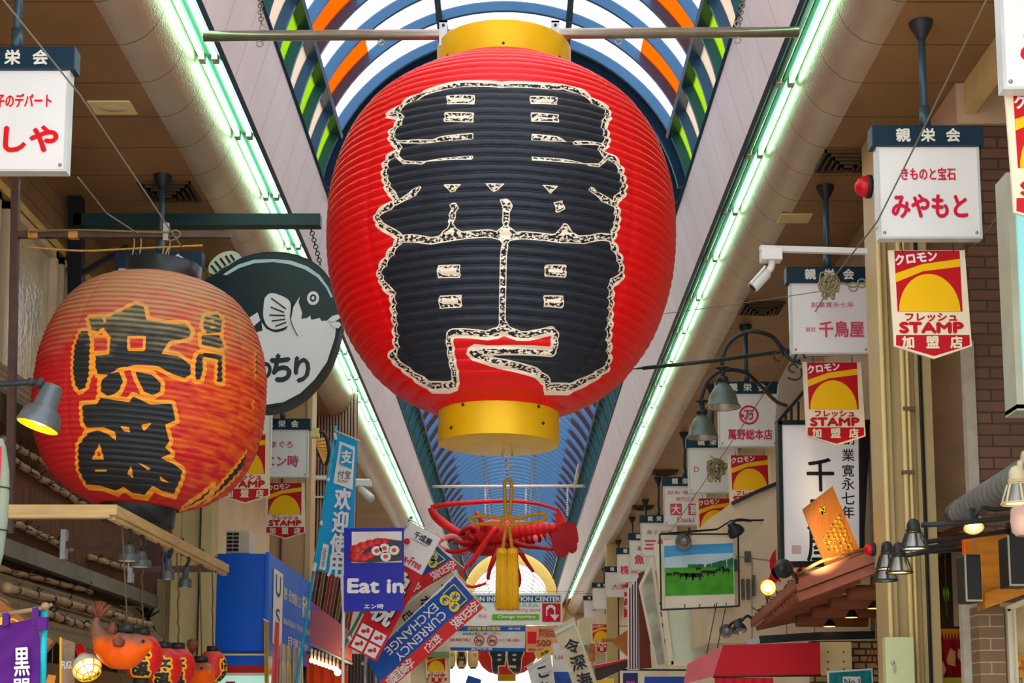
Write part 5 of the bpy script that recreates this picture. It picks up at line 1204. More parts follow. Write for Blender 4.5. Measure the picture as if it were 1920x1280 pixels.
# grey clip lamp at the left edge
lampg = mat('lamp_grey', (92, 100, 104), .32, .3, var=.08)
cl = Th('clip_lamp', 'grey bell-shaped lamp with warm yellow inside at the left edge', 'lamp', 70, 800, 6.0); k = 6/F
M = dirM((-.28, -.12, -.95))
b = B(); b.lathe([(40*k, 0), (41*k, 4*k), (36*k, 28*k), (24*k, 40*k), (23*k, 44*k), (19*k, 80*k), (16*k, 85*k), (.001, 86*k)], 36, M=M); s_ = cl.part(b, 'shade', lampg)
b = B(); b.lathe([(39*k, .001), (33*k, 24*k), (18*k, 34*k), (.001, 35*k)], 32, M=M); b.obj('inside', mat('lamp_yellow_inside', (250, 200, 30), .35, var=.05), s_)
b = B(); b.lathe([(.001, 6*k), (14*k, 8*k), (18*k, 16*k), (10*k, 30*k)], 20, M=M); cl.part(b, 'bulb', glow)
b = B(); b.tube([cl.l3(78, 718, .0), cl.l3(60, 716), cl.l3(30, 718), cl.l3(-30, 722)], .012, 10, 4); cl.part(b, 'arm', iron)
b = B(); b.sph(cl.l3(74, 718), (.022, .02, .022), 12, 8); b.sph(cl.l3(58, 716), (.018, .018, .018), 12, 8); cl.part(b, 'joint', iron)
gd = Th('hanging_drum', 'pale grey-green rounded drum with a red strip cut by the left frame edge', 'drum', -8, 940, 6.2); k = 6.2/F
b = B(); b.lathe([(10*k, -140*k), (18*k, -100*k), (23*k, -40*k), (24*k, 10*k), (22*k, 60*k), (14*k, 105*k), (8*k, 120*k)], 24, cap=True); gd.part(b, 'body', mat('pale_green_drum', (150, 168, 150), .5, var=.1))
b = B()
for z in (-55, 25): b.ring((0, 0, z*k), 24.4*k, .003, 'z', 24)
gd.part(b, 'hoop', iron)
b = B(); b.box(-.04, 15*k, -27*k, -25*k, -165*k, 100*k); gd.part(b, 'red_strip', mat('strip_red', (214, 12, 50), .4))

# the old-style shop: bark wall, small roofs, bamboo battens, gutter
Hh = lambda h: 1.6+h
b = B(); b.box(-3.28, -3.0, 8.0, 13.2, Hh(1.05), Hh(1.8)); struct(b, 'wall_left_bark', bark)
def roof(label, x0, h0, x1, h1, ya, yb, th, m, n):
    t = Th('shingle_roof', label, 'roof', loc=((x0+x1)/2, ya, Hh((h0+h1)/2)))
    b = B(); o = t.loc
    for j in range(n):
        a0 = j/n; a1 = min(1, (j+1.35)/n); P = lambda a, y, dz: Vector((x0+(x1-x0)*a, y, Hh(h0+(h1-h0)*a)+dz))-o
        f = [P(a0, ya, .0), P(a1, ya, .028), P(a1, yb, .028), P(a0, yb, .0)]; b.add(f+[p-Vector((0, 0, th)) for p in f], [(0, 1, 2, 3), (7, 6, 5, 4), (0, 4, 5, 1), (1, 5, 6, 2), (2, 6, 7, 3), (3, 7, 4, 0)])
    t.part(b, 'shingles', m); return t
r1 = roof('small upper shingle roof above the bark wall at the left edge', -3.28, 2.35, -2.82, 1.86, 8.0, 11.2, .03, shingle, 4)
r2 = roof('lower shingle roof with bamboo battens over the left shop front', -3.1, 1.0, -2.42, .47, 7.85, 11.6, .03, shingle, 5)
for i in range(9):
    b = B(); y = .05+i*.42; b.bar((-.3, y, .17), (.33, y, -.29), .03, .05); r2.part(b, 'rafter', wood_b)
b = B(); b.bar((-.34, -.03, .22), (.345, -.03, -.30), .05, .07); b.bar((-.30, -.01, .10), (.30, -.01, -.35), .05, .05); r2.part(b, 'rake_board', mat('orange_brown_board', (176, 110, 62), .55, var=.3, sc=4, stretch=(1, 1, 6)))
def bamboo_pole(label, p0, p1, r=.022, n=9, seed=1):
    p0 = Vector(p0); p1 = Vector(p1); rng = random.Random(seed); t = Th('bamboo_pole', label, 'pole', loc=p0); d = p1-p0
    pts = [d*(i/24)+Vector((0, 0, rng.uniform(-.006, .006))) for i in range(25)]
    b = B(); b.loft(pts, [r*(1.18 if i % 4 == 0 else 1) for i in range(25)], 10); t.part(b, 'cane', bamboo)
    for i in range(n):
        q = d*((i+.5)/n); b = B(); b.lathe([(r*1.25, -.008), (r*1.35, 0), (r*1.25, .008)], 10, q, Vector((0, 0, 1)).rotation_difference(d.normalized()).to_matrix().to_4x4())
        for _ in range(3): b.bar(q, q+Vector((rng.uniform(0, .06), rng.uniform(-.05, .05), rng.uniform(-.05, .05))), .006, .006)
        t.part(b, 'tie', black)
bamboo_pole('bamboo batten along the top of the bark wall, just under the upper roof', WX(20, 860, -2.98), WX(165, 952, -2.98), .022, 8, 1)
bamboo_pole('bamboo batten across the middle of the bark wall ending at the bracket', WX(10, 972, -2.97), WX(131, 1030, -2.97), .022, 6, 2)
bamboo_pole('short bamboo batten low on the bark wall left of the hanging lamps', WX(168, 1043, -2.97), WX(250, 1070, -2.97), .02, 4, 3)
bamboo_pole('bamboo batten lying on the lower roof, the longer upper one', WX(12, 1100, -2.72), WX(280, 1172, -2.72), .024, 10, 4)
bamboo_pole('bamboo batten lying low on the lower roof near the purple banner', WX(85, 1150, -2.58), WX(176, 1180, -2.58), .022, 5, 5)
bamboo_pole('bamboo batten along the foot of the gutter in deep shade', WX(0, 1066, -2.95), WX(170, 1108, -2.95), .018, 6, 6)
bamboo_pole('bamboo batten on the upper roof by the grey lamp', WX(5, 822, -2.95), WX(90, 872, -2.95), .02, 5, 7)
b = B(); b.box(-2.98, -2.9, 8.0, 12.2, Hh(1.0), Hh(1.1)); struct(b, 'trim_9', mat('grey_gutter_board', (122, 118, 110), .5, .2, var=.3, sc=4))
b = B(); b.box(-3.28, -2.86, 8.3, 12.4, 0, Hh(.42)); struct(b, 'wall_left_plank', seam_mat('plank_wall', (150, 112, 70), .15, .008, .4, rough=.6, var=.25, sc=2))
# khaki column, cream wall with leaf silhouette
khaki = mat('khaki_column_paint', (186, 166, 112), .45, var=.12, sc=3)
kc = Th('steel_column', 'khaki steel arcade column behind the row of small lanterns', 'column', 362, 1100, 12.3)
x0, _ = kc.l(322, 1100); x1, _ = kc.l(397, 1100); b = B(); b.box(x0, x0+.07, -.05, .2, -kc.loc.z, SOF-.001-kc.loc.z); b.box(x1-.09, x1, -.05, .2, -kc.loc.z, SOF-.001-kc.loc.z); b.box(x0+.07, x1-.09, 0, .15, -kc.loc.z, SOF-.001-kc.loc.z); kc.part(b, 'shaft', khaki, bevel=.003)
b = B(); b.box(x1-.1, x1-.088, -.06, -.05, -kc.loc.z, 1.6); kc.part(b, 'cable', black)
b = B(); p0 = W(225, 1130, 12.6); p1 = W(330, 1130, 12.6); b.box(p0.x, p1.x, p0.y, p0.y+.1, 0, WD(225, 1085, p0.y).z); struct(b, 'wall_left_cream', mat('cream_olive_wall', (190, 172, 122), .6, var=.15))
lfp = Th('leaf_silhouette', 'black palm leaf silhouette on the cream wall above the lanterns', 'decoration', 278, 1158, 12.4)
b = B()
for a, L in ((-.9, 30), (-.3, 22), (.45, 30), (1.0, 26), (2.6, 30), (3.6, 18)):
    d = Vector((math.sin(a), 0, math.cos(a)))*L*12.4/F; b.loft([(0, 0, 0), d*.5, d], [(.012, .004), (.05, .006), (.004, .003)], 8)
lfp.part(b, 'leaf', black); b = B(); b.tube([(0, 0, 0), (.02, 0, -.12)], .012, 8); lfp.part(b, 'stem', black)
bs = Th('blue_side_sign', 'small blue sign panel seen behind the lamp bracket', 'sign', 287, 1062, 12.8)
x0, z0 = bs.l(262, 1092); x1, z1 = bs.l(311, 1033); b = B(); b.box(x0, x1, 0, .05, z0, z1); bs.part(b, 'panel', mat('deep_blue', (6, 84, 190), .4)); b = B(); b.box(x0-.02, x1, -.01, .06, z1, z1+.03); b.box(x0-.02, x1, -.01, .06, z0-.04, z0); bs.part(b, 'frame', khaki)

# yellowed L-shaped rack with hanging lamps and little lanterns
RZ = W(210, 957, 7.0); rack = Th('lantern_rack', 'yellowed wooden rack beam from which small lanterns and lamps hang', 'rack', loc=RZ)
yw = mat('yellowed_timber', (190, 158, 106), .5, var=.2, sc=5, stretch=(1, 1, 6)); E_ = W(421, 1066, 9.45)-RZ; S_ = Vector(rack.l3(18, 957))
b = B(); b.bar(S_, (0, 0, 0), .06, .05); b.bar(S_+Vector((0, -.02, -.03)), Vector((.0, -.02, -.03)), .05, .02); rack.part(b, 'front_beam', yw, bevel=.003)
b = B(); b.bar((0, -.03, 0), E_, .06, .05); b.bar((0.0, 0, -.035), E_+Vector((0, 0, -.035)), .035, .02); rack.part(b, 'long_beam', yw, bevel=.003)
for f in (.35, .55, .75, .9):
    b = B(); q = E_*f; b.ring(q, .05, .005, 'x', 12); rack.part(b, 'wire_tie', iron)
for lab, a, c_, z in (('brown flat bracket arm from the bark wall under the rack', (125, 1021), (262, 1020), 9.0), ('farther brown bracket arm under the rack end', (250, 1067), (404, 1066), 10.0)):
    t = Th('bracket_arm', lab, 'bracket', a[0], a[1], z); b = B(); q = t.l3(*c_); b.bar((0, 0, 0), q, .02, .042); t.part(b, 'arm', brownst); b = B(); b.box(-.03, .0, -.03, .03, -.09, .09); t.part(b, 'wall_plate', galv)
def on_beam(px):                 # point of the long beam that shows at this pixel column
    lo_, hi_ = -.05, 1.05
    for _ in range(40):
        m_ = (lo_+hi_)/2
        if pix(RZ+E_*m_)[0] < px: lo_ = m_
        else: hi_ = m_
    return RZ+E_*lo_
lampb = mat('lamp_slate', (72, 76, 78), .4, .2, var=.1)
for i, (x, ytop, ybot, r) in enumerate(((240, 1020, 1052, 20), (263, 1032, 1063, 20), (315, 1046, 1086, 12), (347, 1062, 1101, 12))):
    hp = on_beam(x); z = (hp-EYE).dot(Vector((0, CS, SN)))
    t = Th('track_spotlight', 'slate-grey small spotlight under the rack, %s from the left' % ('first', 'second', 'third', 'fourth')[i], 'lamp', x, ybot, z, 'spotlights under the rack'); k = z/F; R = r*k; H = (ybot-ytop)*k
    b = B(); b.lathe([(R, 0), (R, H*.35), (R*.9, H*.42), (R*.55, H*.5), (R*.5, H*.85), (R*.3, H), (.001, H)], 24); s_ = t.part(b, 'shade', lampb); b = B(); b.lathe([(R*.97, .003), (R*.8, H*.3), (.001, H*.35)], 20); b.obj('reflector', innerm, s_)
    b = B(); b.tube([(0, 0, H), (R*.5, 0, H+.04), (0, 0, H+.08), (hp.x-t.loc.x, hp.y-t.loc.y, hp.z-t.loc.z)], .009, 8, 3); t.part(b, 'stem', black)

# little red lanterns with the same characters
sm = bpy.data.materials.new('small_lantern_paper'); sm.use_nodes = True
N = NT(sm); p = N.n['Principled BSDF']; p.inputs['Roughness'].default_value = .5
e_ = N.attr('edge'); f_ = N.attr('feat'); c = N.mix(N.m('MULTIPLY', N.noise(14), .5), lin((222, 12, 18)), lin((176, 8, 14))); c = N.mix(N.step(e_, .011), c, lin((246, 180, 20))); c = N.mix(N.step(e_, 0), c, lin((26, 22, 20))); c = N.mix(N.step(f_, 0), c, lin((246, 180, 20)))
du_ = N.attr('dust'); c = N.mix(N.m('MINIMUM', N.m('MAXIMUM', N.m('ADD', N.noise(16), N.m('SUBTRACT', du_, .7)), 0), .5), c, lin((140, 110, 90))); N.l.new(c, p.inputs['Base Color'])
sproto = []
def small_lantern(label, px, py, zc, r, face=True):
    R = r*zc/F; k = R/38; sp_ = [(40, 14), (36, 22), (26, 31), (12, 37), (0, 38), (-12, 37), (-26, 31), (-36, 21), (-40, 14)]; SP = [(z*k, q*k) for z, q in sp_][::-1]
    t = Th('small_paper_lantern', label, 'lantern', px, py, zc, 'small red lanterns under the rack', rz=0 if face else 1.2)
    s_ = R/212/kD
    def art(Q):
        e = np.full(len(Q), 1.0); f = np.full(len(Q), 1.0)
        g = lambda P: [((u+.05)*s_*1.02, v*s_) for u, v in [tilt_uv(x, y) for x, y in P]]
        for q in BLK_P[:6]: e = np.minimum(e, sd_poly(Q, g(q)))
        for q in HOL_D[:6]: f = np.minimum(f, sd_poly(Q, g(q)))
        return {'edge': e, 'feat': f, 'dust': np.clip(Q[:, 1]/(40*k)*.8-.2, -1, 1)}
    lantern_mesh('paper_body', SP, 120, 110, 26, .0016, (0, 0, 0), sm, t.o, art, int(px))
    for nm, z in (('top_cap', 46), ('bottom_cap', -46)):
        b = B(); b.lathe([(.001, (z-7)*k), (15*k, (z-7)*k), (15*k, (z+7)*k), (.001, (z+6.5)*k)], 24); t.part(b, nm, capd)
    hp = on_beam(px)-t.loc; hp = Matrix.Rotation(-t.o.rotation_euler.z, 4, 'Z') @ hp
    b = B(); n = 14; rng = random.Random(int(px)); b.tube([Vector((0, 0, 52*k)).lerp(hp, i/n)+Vector((rng.uniform(-.006, .006), 0, 0)) for i in range(n+1)], .0042, 6); t.part(b, 'cord', mat('dark_cord', (92, 78, 58), .8, var=.3, sc=80))
small_lantern('small red lantern hanging right behind the first puffer lantern', 266, 1231, 7.7, 38)
small_lantern('small red lantern in the middle of the row under the rack', 306, 1252, 8.15, 35)
small_lantern('small red lantern half hidden by the middle one of the row', 333, 1251, 8.5, 33)
small_lantern('darker red lantern last in the row next to the blue shop sign', 398, 1250, 9.2, 28, False)
# puffer fish lanterns
pf = bpy.data.materials.new('puffer_skin'); pf.use_nodes = True
N = NT(pf); p = N.n['Principled BSDF']; p.inputs['Roughness'].default_value = .4; p.inputs['Specular IOR Level'].default_value = .2
tc = N.n.new('ShaderNodeTexCoord'); sp3 = N.n.new('ShaderNodeSeparateXYZ'); N.l.new(tc.outputs['Object'], sp3.inputs[0])
h_ = N.m('ADD', N.m('MULTIPLY', sp3.outputs['Z'], 17.0), N.m('MULTIPLY', N.noise(14, 5), 2.2)); hh = N.m('MINIMUM', N.m('MAXIMUM', N.m('SUBTRACT', h_, 1.15), 0), 1)
N.l.new(N.mix(hh, N.mix(N.noise(8), lin((255, 118, 0)), lin((226, 58, 0))), lin((122, 88, 70))), p.inputs['Base Color'])
finm = mat('puffer_fin', (120, 66, 46), .5, var=.3, sc=20)
def puffer(label, px, py, zc, s, rz):
    t = Th('puffer_lantern', label, 'lantern', px, py, zc, 'dried puffer fish lanterns', rz=rz); k = s*zc/F
    P = [(58, 2), (50, 3), (35, 2), (12, -4), (-10, -4), (-28, 4), (-42, 20), (-49, 36), (-50, 48), (-46, 56)]; Rr = [4, 12, 25, 36, 36, 27, 16, 10, 7, 5]
    q = smooth_path([Vector((x*k, 0, z*k)) for x, z in P], 5); rr = np.interp(np.linspace(0, len(P)-1, len(q)), range(len(P)), Rr); b = B(); b.loft(q, [(r_*k, r_*k) for r_ in rr], 22); t.part(b, 'body', pf)
    b = B()
    for a in (-.35, 0, .35, .7): d = Vector((math.sin(a), 0, math.cos(a)))*34*k; o = Vector((-46*k, 0, 54*k)); b.loft([o, o+d*.55, o+d], [(.4*k*8, .012), (1.5*k*8, .012), (.9*k*8, .006)], 8)
    t.part(b, 'tail_fin', finm)
    b = B(); b.loft([(-20*k, 0, 20*k), (-21*k, 0, 34*k), (-18*k, 0, 48*k)], [(9*k, 3*k), (8*k, 2.5*k), (4*k, 2*k)], 10); t.part(b, 'dorsal_fin', finm)
    b = B(); b.loft([(12*k, -33*k, 6*k), (6*k, -42*k, 9*k), (-4*k, -48*k, 6*k)], [(3*k, 7*k), (2.5*k, 10*k), (1*k, 6*k)], 8); t.part(b, 'side_fin', finm)
    b = B(); b.sph((44*k, -17*k, 11*k), 3.2*k, 10, 8); t.part(b, 'eye', black)
    b = B(); b.lathe([(.001, 28*k), (18*k, 28*k), (18*k, 42*k), (.001, 42*k)], 20, (8*k, 0, 0)); t.part(b, 'top_cap', capd)
    hp = Matrix.Rotation(-rz, 4, 'Z') @ (on_beam(px)-t.loc); b = B(); b.tube([(8*k, 0, 42*k), (8*k, 0, 60*k), hp], .0042, 6); t.part(b, 'cord', mat('dark_cord', (92, 78, 58)))
puffer('orange dried puffer fish lantern with raised tail, first in the lantern row', 228, 1214, 7.25, 1.0, 0)
puffer('smaller orange puffer fish lantern tucked before the last dark lantern', 374, 1262, 8.9, .75, -.9)
# ------------------------------------------------------------------ left shops further on
blue_s = mat('shop_blue', (4, 112, 232), .35, var=.05, sc=2); blue_b = mat('shop_blue_front', (2, 98, 222), .4, var=.05, sc=2)
bsn = Th('blue_shop_sign', 'big blue box sign with a plain front and white lettering on its side', 'sign', 497, 1130, 13.3)
c0 = W(497, 1036, 13.3)-bsn.loc; c1 = W(497, 1222, 13.3)-bsn.loc; XB = c0.x
far_ = WX(581, 1090, W(497, 1036, 13.3).x)-bsn.loc
x_l = WD(398, 1100, bsn.D).x-bsn.loc.x; yb = far_.y
b = B(); b.box(x_l, 0, 0, yb, c1.z, c0.z); bsn.part(b, 'box', blue_b, bevel=.006)
b = B(); b.box(0, .03, -.02, yb, c1.z-.02, c0.z+.01); side = bsn.part(b, 'side_board', blue_s)
class SideB(B): pass
Msd = Matrix(((0, -1, 0, .033), (1, 0, 0, 0), (0, 0, 1, 0), (0, 0, 0, 1)))   # local x -> down the street, facing the middle of the street
zh = c0.z; hh_ = c0.z-c1.z
b = B(); b.T = Msd; b.text('割烹・活け魚問屋くじら', yb*.50, zh-hh_*.31, hh_*.13, 0, .03, yb*.40); b.text('新魚栄', yb*.84, zh-hh_*.33, hh_*.26, 0, .03, yb*.22); b.text('06(6633)6341 FAX(6643)6348', yb*.62, zh-hh_*.62, hh_*.085, 0, .02, yb*.64); b.text('日曜定休', yb*.66, zh-hh_*.80, hh_*.09, 0, .02, yb*.5)
b.obj('lettering', offwhite, side)
b = B(); b.T = Msd; b.add([(yb*.08, -.002, zh-hh_*.9), (yb*.27, -.002, zh-hh_*.9), (yb*.27, -.002, zh-hh_*.12), (yb*.08, -.002, zh-hh_*.12)], [(0, 1, 2, 3)]); b.obj('white_patch', white, side)
b = B(); b.T = Msd; b.text('U', yb*.175, zh-hh_*.28, hh_*.22, -.004, .02, yb*.10); b.text('S', yb*.175, zh-hh_*.6, hh_*.16, -.004, .02, yb*.08); b.obj('patch_lettering', mat('patch_teal', (40, 90, 120), .5), side)
ledge = Th('shop_ledge', 'blue and red striped ledge with mint lit sign below the blue box sign', 'ledge', 460, 1250, 13.1)
for (y0, y1, m_, nm) in ((1226, 1247, blue_b, 'blue_stripe'), (1247, 1261, red, 'red_stripe'), (1261, 1266, cream, 'cream_edge'), (1266, 1290, mat('mint_lit_panel', (190, 240, 222), .4, var=.02, emit=.35), 'mint_panel')):
    b = B(); x0, z1 = ledge.l(400, y0); x1, z0 = ledge.l(497, y1); b.box(x0, x1, 0 if nm != 'mint_panel' else .02, .4, z0, z1); ledge.part(b, nm, m_)
b = B(); b.bar(ledge.l3(405, 1227, -.02), ledge.l3(497, 1227, -.02), .012, .014); ledge.part(b, 'cream_wire', cream)
b = B(); q0 = ledge.l(423, 1277); q1 = ledge.l(440, 1290); b.box(q0[0], q1[0], .01, .02, q1[1], q0[1]); ledge.part(b, 'red_label', red)
for lab, m_, q in (('narrow mustard cloth strip at the corner of the blue sign', mat('mustard_cloth', (196, 156, 24), .7), ((495, 1160), (503, 1165), (504, 1280), (496, 1280))), ('narrow salmon cloth strip by the blue sign side', mat('salmon_cloth', (226, 96, 90), .7), ((516, 1163), (524, 1167), (522, 1285), (508, 1285)))):
    t = Th('cloth_strip', lab, 'banner', (q[0][0]+q[2][0])/2, 1220, 12.9); b = B(); cloth(b, t, q, 6, 8, .01, 1); t.part(b, 'cloth', m_)
    b = B(); b.bar(t.l3(q[0][0]-1, q[0][1]), t.l3(q[1][0]+1, q[1][1]), .01, .01); t.part(b, 'stick', cream)
for i, (x, w) in enumerate(((530, 9), (541, 9), (553, 8), (563, 7))):
    t = Th('hanging_bag', 'crumpled pale paper hanging below the blue sign lettering, %s from the left' % ('first', 'second', 'third', 'fourth')[i], 'paper', x, 1240, 13.0, 'pale papers below the blue sign'); b = B(); cloth(b, t, ((x-w/2, 1205+3*i), (x+w/2, 1207+3*i), (x+w/2+3, 1285), (x-w/2-3, 1285)), 8, 6, .03, 1.5, i); t.part(b, 'sheet', mat('paper_%d' % i, ((206, 196, 180), (214, 190, 130), (186, 176, 166), (226, 214, 190))[i], .6, var=.3, sc=8))
# beige column behind the tuna sign, louvre wall, air conditioner, camera
c2 = Th('steel_column', 'beige steel arcade column behind the tuna shop sign', 'column', 545, 1000, 16.6); x0, _ = c2.l(507, 1000); x1, _ = c2.l(583, 1000)
b = B(); b.box(x0, x1-.05, 0, .25, -c2.loc.z, SOF-.001-c2.loc.z); b.box(x1-.06, x1, -.05, .3, -c2.loc.z, SOF-.001-c2.loc.z); b.box(x0, x0+.06, -.05, .25, -c2.loc.z, SOF-.001-c2.loc.z); c2.part(b, 'shaft', mat('tan_column_paint', (206, 172, 126), .45, var=.08), bevel=.003)
b = B(); b.box(x0+.11, x0+.13, -.02, 0, -c2.loc.z, 1.0); c2.part(b, 'dark_strip', wood_d)
c3 = Th('steel_column', 'second beige arcade column low on the far right', 'column', 1148, 1200, 31); x0, _ = c3.l(1138, 1200); x1, _ = c3.l(1159, 1200)
b = B(); b.box(x0, x1, 0, .25, -c3.loc.z, SOF-.001-c3.loc.z); c3.part(b, 'shaft', beige_steel); b = B(); b.box(x1, x1+.03, .05, .1, -c3.loc.z, 2.6); c3.part(b, 'downpipe', black)
cb2 = Th('cable_box', 'cream box fixed on the column right of the tuna sign', 'box', 590, 812, 16.45); b = B(); b.box(-.04, .05, -.05, .06, -.05, .05); cb2.part(b, 'case', cream_pipe, bevel=.004); b = B(); b.tube([(.05, 0, .02), (.12, 0, -.02), (.16, .02, -.22), (.12, .05, -.35)], .02, 8, 4); cb2.part(b, 'hose', iron)
lou = Th('louvre_wall', 'wall of upright reddish-brown louvres behind the blue banner', 'wall panel', 610, 930, 18.5)
b = B(); x0, z1 = lou.l(575, 700); x1, z0 = lou.l(665, 1030); b.box(x0, x1, .1, .16, z0, z1); lou.part(b, 'backing', mat('louvre_backing', (96, 56, 50), .6))
n = 17
for i in range(n):
    b = B(); x = x0+(x1-x0)*(i+.5)/n; b.box(x-.011, x+.011, 0, .1, z0, z1); lou.part(b, 'louvre', mat('louvre_pink_grey', (178, 138, 128), .5, var=.1))
b = B(); q = lou.l(620, 896); b.box(x0, x1, -.05, -.01, q[1]-.03, q[1]+.03); q = lou.l(620, 932); b.box(x0, x1, -.03, -.01, q[1]-.012, q[1]+.012); lou.part(b, 'rail', pole_grey)
sh_ = Th('amber_shade', 'amber bamboo sunshade sloping above the louvre wall', 'blind', 600, 840, 17.6); b = B()
b.bar(sh_.l3(590, 830), sh_.l3(590, 830, .95), .03, .03)
for i in range(9): b.bar(sh_.l3(588+2*i, 826+5*i), sh_.l3(608+2.2*i, 822+7*i, .3), .02, .03)
sh_.part(b, 'slats', mat('amber_slats', (196, 138, 36), .5, var=.3)); b = B(); b.bar(sh_.l3(586, 824, -.02), sh_.l3(606, 872, -.02), .02, .02); sh_.part(b, 'cord', iron)
ac = Th('air_conditioner', 'white outdoor air conditioner unit on top of the blue box sign', 'appliance', 450, 1015, 13.6)
x0, z0 = ac.l(423, 1037); x1, z1 = ac.l(468, 994); b = B(); b.box(x0, x1, 0, .35, z0, z1); ac.part(b, 'case', mat('ac_cream', (220, 200, 172), .45, var=.06), bevel=.006)
for i in range(3):
    for j in range(5):
        if i == 2: continue
        b = B(); xx = x0+.012+i*(x1-x0)*.26; zz_ = z0+.02+j*(z1-z0-.03)/5; b.box(xx, xx+(x1-x0)*.23, -.004, .0, zz_, zz_+(z1-z0)*.12); ac.part(b, 'grille_slot', black)
cam2 = Th('security_camera', 'white security camera right of the blue banner under the left cove', 'camera', 680, 915, 17)
b = B(); b.box(-.09, .1, -.05, .05, .02, .08); cam2.part(b, 'junction_box', pole_grey); b = B(); b.tube([(-.63, -.02, .12), (-.3, .0, .10), (.08, .02, .09)], .02, 6); cam2.part(b, 'arm', pole_grey); b = B(); b.loft([(-.03, 0, .0), (.10, -.1, -.13), (.12, -.11, -.15)], [.045, .05, .04], 12); cam2.part(b, 'body', mat('camera_white', (214, 216, 214)))
# salmon awning, poles, bulbs
sa = Th('salmon_awning', 'translucent salmon pink awning with a lilac top edge left of the banners', 'awning', 620, 1180, 15)
b = B(); b.hexa([sa.l3(582, 1206), sa.l3(660, 1243, -.6), sa.l3(660, 1186, -.6), sa.l3(582, 1126)], (0, .015, 0)); sa.part(b, 'canvas', mat('salmon_canvas', (246, 136, 124), .6, var=.08, sc=3))
b = B(); b.hexa([sa.l3(582, 1142, -.004), sa.l3(606, 1146, -.19), sa.l3(582, 1126, -.004), sa.l3(582, 1127, -.004)], (0, .002, 0)); sa.part(b, 'lilac_patch', mat('lilac_patch', (206, 120, 180), .6))
b = B(); b.tube([sa.l3(582, 1207, -.02), sa.l3(660, 1244, -.62)], .012, 6); sa.part(b, 'front_rail', cream)
rng = random.Random(5)
for i in range(13):
    x = 586+6.0*i; t = Th('slanted_pole', 'slanted pole in the stack behind the salmon awning, number %s from the left' % ('one', 'two', 'three', 'four', 'five', 'six', 'seven', 'eight', 'nine', 'ten', 'eleven', 'twelve', 'thirteen')[i], 'pole', x, 1160, 16.2, 'slanted poles behind the awning')
    b = B(); dd = .09*(i % 3); p0, p1 = t.l3(x-27, 1300, dd), t.l3(x+14, 1040+3*i, dd); b.bar(p0, p1, .03, .03); c_ = ((124, 60, 52), (60, 44, 42), (170, 110, 60), (34, 32, 36), (196, 34, 40), (140, 84, 60))[i % 6]; t.part(b, 'shaft', mat('pole_col_%d' % (i % 6), c_, .5)); b = B(); b.bar(p1, Vector(p1)+(Vector(p1)-Vector(p0)).normalized()*.05, .038, .038); t.part(b, 'tip', black)
bulbm = mat('warm_bulb', (255, 226, 170), .4, var=0, emit=9)
for i in range(8):
    x, y = 584+7*i, 1238+2.4*i+(5 if i == 7 else 0); t = Th('light_bulb', ('first', 'second', 'third', 'fourth', 'fifth', 'sixth', 'seventh', 'last and largest')[i]+' warm bulb of the string under the salmon awning', 'light', x, y, 14.3, 'bulbs under the salmon awning')
    r = .034 if i == 7 else .022; b = B(); b.sph((0, 0, 0), r, 12, 8); t.part(b, 'bulb', bulbm); b = B(); b.tube([(0, 0, r), (0, 0, r+.09)], .01, 8); t.part(b, 'socket', cream)
ow = Th('orange_curtain', 'bright orange-red shop curtain glowing under the salmon awning', 'curtain', 615, 1262, 15.2)
b = B(); cloth(b, ow, ((575, 1222), (652, 1246), (652, 1300), (575, 1300)), 20, 5, .02, 4); ow.part(b, 'cloth', mat('orange_cloth', (236, 70, 14), .6, var=.15)); b = B(); b.bar(ow.l3(575, 1222), ow.l3(652, 1246), .02, .02); ow.part(b, 'rod', iron)
sl2 = Th('striped_screen', 'dark striped slat screen under the tax-free banner', 'screen', 690, 1260, 15.6); x0, z1 = sl2.l(652, 1225); x1, z0 = sl2.l(725, 1300); b = B(); b.box(x0, x1, .05, .1, z0, z1); sl2.part(b, 'backing', mat('screen_grey', (150, 130, 118), .6))
for i in range(12): b = B(); x = x0+(x1-x0)*(i+.3)/12; b.box(x, x+.012, 0, .05, z0, z1); sl2.part(b, 'slat', mat('slat_dark', (56, 40, 44), .5))

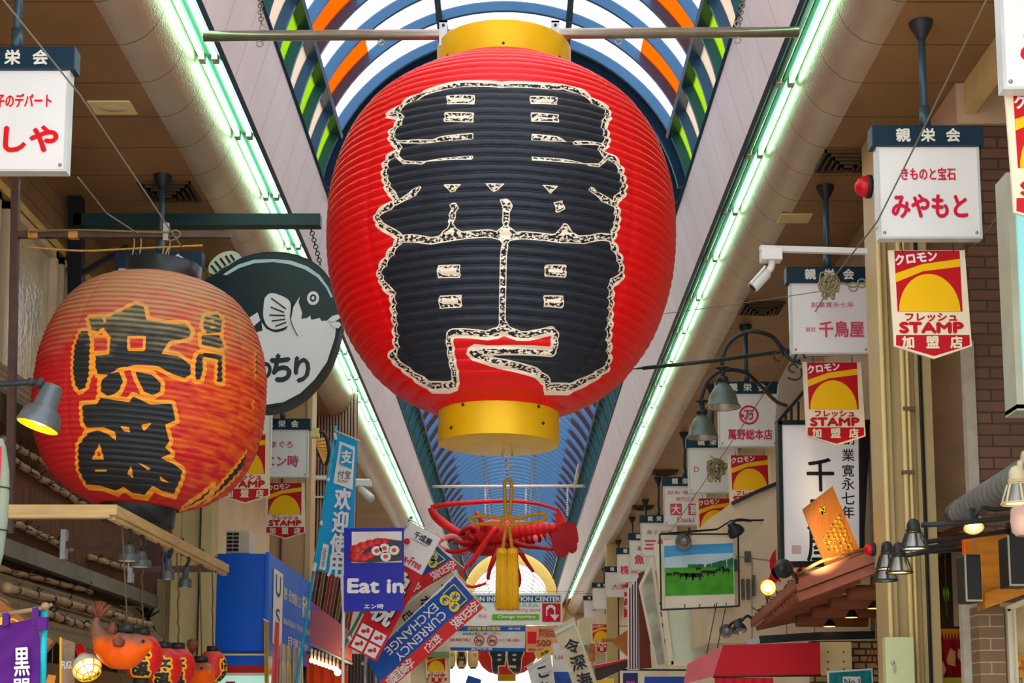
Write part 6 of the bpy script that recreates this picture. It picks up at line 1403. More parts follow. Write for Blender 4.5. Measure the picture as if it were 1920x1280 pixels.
# ------------------------------------------------------------------ cloth banners
class Banner(Th):
    def __init__(s, label, quad, zc, name='cloth_banner', cat='banner', pole=None, polem=None, top=True):
        cx = sum(q[0] for q in quad)/4; cy = sum(q[1] for q in quad)/4
        super().__init__(name, label, cat, cx, cy, zc); s.q = [Vector((*s.l(*q), 0)) for q in quad]; s.k = zc/F
        if pole:
            b = B(); p0 = Vector(s.l3(*pole[0], .02)); p1 = Vector(s.l3(*pole[1], .02)); d = p1-p0; b.tube([p0, p1+d*(max(0, (s.loc.z+p1.z)/-d.z) if abs(d.x) < .25*abs(d.z) else .06)], .012, 8); s.part(b, 'pole', polem)
            for f in (.05, .35, .65, .95):
                u = s.uv(0, f); w = Vector(s.l3(*pole[0])).lerp(Vector(s.l3(*pole[1])), f); b = B(); b.bar((u[0], -.002, u[1]), (w.x, -.016, w.z), .006, .03); s.part(b, 'loop', offwhite)
        if top:
            a, c_ = s.q[0], s.q[1]; d = (c_-a)*.12; b = B(); b.tube([((a-d).x, .01, (a-d).y+.012), ((c_+d).x, .01, (c_+d).y+.012)], .006, 6); s.part(b, 'top_stick', cream)
    def uv(s, u, v):
        a = s.q[0].lerp(s.q[1], u); c_ = s.q[3].lerp(s.q[2], u); p = a.lerp(c_, v); return (p.x, p.y)
    def panel(s, name, m, u0=0, u1=1, v0=0, v1=1, y=0, parent=None, th=.003, lab=None, wave=.012):
        b = B(); nx, ny = 8, 14; vs = []
        for j in range(ny+1):
            for i in range(nx+1):
                u = u0+(u1-u0)*i/nx; v = v0+(v1-v0)*j/ny; p = s.uv(u, v); vs.append((p[0], y+wave*math.sin(v*9+u*4), p[1]))
        mm = nx+1; b.add(vs, [(j*mm+i, (j+1)*mm+i, (j+1)*mm+i+1, j*mm+i+1) for j in range(ny) for i in range(nx)], True)
        return s.part(b, name, m, lab, parent)
sky_b = mat('banner_sky_blue', (0, 164, 226), .55, var=.04)
bn = Banner('sky blue cloth banner with white vertical characters on a cyan pole', ((632, 811), (671, 827), (657, 1086), (590, 1068)), 12.2, pole=((630, 798), (586, 1085)), polem=mat('cyan_pole', (20, 160, 196), .4))
cl_ = bn.panel('cloth', sky_b); bn.panel('logo_field', white, .17, .9, .05, .36, -.006, cl_)
b = B(); k = bn.k
p = bn.uv(.56, .145); q = [bn.uv(*w) for w in ((.32, .07), (.82, .08), (.82, .22), (.3, .21))]; b.prism(q, -.021, -.019); b.obj('blue_square', sky_b, cl_)
b = B(); b.text('支', p[0], p[1], 24*k, -.0225, .03, 20*k); p = bn.uv(.56, .33); b.obj('square_lettering', white, cl_)
b = B(); p = bn.uv(.54, .275); b.text('付宝', p[0], p[1], 16*k, -.021, .01, 24*k, -.1); p = bn.uv(.52, .325); b.text('ALIPAY', p[0], p[1], 5*k, -.021, .01, 20*k, -.15); b.obj('small_lettering', mat('banner_grey_ink', (90, 96, 104), .5), cl_)
b = B()
for ch, v in (('欢', .45), ('迎', .615), ('使', .78), ('用', .935)): p = bn.uv(.58, v); b.text(ch, p[0], p[1], 40*k, -.019, .03, 29*k, -.05)
b.obj('lettering', white, cl_)
bn.panel('side_field', white, .12, .30, .80, .985, -.006, cl_)
b = B(); p = bn.uv(.21, .90); b.text('UNION PAY', p[0], p[1], 6*k, -.022, .01, 36*k, 1.45-PI); b.obj('side_lettering', mat('ink_dark', (60, 50, 40), .5), cl_)
ei = Banner('royal blue Eat in board with a sushi photo', ((645, 990), (757, 989), (757, 1144), (645, 1146)), 11.0, name='eat_in_board', cat='sign', top=False)
royal = mat('royal_blue', (12, 24, 176), .4, var=.04); bd = ei.panel('board', royal, wave=0)
b = B(); b.prism([ei.uv(*w) for w in ((0, 0), (1, 0), (1, 1), (0, 1))], .004, .03); ei.part(b, 'backing', royal)
ei.panel('photo', mat('sushi_plate', (236, 226, 224), .4), .13, .97, .045, .42, -.004, bd, wave=0)
k = ei.k; b = B(); b.prism([ei.uv(*w) for w in ((.55, .12), (.97, .16), (.97, .40), (.45, .42), (.13, .41), (.3, .3))], -.007, -.005); b.obj('dark_tray', mat('tray_dark', (46, 44, 50), .3), bd)
b = B(); rng = random.Random(3)
for u, v, r in ((.2, .26, 13), (.32, .22, 12), (.44, .19, 11), (.56, .17, 10), (.68, .165, 9), (.2, .35, 13), (.32, .36, 12), (.43, .34, 10)):
    p = ei.uv(u, v); b.sph((p[0], -.008, p[1]), (r*k, .008, r*k*.7), 12, 8)
b.obj('tuna_slices', mat('tuna_red', (214, 40, 40), .25, var=.4, sc=18), bd)
for u, v in ((.55, .28), (.68, .25), (.84, .275), (.70, .35)):
    p = ei.uv(u, v); b = B(); b.prism([(p[0]+10*k*math.cos(a), p[1]+9*k*math.sin(a)) for a in [2*PI*i/18 for i in range(18)]], -.014, -.006); r_ = b.obj('sushi_roll', white, bd)
    b = B(); b.prism([(p[0]+4.5*k*math.cos(a), p[1]+4*k*math.sin(a)) for a in [2*PI*i/14 for i in range(14)]], -.0155, -.014); b.obj('roll_filling', mat('filling_red', (226, 70, 60), .4), bd)
b = B(); p = ei.uv(.53, .70); b.text('Eat in', p[0], p[1], 25*k, -.005, .06, 103*k); p = ei.uv(.5, .945); b.text('エン時', p[0], p[1], 9*k, -.005, .03, 36*k); b.obj('lettering', white, bd)
wp = Th('white_pole', 'thin white upright pole left of the Eat in board', 'pole', 642, 1160, 11.0); b = B(); b.tube([wp.l3(641, 1080), wp.l3(644, 1150), (wp.l3(645, 1300)[0], 0, -wp.loc.z)], .012, 8); wp.part(b, 'shaft', white); b = B(); b.sph(wp.l3(640, 1080), .016, 8, 6); wp.part(b, 'cap', cream)
tf = Banner('slanted red and white Tax-Free cloth banner behind the Eat in board', ((768, 976), (827, 1009), (706, 1240), (652, 1212)), 11.5, pole=((772, 968), (648, 1205)), polem=mat('teal_pole', (20, 150, 150), .4))
tfr = mat('taxfree_red', (222, 16, 30), .5); p = tf.uv(.5, .96); b = B(); b.tube([(p[0], .05, p[1]), (p[0], .05, -tf.loc.z)], .012, 8); tf.part(b, 'stand_pole', galv); c_ = tf.panel('cloth', tfr); tf.panel('white_top', white, 0, 1, 0, .30, -.006, c_)
k = tf.k; R_ = -.49
b = B(); p = tf.uv(.56, .065); b.text('千成屋', p[0], p[1], 13*k, -.02, .03, 36*k, R_); p = tf.uv(.5, .105); b.text('CHINARIYA', p[0], p[1], 3*k, -.02, 0, 34*k, R_); b.obj('shop_lettering', black, c_)
b = B(); p = tf.uv(.5, .25); b.text('Tax-Free', p[0], p[1], 15*k, -.02, .03, 50*k, R_); p = tf.uv(.2, .14); b.sph((p[0], -.018, p[1]), (6*k, .003, 6*k), 12, 8); b.obj('red_lettering', tfr, c_)
b = B()
for ch, v, sz in (('免', .42, 46), ('税', .66, 46)): p = tf.uv(.52, v); b.text(ch, p[0]+1.5*k, p[1]-2*k, sz*k, -.0185, .03, 40*k, R_)
b.obj('character_shadow', black, c_)
b = B()
for ch, v, sz in (('免', .42, 46), ('税', .66, 46)): p = tf.uv(.5, v); b.text(ch, p[0], p[1], sz*k, -.021, .04, 40*k, R_)
b.obj('white_characters', white, c_)
for (u, v) in ((.28, .845), (.73, .845), (.28, .945), (.73, .945)):
    w_, h_ = .19, .042; b = B(); b.prism([tf.uv(*w) for w in ((u-w_, v-h_), (u+w_, v-h_), (u+w_, v+h_), (u-w_, v+h_))], -.021, -.019); b.obj('icon_tile', white, c_)
    b = B(); p = tf.uv(u, v); b.sph((p[0]-3*k, -.022, p[1]), (5*k, .002, 3.5*k), 10, 6); b.sph((p[0]+5*k, -.022, p[1]+1*k), (3*k, .002, 5*k), 10, 6); b.obj('icon_shape', tfr, c_)
cur_b = mat('currency_blue', (8, 84, 182), .5, var=.04); cur_r = mat('currency_red', (226, 36, 34), .5, var=.04)
def currency(label, quad, zc, full):
    t = Banner(label, quad, zc, pole=(quad[0], quad[3]), polem=offwhite); c_ = t.panel('cloth', cur_b); t.panel('red_edge', cur_r, .68, 1, 0, 1, -.006, c_); k = t.k
    p = t.uv(.5, .8); b = B(); b.tube([(p[0], .05, p[1]), (p[0], .05, -t.loc.z)], .012, 8); t.part(b, 'stand_pole', galv)
    a = t.q[0]-t.q[3]; ang = math.atan2(a.y, a.x); L = a.length; Wd = (t.q[1]-t.q[0]).length; rr = ang+PI; ru = ang-PI/2
    b = B(); o = [t.uv(*w) for w in ((.12, .05), (.6, .05), (.6, .17), (.12, .17))]
    for i in range(4): b.bar((o[i][0], -.02, o[i][1]), (o[(i+1) % 4][0], -.02, o[(i+1) % 4][1]), .006, .008)
    for u, v in ((.36, .11), (.52, .165), (.26, .19)): p = t.uv(u, v); b.prism([(p[0]+Wd*.125*math.cos(s_), p[1]+Wd*.125*math.sin(s_)) for s_ in [2*PI*i/18 for i in range(18)]], -.024, -.019)
    b.obj('coin_symbol', mat('coin_yellow', (246, 224, 40), .5), c_)
    b = B()
    for ch, u, v in (('¥', .36, .11), ('$', .52, .165), ('€', .26, .19)): p = t.uv(u, v); b.text(ch, p[0], p[1], Wd*.16, -.0255, .02, None, ru)
    b.obj('coin_lettering', cur_b, c_)
    b = B(); p = t.uv(.50, .52); b.text('CURRENCY', p[0], p[1], Wd*.20, -.02, .012, L*.54, rr); p = t.uv(.22, .55); b.text('EXCHANGE', p[0], p[1], Wd*.20, -.02, .012, L*.56, rr)
    for ch, v in (('外', .05), ('币', .11), ('兑', .17), ('换', .23), ('환', .44), ('전', .51), ('外', .72), ('貨', .78), ('両', .84), ('替', .90)): p = t.uv(.84, v); b.text(ch, p[0], p[1], Wd*.24, -.026, .02, None, ru)
    b.obj('lettering', white, c_)
    return t
currency('front slanted blue and red currency exchange banner with white lettering', ((853, 1080), (906, 1140), (722, 1300), (688, 1236)), 11.9, True)
currency('rear currency exchange banner half hidden behind the Tax-Free banner', ((812, 1018), (864, 1062), (690, 1165), (655, 1105)), 12.3, False)
cr = Banner('cream cloth banner with black brush strokes between the two currency banners', ((846, 1066), (874, 1096), (730, 1215), (705, 1180)), 12.6, pole=((846, 1066), (705, 1180)), polem=cream); p = cr.uv(.5, .96); b = B(); b.tube([(p[0], .05, p[1]), (p[0], .05, -cr.loc.z)], .012, 8); cr.part(b, 'stand_pole', galv); c_ = cr.panel('cloth', mat('cream_cloth', (226, 210, 180), .6))
b = B()
for ch, v in (('う', .2), ('な', .42), ('ぎ', .65)): p = cr.uv(.5, v); b.text(ch, p[0], p[1], 22*cr.k, -.02, .03, None, -.9)
b.obj('lettering', black, c_)
w1 = Banner('tall cream cloth banner with black brush characters leaning at the lower centre right', ((1038, 1181), (1074, 1162), (1122, 1290), (1080, 1300)), 14.5, pole=((1074, 1162), (1122, 1290)), polem=cream); c_ = w1.panel('cloth', mat('cream_cloth', (226, 210, 180)))
b = B()
for ch, v in (('令', .33), ('深', .58), ('海', .84)): p = w1.uv(.55, v); b.text(ch, p[0], p[1], 27*w1.k, -.02, .03, None, .3)
b.obj('lettering', black, c_)
w2 = Banner('white cloth banner with loose brush characters left of the tall cream one', ((988, 1250), (1030, 1226), (1042, 1300), (1004, 1310)), 16, pole=((1030, 1226), (1042, 1300)), polem=cream); c_ = w2.panel('cloth', white)
b = B(); 
for ch, v, m_ in (('こ', .35, 0), ('れ', .75, 0)): p = w2.uv(.6, v); b.text(ch, p[0], p[1], 20*w2.k, -.02, .03, None, .3)
b.obj('lettering', black, c_)
# purple banner and cyan pole at the lower left
pb = Banner('purple cloth banner with a white character on a cyan pole at the lower left', ((-6, 1172), (75, 1157), (74, 1300), (-6, 1300)), 6.0, top=False); c_ = pb.panel('cloth', mat('banner_purple', (84, 10, 120), .6, var=.12, sc=3))
k = pb.k; b = B(); p = pb.uv(.62, .57); b.text('黒', p[0], p[1], 52*k, -.02, .014, 28*k, .06); p = pb.uv(.62, .93); b.text('門', p[0], p[1], 36*k, -.02, .014, 28*k, .06); b.obj('lettering', white, c_)
for x, w in ((12, 12), (68, 12)):
    b = B(); b.prism([pb.l(*q) for q in ((x-w/2, 1175), (x+w/2, 1172), (x+w/2, 1138 if x > 40 else 1148), (x-w/2, 1140 if x > 40 else 1150))], -.012, .012); pb.part(b, 'hanging_loop', mat('banner_purple', (84, 10, 120)))
b = B(); b.prism([pb.l(*q) for q in ((73, 1157), (91, 1157), (91, 1181), (74, 1181))], -.03, .0); pb.part(b, 'side_loop', mat('banner_purple', (84, 10, 120)))
b = B(); b.tube([pb.l3(-10, 1154), pb.l3(60, 1143), pb.l3(88, 1138)], .009, 8); b.sph(pb.l3(85, 1136, -.01), (.018, .018, .016), 10, 8); b.tube([pb.l3(85, 1137), pb.l3(98, 1133)], .007, 6); pb.part(b, 'cross_stick', bamboo)
b = B(); b.tube([pb.l3(83, 1141, .02), pb.l3(80, 1300, .02)], .0135, 12); pb.part(b, 'pole', mat('bright_cyan_pole', (20, 186, 204), .35))
yl = Th('yellow_tag', 'small bright yellow cloth piece behind the purple banner at the left edge', 'cloth', 2, 1160, 6.6); b = B(); b.prism([yl.l(*q) for q in ((-8, 1148), (5, 1150), (4, 1172), (-8, 1172))], 0, .01); yl.part(b, 'cloth', yellow); b = B(); b.tube([yl.l3(17, 1172), yl.l3(22, 1160), yl.l3(35, 1166)], .004, 6, 3); yl.part(b, 'wire', yellow)
# work lamp with yellow cage, fugu sign, orange tag
M = dirM((.42, -.55, -.72)); wk = Th('work_lamp', 'white work lamp with red handle and yellow wire cage under the thatched roof', 'lamp', 163, 1252, 7.3); k = 7.3/F
b = B(); b.lathe([(27*k, 0), (27*k, 3*k), (24*k, 14*k), (15*k, 24*k), (11*k, 30*k)], 28, M=M); wk.part(b, 'shade', mat('lamp_white_enamel', (206, 210, 204), .3)); b = B(); b.lathe([(26*k, .001), (20*k, 12*k), (.001, 20*k)], 24, M=M); wk.part(b, 'reflector', innerm)
b = B(); b.lathe([(11*k, 29*k), (10*k, 36*k), (8*k, 58*k), (.001, 60*k)], 20, M=M); wk.part(b, 'handle', red); b = B(); b.sph(tuple(M @ Vector((0, 0, 4*k))), (11*k, 11*k, 11*k), 14, 10); wk.part(b, 'bulb', bulbm)
b = B(); ycage = mat('cage_yellow', (236, 190, 40), .4)
for i in range(8):
    a = i*PI/4; b.tube([M @ Vector((27*k*math.cos(a), 27*k*math.sin(a), 0)), M @ Vector((24*k*math.cos(a), 24*k*math.sin(a), -12*k)), M @ Vector((12*k*math.cos(a), 12*k*math.sin(a), -22*k)), M @ Vector((0, 0, -24*k))], .003, 5, 3)
for r_, z_ in ((27, 0), (23, -13), (12, -22)): b.tube([M @ Vector((r_*k*math.cos(a), r_*k*math.sin(a), z_*k)) for a in [2*PI*i/24 for i in range(25)]], .003, 5)
wk.part(b, 'cage', ycage)
fg = Th('menu_card', 'yellow-edged glossy menu card reading FUGU beside the work lamp', 'card', 128, 1240, 7.5); k = 7.5/F
b = B(); b.prism([fg.l(*q) for q in ((114, 1196), (140, 1204), (140, 1300), (114, 1300))], 0, .01); cd = fg.part(b, 'card', mat('menu_card', (150, 120, 96), .2, var=.6, sc=9)); b = B(); b.prism([fg.l(*q) for q in ((112, 1194), (116, 1195), (116, 1300), (112, 1300))], -.004, .012); fg.part(b, 'edge', yellow); b = B(); q = fg.l(127, 1246); b.text('FUGU', q[0], q[1], 14*k, -.003, .02, 22*k); b.obj('lettering', white, cd)
og = Th('price_tag', 'small orange price tag hanging below the menu card edge', 'tag', 94, 1273, 7.2); b = B(); b.prism([og.l(*q) for q in ((90, 1264), (105, 1266), (99, 1292), (84, 1290))], 0, .006); og.part(b, 'tag', mat('tag_orange', (206, 130, 40), .5)); b = B(); b.tube([og.l3(97, 1265), og.l3(99, 1210)], .003, 5); og.part(b, 'string', brownst)

# ------------------------------------------------------------------ far centre: lobster, pole, banners, lanterns
ZB = 30.0
pole2 = Th('white_pole', 'white horizontal pole with two rods across the arcade above the lobster', 'pole', 945, 912, ZB)
b = B(); b.tube([pole2.l3(785, 912), pole2.l3(1106, 911)], .03, 10); pole2.part(b, 'cross_pole', offwhite)
for q in (((806, 908), (790, 755)), ((1078, 908), (1112, 745))): b = B(); b.tube([pole2.l3(*q[0]), pole2.l3(*q[1], -1.2)], .035, 8); pole2.part(b, 'suspension_rod', offwhite)
for x in (910, 986, 1064): 
    b = B(); p0, p1 = Vector(pole2.l3(x, 914)), Vector(pole2.l3(x, 965))
    for i in range(12): b.sph(p0.lerp(p1, i/11), .022, 6, 5)
    pole2.part(b, 'chain', offwhite)
lob = Th('lobster_figure', 'giant red lobster figure hanging across the arcade behind the tassel', 'figure', 945, 1000, 29.5); g = lob.l3; k = 29.5/F
lr = mat('lobster_red', (226, 30, 36), .4, var=.3, sc=2.5); lr2 = mat('lobster_dark_red', (172, 8, 20), .45, var=.25, sc=3); lr3 = mat('lobster_pink', (240, 120, 124), .45, var=.3, sc=4)
b = B(); P = [g(862, 1012), g(872, 1008), g(895, 1003), (g(925, 999)), g(955, 997), g(968, 996)]; b.loft(smooth_path(P, 4), [(v*k, v*k*.9) for v in np.interp(np.linspace(0, 5, 21), range(6), [5, 16, 25, 28, 25, 20])], 18); lob.part(b, 'carapace', lr)
b = B(); b.loft(smooth_path([g(866, 1018, -.05), g(900, 1030, -.05), g(945, 1026, -.05), g(965, 1012, -.05)], 4), [(v*k, v*k) for v in np.interp(np.linspace(0, 3, 13), range(4), [4, 12, 13, 6])], 12); lob.part(b, 'underside', lr2)
for i in range(7):
    x = 968+11.5*i; b = B(); r_ = 21-1.6*i; yy = 996-1.2*i+.4*i*i*.2; b.loft([g(x-6, yy), g(x-4, yy), g(x+5, yy), g(x+7, yy)], [(r_*k*.9, r_*k*.85), (r_*k, r_*k), (r_*k*.97, r_*k*.97), (r_*k*.86, r_*k*.8)], 16); lob.part(b, 'tail_segment', lr)
    if i < 6:
        for dy, sg in ((-.18, 0), (.15, 6)): b = B(); b.loft([g(x+sg, yy+r_*.6, dy), g(x+2+sg, yy+r_*1.0, dy), g(x+4+sg, yy+r_*1.35+2, dy)], [(3*k, 1.5*k), (5.5*k, 2*k), (2*k, 1*k)], 8); lob.part(b, 'swimmeret', lr3 if dy < 0 and i > 2 else lr2)
for pg, m_ in (([(1040, 985), (1044, 955), (1052, 962), (1064, 990), (1058, 1002), (1040, 1000)], lr), ([(1042, 990), (1062, 980), (1078, 984), (1084, 1010), (1080, 1020), (1055, 1008)], lr2), ([(1040, 995), (1060, 1003), (1080, 1018), (1080, 1034), (1068, 1038), (1050, 1015)], lr2), ([(1036, 998), (1048, 1008), (1064, 1030), (1062, 1044), (1044, 1046), (1034, 1020)], lr2)):
    b = B(); fan_i = globals().get('fan_i', 0)+1; b.prism(round_poly([lob.l(*q) for q in pg], 3), -.05-.045*fan_i, -.02-.045*fan_i); lob.part(b, 'tail_fan', m_)
b = B(); b.tube([g(808, 951), g(835, 946), g(868, 943), g(915, 940), g(957, 939), g(1000, 943), g(1030, 950), g(1046, 957)], [5*k, 5*k, 4.5*k, 4*k, 3.6*k, 3.2*k, 3*k, 2.5*k], 10, 4); lob.part(b, 'antenna', lr)
b = B(); b.tube([g(807, 952), g(815, 966), g(828, 978), g(848, 992), g(870, 1004)], [6*k, 8*k, 9*k, 8*k, 7*k], 10, 4); lob.part(b, 'antenna_base', lr)
b = B(); b.tube([g(866, 1015, -.3), g(850, 1005, -.4), g(830, 1010, -.4), g(822, 1022, -.4), g(850, 1036, -.3), g(880, 1040, -.2)], [4*k, 5*k, 5*k, 4*k, 3.5*k, 3*k], 8, 4); lob.part(b, 'antenna_base', lr3)
for pts in ([(912, 1010), (905, 985), (922, 990), (910, 1020), (892, 1045), (880, 1062)], [(895, 1005), (880, 988), (858, 1003), (840, 1015)], [(920, 1012), (930, 990), (905, 1022), (885, 1050), (868, 1070), (868, 1090), (885, 1100), (912, 1093)], [(935, 1020), (925, 1050), (918, 1068), (915, 1086)], [(955, 1020), (975, 1035), (985, 1050), (1000, 1072)], [(960, 1015), (968, 1060), (974, 1085), (972, 1100)], [(950, 1010), (980, 1022), (1010, 1026), (1038, 1030)], [(900, 1015), (880, 1005), (890, 1015), (850, 1018)], [(885, 1022), (870, 1030), (845, 1034), (830, 1026)], [(915, 1000), (902, 975), (893, 960)]):
    b = B(); n_ = len(pts); b.tube([g(x, y, -.35 if i else -.1) for i, (x, y) in enumerate(pts)], [(6-4.0*i/n_)*k for i in range(n_)], 8, 4); lob.part(b, 'leg', lr if len(pts) != 4 else lr2)
b = B(); b.sph(g(868, 1000, -.25), 4.5*k, 10, 8); lob.part(b, 'eye', black)
for x, y in ((890, 988), (945, 975), (1010, 980)):
    b = B(); pe = WD(x+1, 914, pole2.D)-lob.loc; b.tube([g(x, y), pe], .01, 5); lob.part(b, 'wire', wire)

def flat_banner(name, label, cat, quad, zc, m):
    t = Banner(label, quad, zc, name=name, cat=cat, top=False); zt_ = max(q.y for q in t.q); brace(t, (-3.65-t.loc.x, .01, zt_), (3.25-t.loc.x, .01, zt_), .006, wire, 'span_wire'); return t, t.panel('sheet', m, wave=0)
ib, s_ = flat_banner('information_banner', 'white information centre banner with blue heading and red arrow square', 'banner', ((840, 1112), (1054, 1112), (1054, 1171), (840, 1172)), 40.5, white); k = ib.k
ib.panel('blue_heading', mat('heading_blue', (10, 96, 150), .5), 0, .985, .07, .28, -.01, s_, wave=0)
b = B(); p = ib.uv(.5, .18); b.text('KUROMON INFORMATION CENTER', p[0], p[1], 9*k, -.02, .03, 206*k); b.obj('heading_lettering', white, s_)
b = B(); p = ib.uv(.60, .37); b.text('FREE AREA', p[0], p[1], 7*k, -.012, .02, 84*k); b.obj('pale_lettering', mat('pale_cyan_ink', (120, 196, 206), .5), s_)
b = B(); p = ib.uv(.62, .53); b.text('There is eating space', p[0], p[1], 8*k, -.012, .01, 80*k); p = ib.uv(.30, .72); b.text('Wi-Fi', p[0], p[1], 7*k, -.012, .02, 16*k); b.obj('pink_lettering', mat('pink_ink', (226, 120, 160), .5), s_)
b = B(); b.prism([ib.uv(*w) for w in ((.385, .68), (.40, .66), (.79, .66), (.80, .70), (.80, .80), (.79, .84), (.40, .84), (.385, .82))], -.012, -.01); b.obj('green_strip', mat('green_strip', (100, 186, 40), .5), s_)
b = B(); p = ib.uv(.60, .75); b.text('Change machine', p[0], p[1], 7*k, -.02, .03, 70*k); b.obj('strip_lettering', white, s_)
b = B(); b.prism([ib.uv(*w) for w in ((.825, .32), (.985, .32), (.985, .90), (.825, .90))], -.014, -.01); b.obj('red_square', mat('arrow_red', (206, 10, 60), .5), s_)
b = B(); o = [ib.uv(*w) for w in ((.865, .72), (.865, .50), (.88, .43), (.90, .41), (.92, .43), (.935, .50), (.935, .72))]
for i in range(6): b.bar((o[i][0], -.02, o[i][1]), (o[i+1][0], -.02, o[i+1][1]), .03, .075)
b.prism([ib.uv(*w) for w in ((.895, .68), (.975, .68), (.937, .87))], -.024, -.016); b.obj('arrow', white, s_)
fb_, s_ = flat_banner('notice_banner', 'blue edged pedestrian notice banner with two red circle signs', 'banner', ((836, 1173), (985, 1173), (984, 1221), (837, 1219)), 38, mat('notice_grey', (222, 222, 222), .5)); k = fb_.k
fb_.panel('blue_top', mat('notice_blue', (0, 96, 186), .5), 0, 1, 0, .21, -.01, s_, wave=0); fb_.panel('blue_bottom', mat('notice_blue', (0, 96, 186)), 0, 1, .87, 1, -.01, s_, wave=0)
b = B(); p = fb_.uv(.48, .105); b.text('歩行者専用道路', p[0], p[1], 7*k, -.015, .03, 62*k); b.obj('yellow_lettering', yellow, s_)
b = B(); p = fb_.uv(.86, .11); b.text('9:00～19:00', p[0], p[1], 4*k, -.015, .02, 22*k); p = fb_.uv(.45, .93); b.text('黒門市場', p[0], p[1], 4*k, -.015, .02, 40*k); b.obj('white_lettering', white, s_)
b = B(); p = fb_.uv(.46, .31); b.text('自転車は降りて押して下さい', p[0], p[1], 4.5*k, -.012, .01, 74*k); b.obj('black_lettering', black, s_)
b = B()
for u in (.42, .585):
    p = fb_.uv(u, .58); b.ring((p[0], -.014, p[1]), 9*k, .012, 'y', 24); b.bar((p[0]-6*k, -.02, p[1]+6*k), (p[0]+6*k, -.02, p[1]-6*k), .012, .018)
for u, s__ in ((.18, '自転車走行禁止'), (.8, 'バイク乗入禁止')): p = fb_.uv(u, .56); b.text(s__, p[0], p[1], 6*k, -.012, .01, 40*k)
b.obj('red_signs', brightred, s_)
b = B()
for u in (.42, .585):
    p = fb_.uv(u, .58)
    for dx in (-3.5, 3.5): b.ring((p[0]+dx*k, -.012, p[1]-1.5*k), 2.2*k, .008, 'y', 12)
    b.bar((p[0]-3*k, -.012, p[1]), (p[0]+3*k, -.012, p[1]+1*k), .01, .014)
b.obj('bicycle_symbol', black, s_)
og_, s_ = flat_banner('storage_banner', 'orange baggage storage banner reading 500 right of the pedestrian notice', 'banner', ((986, 1174), (1048, 1175), (1046, 1226), (986, 1222)), 37, mat('storage_orange', (240, 160, 120), .5)); k = og_.k
b = B()
for tx, u, v, h, w in (('BAGGAGE', .68, .14, 7, 34), ('STORAGE', .68, .30, 7, 34), ('500', .55, .62, 11, 26)): p = og_.uv(u, v); b.text(tx, p[0], p[1], h*k, -.012, .03, w*k)
p = og_.uv(.45, .88); b.text('荷物一時預かり', p[0], p[1], 5*k, -.012, .01, 46*k); b.obj('lettering', mat('storage_ink', (140, 70, 40), .5), s_)
b = B(); b.prism([og_.uv(*w) for w in ((.05, .2), (.32, .2), (.32, .65), (.05, .65))], -.012, -.01); b.obj('red_block', brightred, s_)
# far red lantern and cream lanterns
FC = W(950, 1218, 42); kf = 42/F; fp = [(50, 25), (46, 36), (34, 48), (16, 55), (0, 57), (-16, 55), (-32, 46), (-42, 34), (-46, 20)]; FP = [(z*kf, r*kf) for z, r in fp][::-1]
fl = Th('paper_lantern', 'far red paper lantern with dark gate character under the notice banner', 'lantern', loc=FC)
fm = bpy.data.materials.new('far_lantern_paper'); fm.use_nodes = True; N = NT(fm); p = N.n['Principled BSDF']; e_ = N.attr('edge'); f_ = N.attr('feat')
c = N.mix(N.step(e_, .035), RED, CRM); c = N.mix(N.step(e_, 0), c, lin((26, 44, 60))); c = N.mix(N.step(f_, 0), c, CRM); N.l.new(c, p.inputs['Base Color'])
def art_far(Q):
    s = kf; P1 = [(-33, 10), (-2, 10), (-2, -12), (-4, -27), (-17, -27), (-17, -43), (-28, -43), (-28, -12), (-33, 0)]; P2 = [(33, 10), (2, 10), (2, -12), (4, -27), (18, -27), (18, -33), (4, -31), (14, -42), (28, -42), (28, -12), (33, 0)]
    Q = np.stack([Q[:, 0], (Q[:, 1]+8*s)/.85], 1); e = np.minimum(sd_poly(Q, [(x*s, y*s) for x, y in P1]), sd_poly(Q, [(x*s, y*s) for x, y in P2])); f = np.full(len(Q), 1.)
    for x0 in (-17, 11):
        for y0 in (-3, -13): f = np.minimum(f, sd_poly(Q, [(x0*s, y0*s), ((x0+7)*s, y0*s), ((x0+7)*s, (y0-4)*s), (x0*s, (y0-4)*s)]))
    return {'edge': e, 'feat': f}
lantern_mesh('paper_body', FP, 140, 120, 24, .008, (0, 0, 0), fm, fl.o, art_far, 2)
b = B(); b.lathe([(.001, -58*kf), (17*kf, -58*kf), (17*kf, -42*kf)], 28); fl.part(b, 'bottom_band', gold); b = B(); b.lathe([(25*kf, 48*kf), (25*kf, 58*kf), (.001, 58*kf)], 28); fl.part(b, 'top_band', gold); b = B(); b.tube([(0, 0, 58*kf), (0, 0, 110*kf)], .012, 6); fl.part(b, 'hanger', wire); brace(fl, (-3.65-fl.loc.x, 0, 110*kf), (3.25-fl.loc.x, 0, 110*kf), .006, wire, 'span_wire')
crl = mat('cream_lantern_paper', (236, 204, 140), .6, var=.08)
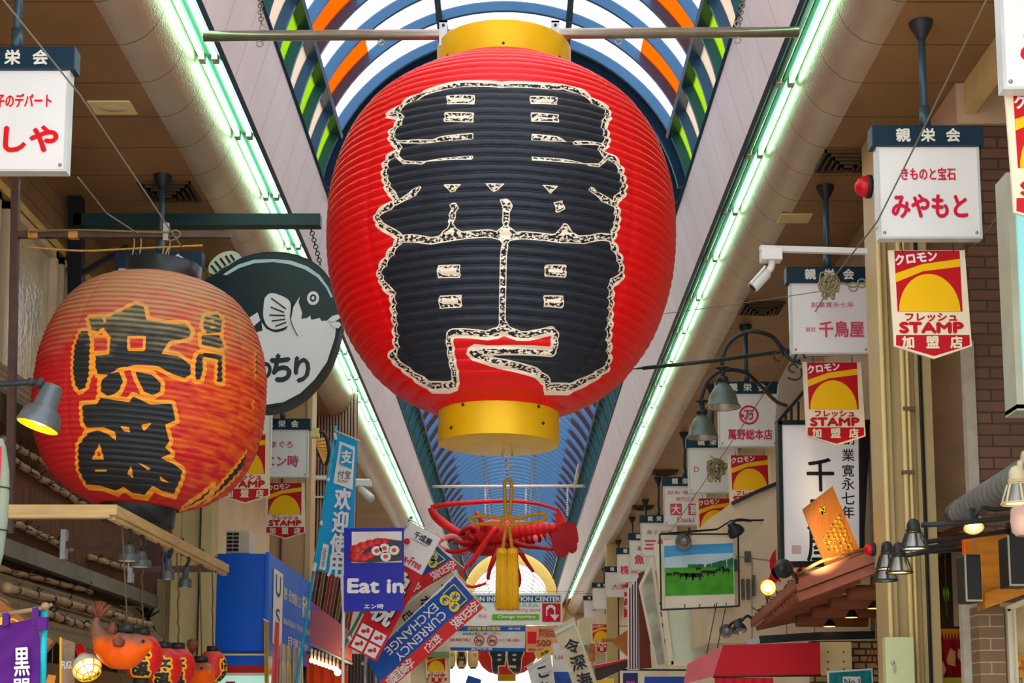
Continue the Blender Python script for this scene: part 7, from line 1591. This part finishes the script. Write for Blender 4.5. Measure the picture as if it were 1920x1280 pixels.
for i, x in enumerate((844, 865.5, 887)):
    t = Th('cream_lantern', ('left', 'middle, darkest lettered', 'right')[i]+' cream paper lantern of three below the notice banner', 'lantern', x, 1232, 39, 'cream lanterns below the notice'); k = 39/F
    b = B(); b.lathe([(6*k, -19*k), (9*k, -16*k), (10*k, -6*k), (10*k, 8*k), (8*k, 16*k), (6*k, 18*k)], 20); t.part(b, 'paper', crl); brace(t, (0, 0, 20*k), (0, fb_.D-t.D, 26*k), .008, wire, 'hanger'); b = B(); b.lathe([(.001, -21*k), (6*k, -21*k), (6*k, -18*k)], 16); b.lathe([(6*k, 18*k), (6*k, 21*k), (.001, 21*k)], 16); t.part(b, 'cap', black)
    if i == 1: b = B(); b.text('黒', 0, 4*k, 11*k, -10.6*k, .03, 15*k); b.text('門', 0, -8*k, 11*k, -10.6*k, .03, 15*k); t.part(b, 'lettering', black)
    else: b = B(); b.text('市', 4*k, 4*k, 7*k, -10.6*k, .02); t.part(b, 'lettering', mat('faint_ink', (150, 120, 80), .6))
# small posters and signs at the bottom centre and right
def poster(label, quad, zc, m, txt=None, tm=None, name='small_poster', h=8, edge=None):
    t = Banner(label, quad, zc, name=name, cat='poster', top=False); s = t.panel('sheet', m, wave=0); b = B(); b.prism([t.uv(*w) for w in ((-.03, -.03), (1.03, -.03), (1.03, 1.03), (-.03, 1.03))], .004, .012); t.part(b, 'backing', edge or white)
    e_p = t.uv(.5, .95); b = B(); b.tube([(e_p[0], .02, e_p[1]), (e_p[0], .02, -t.loc.z)], .012, 6); t.part(b, 'stand_pole', galv)
    if txt: b = B(); p = t.uv(.5, .5); b.text(txt, p[0], p[1], h*t.k, -.006, .03, None, math.atan2((t.q[1]-t.q[0]).y, (t.q[1]-t.q[0]).x)); b.obj('lettering', tm or black, s)
    return t
poster('tilted yellow paper with black strokes left of the white brush banner', ((1003, 1224), (1034, 1210), (1038, 1226), (1008, 1236)), 17, yellow, '大安', black)
poster('white price poster reading 1,500 between the two brush banners', ((1037, 1207), (1065, 1207), (1065, 1258), (1037, 1258)), 17.5, white, '1,500', pinkred, h=8)
poster('blue round dish poster at the bottom edge beside the brush banner', ((1038, 1259), (1078, 1259), (1078, 1300), (1038, 1300)), 17, mat('dish_blue', (40, 90, 190), .4, var=.6, sc=9))
poster('bright yellow sign at the bottom edge right of the tall cream banner', ((1118, 1276), (1150, 1272), (1150, 1300), (1118, 1300)), 15, yellow)
poster('navy poster with magenta lettering at the bottom under the striped box', ((1168, 1261), (1196, 1261), (1196, 1300), (1168, 1300)), 15, mat('navy_poster', (20, 24, 90), .4, var=.3, sc=12), '黒門', mat('magenta_ink', (230, 40, 200), .5), h=8)
poster('wide blue poster with pink lettering at the bottom left of the red awning', ((1208, 1268), (1284, 1268), (1284, 1300), (1208, 1300)), 14, mat('cobalt_poster', (10, 70, 170), .4), 'ダイワ食品', mat('pink_neon_ink', (240, 60, 190), .5), h=7)
poster('green and red fruit picture low beside the far beige column', ((1104, 1206), (1116, 1206), (1116, 1240), (1104, 1240)), 22, mat('fruit_picture', (190, 110, 50), .4, var=.7, sc=8))
poster('small blue and red card hanging at the bottom centre', ((878, 1266), (902, 1274), (898, 1292), (872, 1284)), 20, mat('card_blue', (30, 90, 190), .5, var=.3, sc=10))
sl_ = Th('dark_awning', 'dark grey sloping awning low right of the tall cream banner', 'awning', 1145, 1255, 17); b = B(); b.hexa([sl_.l3(1118, 1278), sl_.l3(1178, 1250), sl_.l3(1178, 1238), sl_.l3(1116, 1254)], (0, .3, .03)); brace(sl_, sl_.l3(1150, 1255, .2), (3.2-sl_.loc.x, .3, 0)); sl_.part(b, 'canvas', mat('dark_canvas', (70, 62, 64), .6)); b = B(); b.hexa([sl_.l3(1114, 1254, -.01), sl_.l3(1178, 1238, -.01), sl_.l3(1178, 1235, -.01), sl_.l3(1114, 1248, -.01)], (0, .3, .02)); sl_.part(b, 'red_edge', red)
tr = Th('wooden_gable', 'small orange-brown triangular wooden gable left of the striped box', 'roof', 1165, 1205, 17.5); b = B(); b.prism([tr.l(*q) for q in ((1148, 1200), (1177, 1180), (1177, 1228))], 0, .2); tr.part(b, 'gable', mat('gable_wood', (190, 116, 50), .5, var=.2)); brace(tr, (0, .1, 0), (3.2-tr.loc.x, .2, .1), .03); b = B(); b.bar(tr.l3(1128, 1200), tr.l3(1150, 1200), .04, .04); tr.part(b, 'ridge_arm', mat('gable_wood', (190, 116, 50)))
rv = Th('red_vertical_sign', 'narrow red vertical sign with white characters behind the striped box', 'sign', 1175, 1130, 20); b = B(); b.prism([rv.l(*q) for q in ((1171, 1096), (1178, 1090), (1178, 1156), (1170, 1157))], 0, .05); s_ = rv.part(b, 'board', red); brace(rv, (0, .04, 0), (3.2-rv.loc.x, .1, 0), .02); b = B(); q = [rv.l(1174.5, y) for y in (1106, 1122, 1138)]
for ch, p in zip('黒門市', q): b.text(ch, p[0], p[1], 8*20/F, -.004, .02)
b.obj('lettering', white, s_)
# upper part of far side signs on the left wall, pale facade pieces
for lab, q, z, c_ in (('pale shop front block low left beyond the currency banner', ((770, 1200), (842, 1205), (842, 1300), (770, 1300)), 30, (232, 222, 196)), ('cream shop front block low right beyond the far column', ((1085, 1160), (1136, 1150), (1136, 1300), (1085, 1300)), 34, (226, 212, 180))):
    t = Th('storefront', lab, 'shop front', (q[0][0]+q[2][0])/2, 1250, z); P = [t.l(*w) for w in q]; b = B(); b.prism(P, 0, .6); t.part(b, 'wall', mat('shopfront_%d' % z, c_, .6, var=.15, sc=3)); b = B(); b.box(min(p[0] for p in P), max(p[0] for p in P), -.3, 0, P[0][1]*.35, P[0][1]*.35+.1); t.part(b, 'canopy', mat('canopy_green', (120, 150, 110), .6))

# light of the lamp aimed at the plaque, and warm light of the bare bulbs
def spotlight(px, py, zc, tx, ty, tz, e, size, c=(1, .82, .5)):
    L = bpy.data.lights.new('lamp_light', 'SPOT'); L.energy = e; L.spot_size = size; L.spot_blend = .5; L.color = c; L.shadow_soft_size = .04
    o = bpy.data.objects.new('lamp_light', L); COL.objects.link(o); o.location = W(px, py, zc); d = W(tx, ty, tz)-o.location; o.rotation_euler = d.to_track_quat('-Z', 'Y').to_euler()
spotlight(1500, 1058, 9.85, 1588, 1000, 10.35, 34, 1.1, (1, .78, .34))
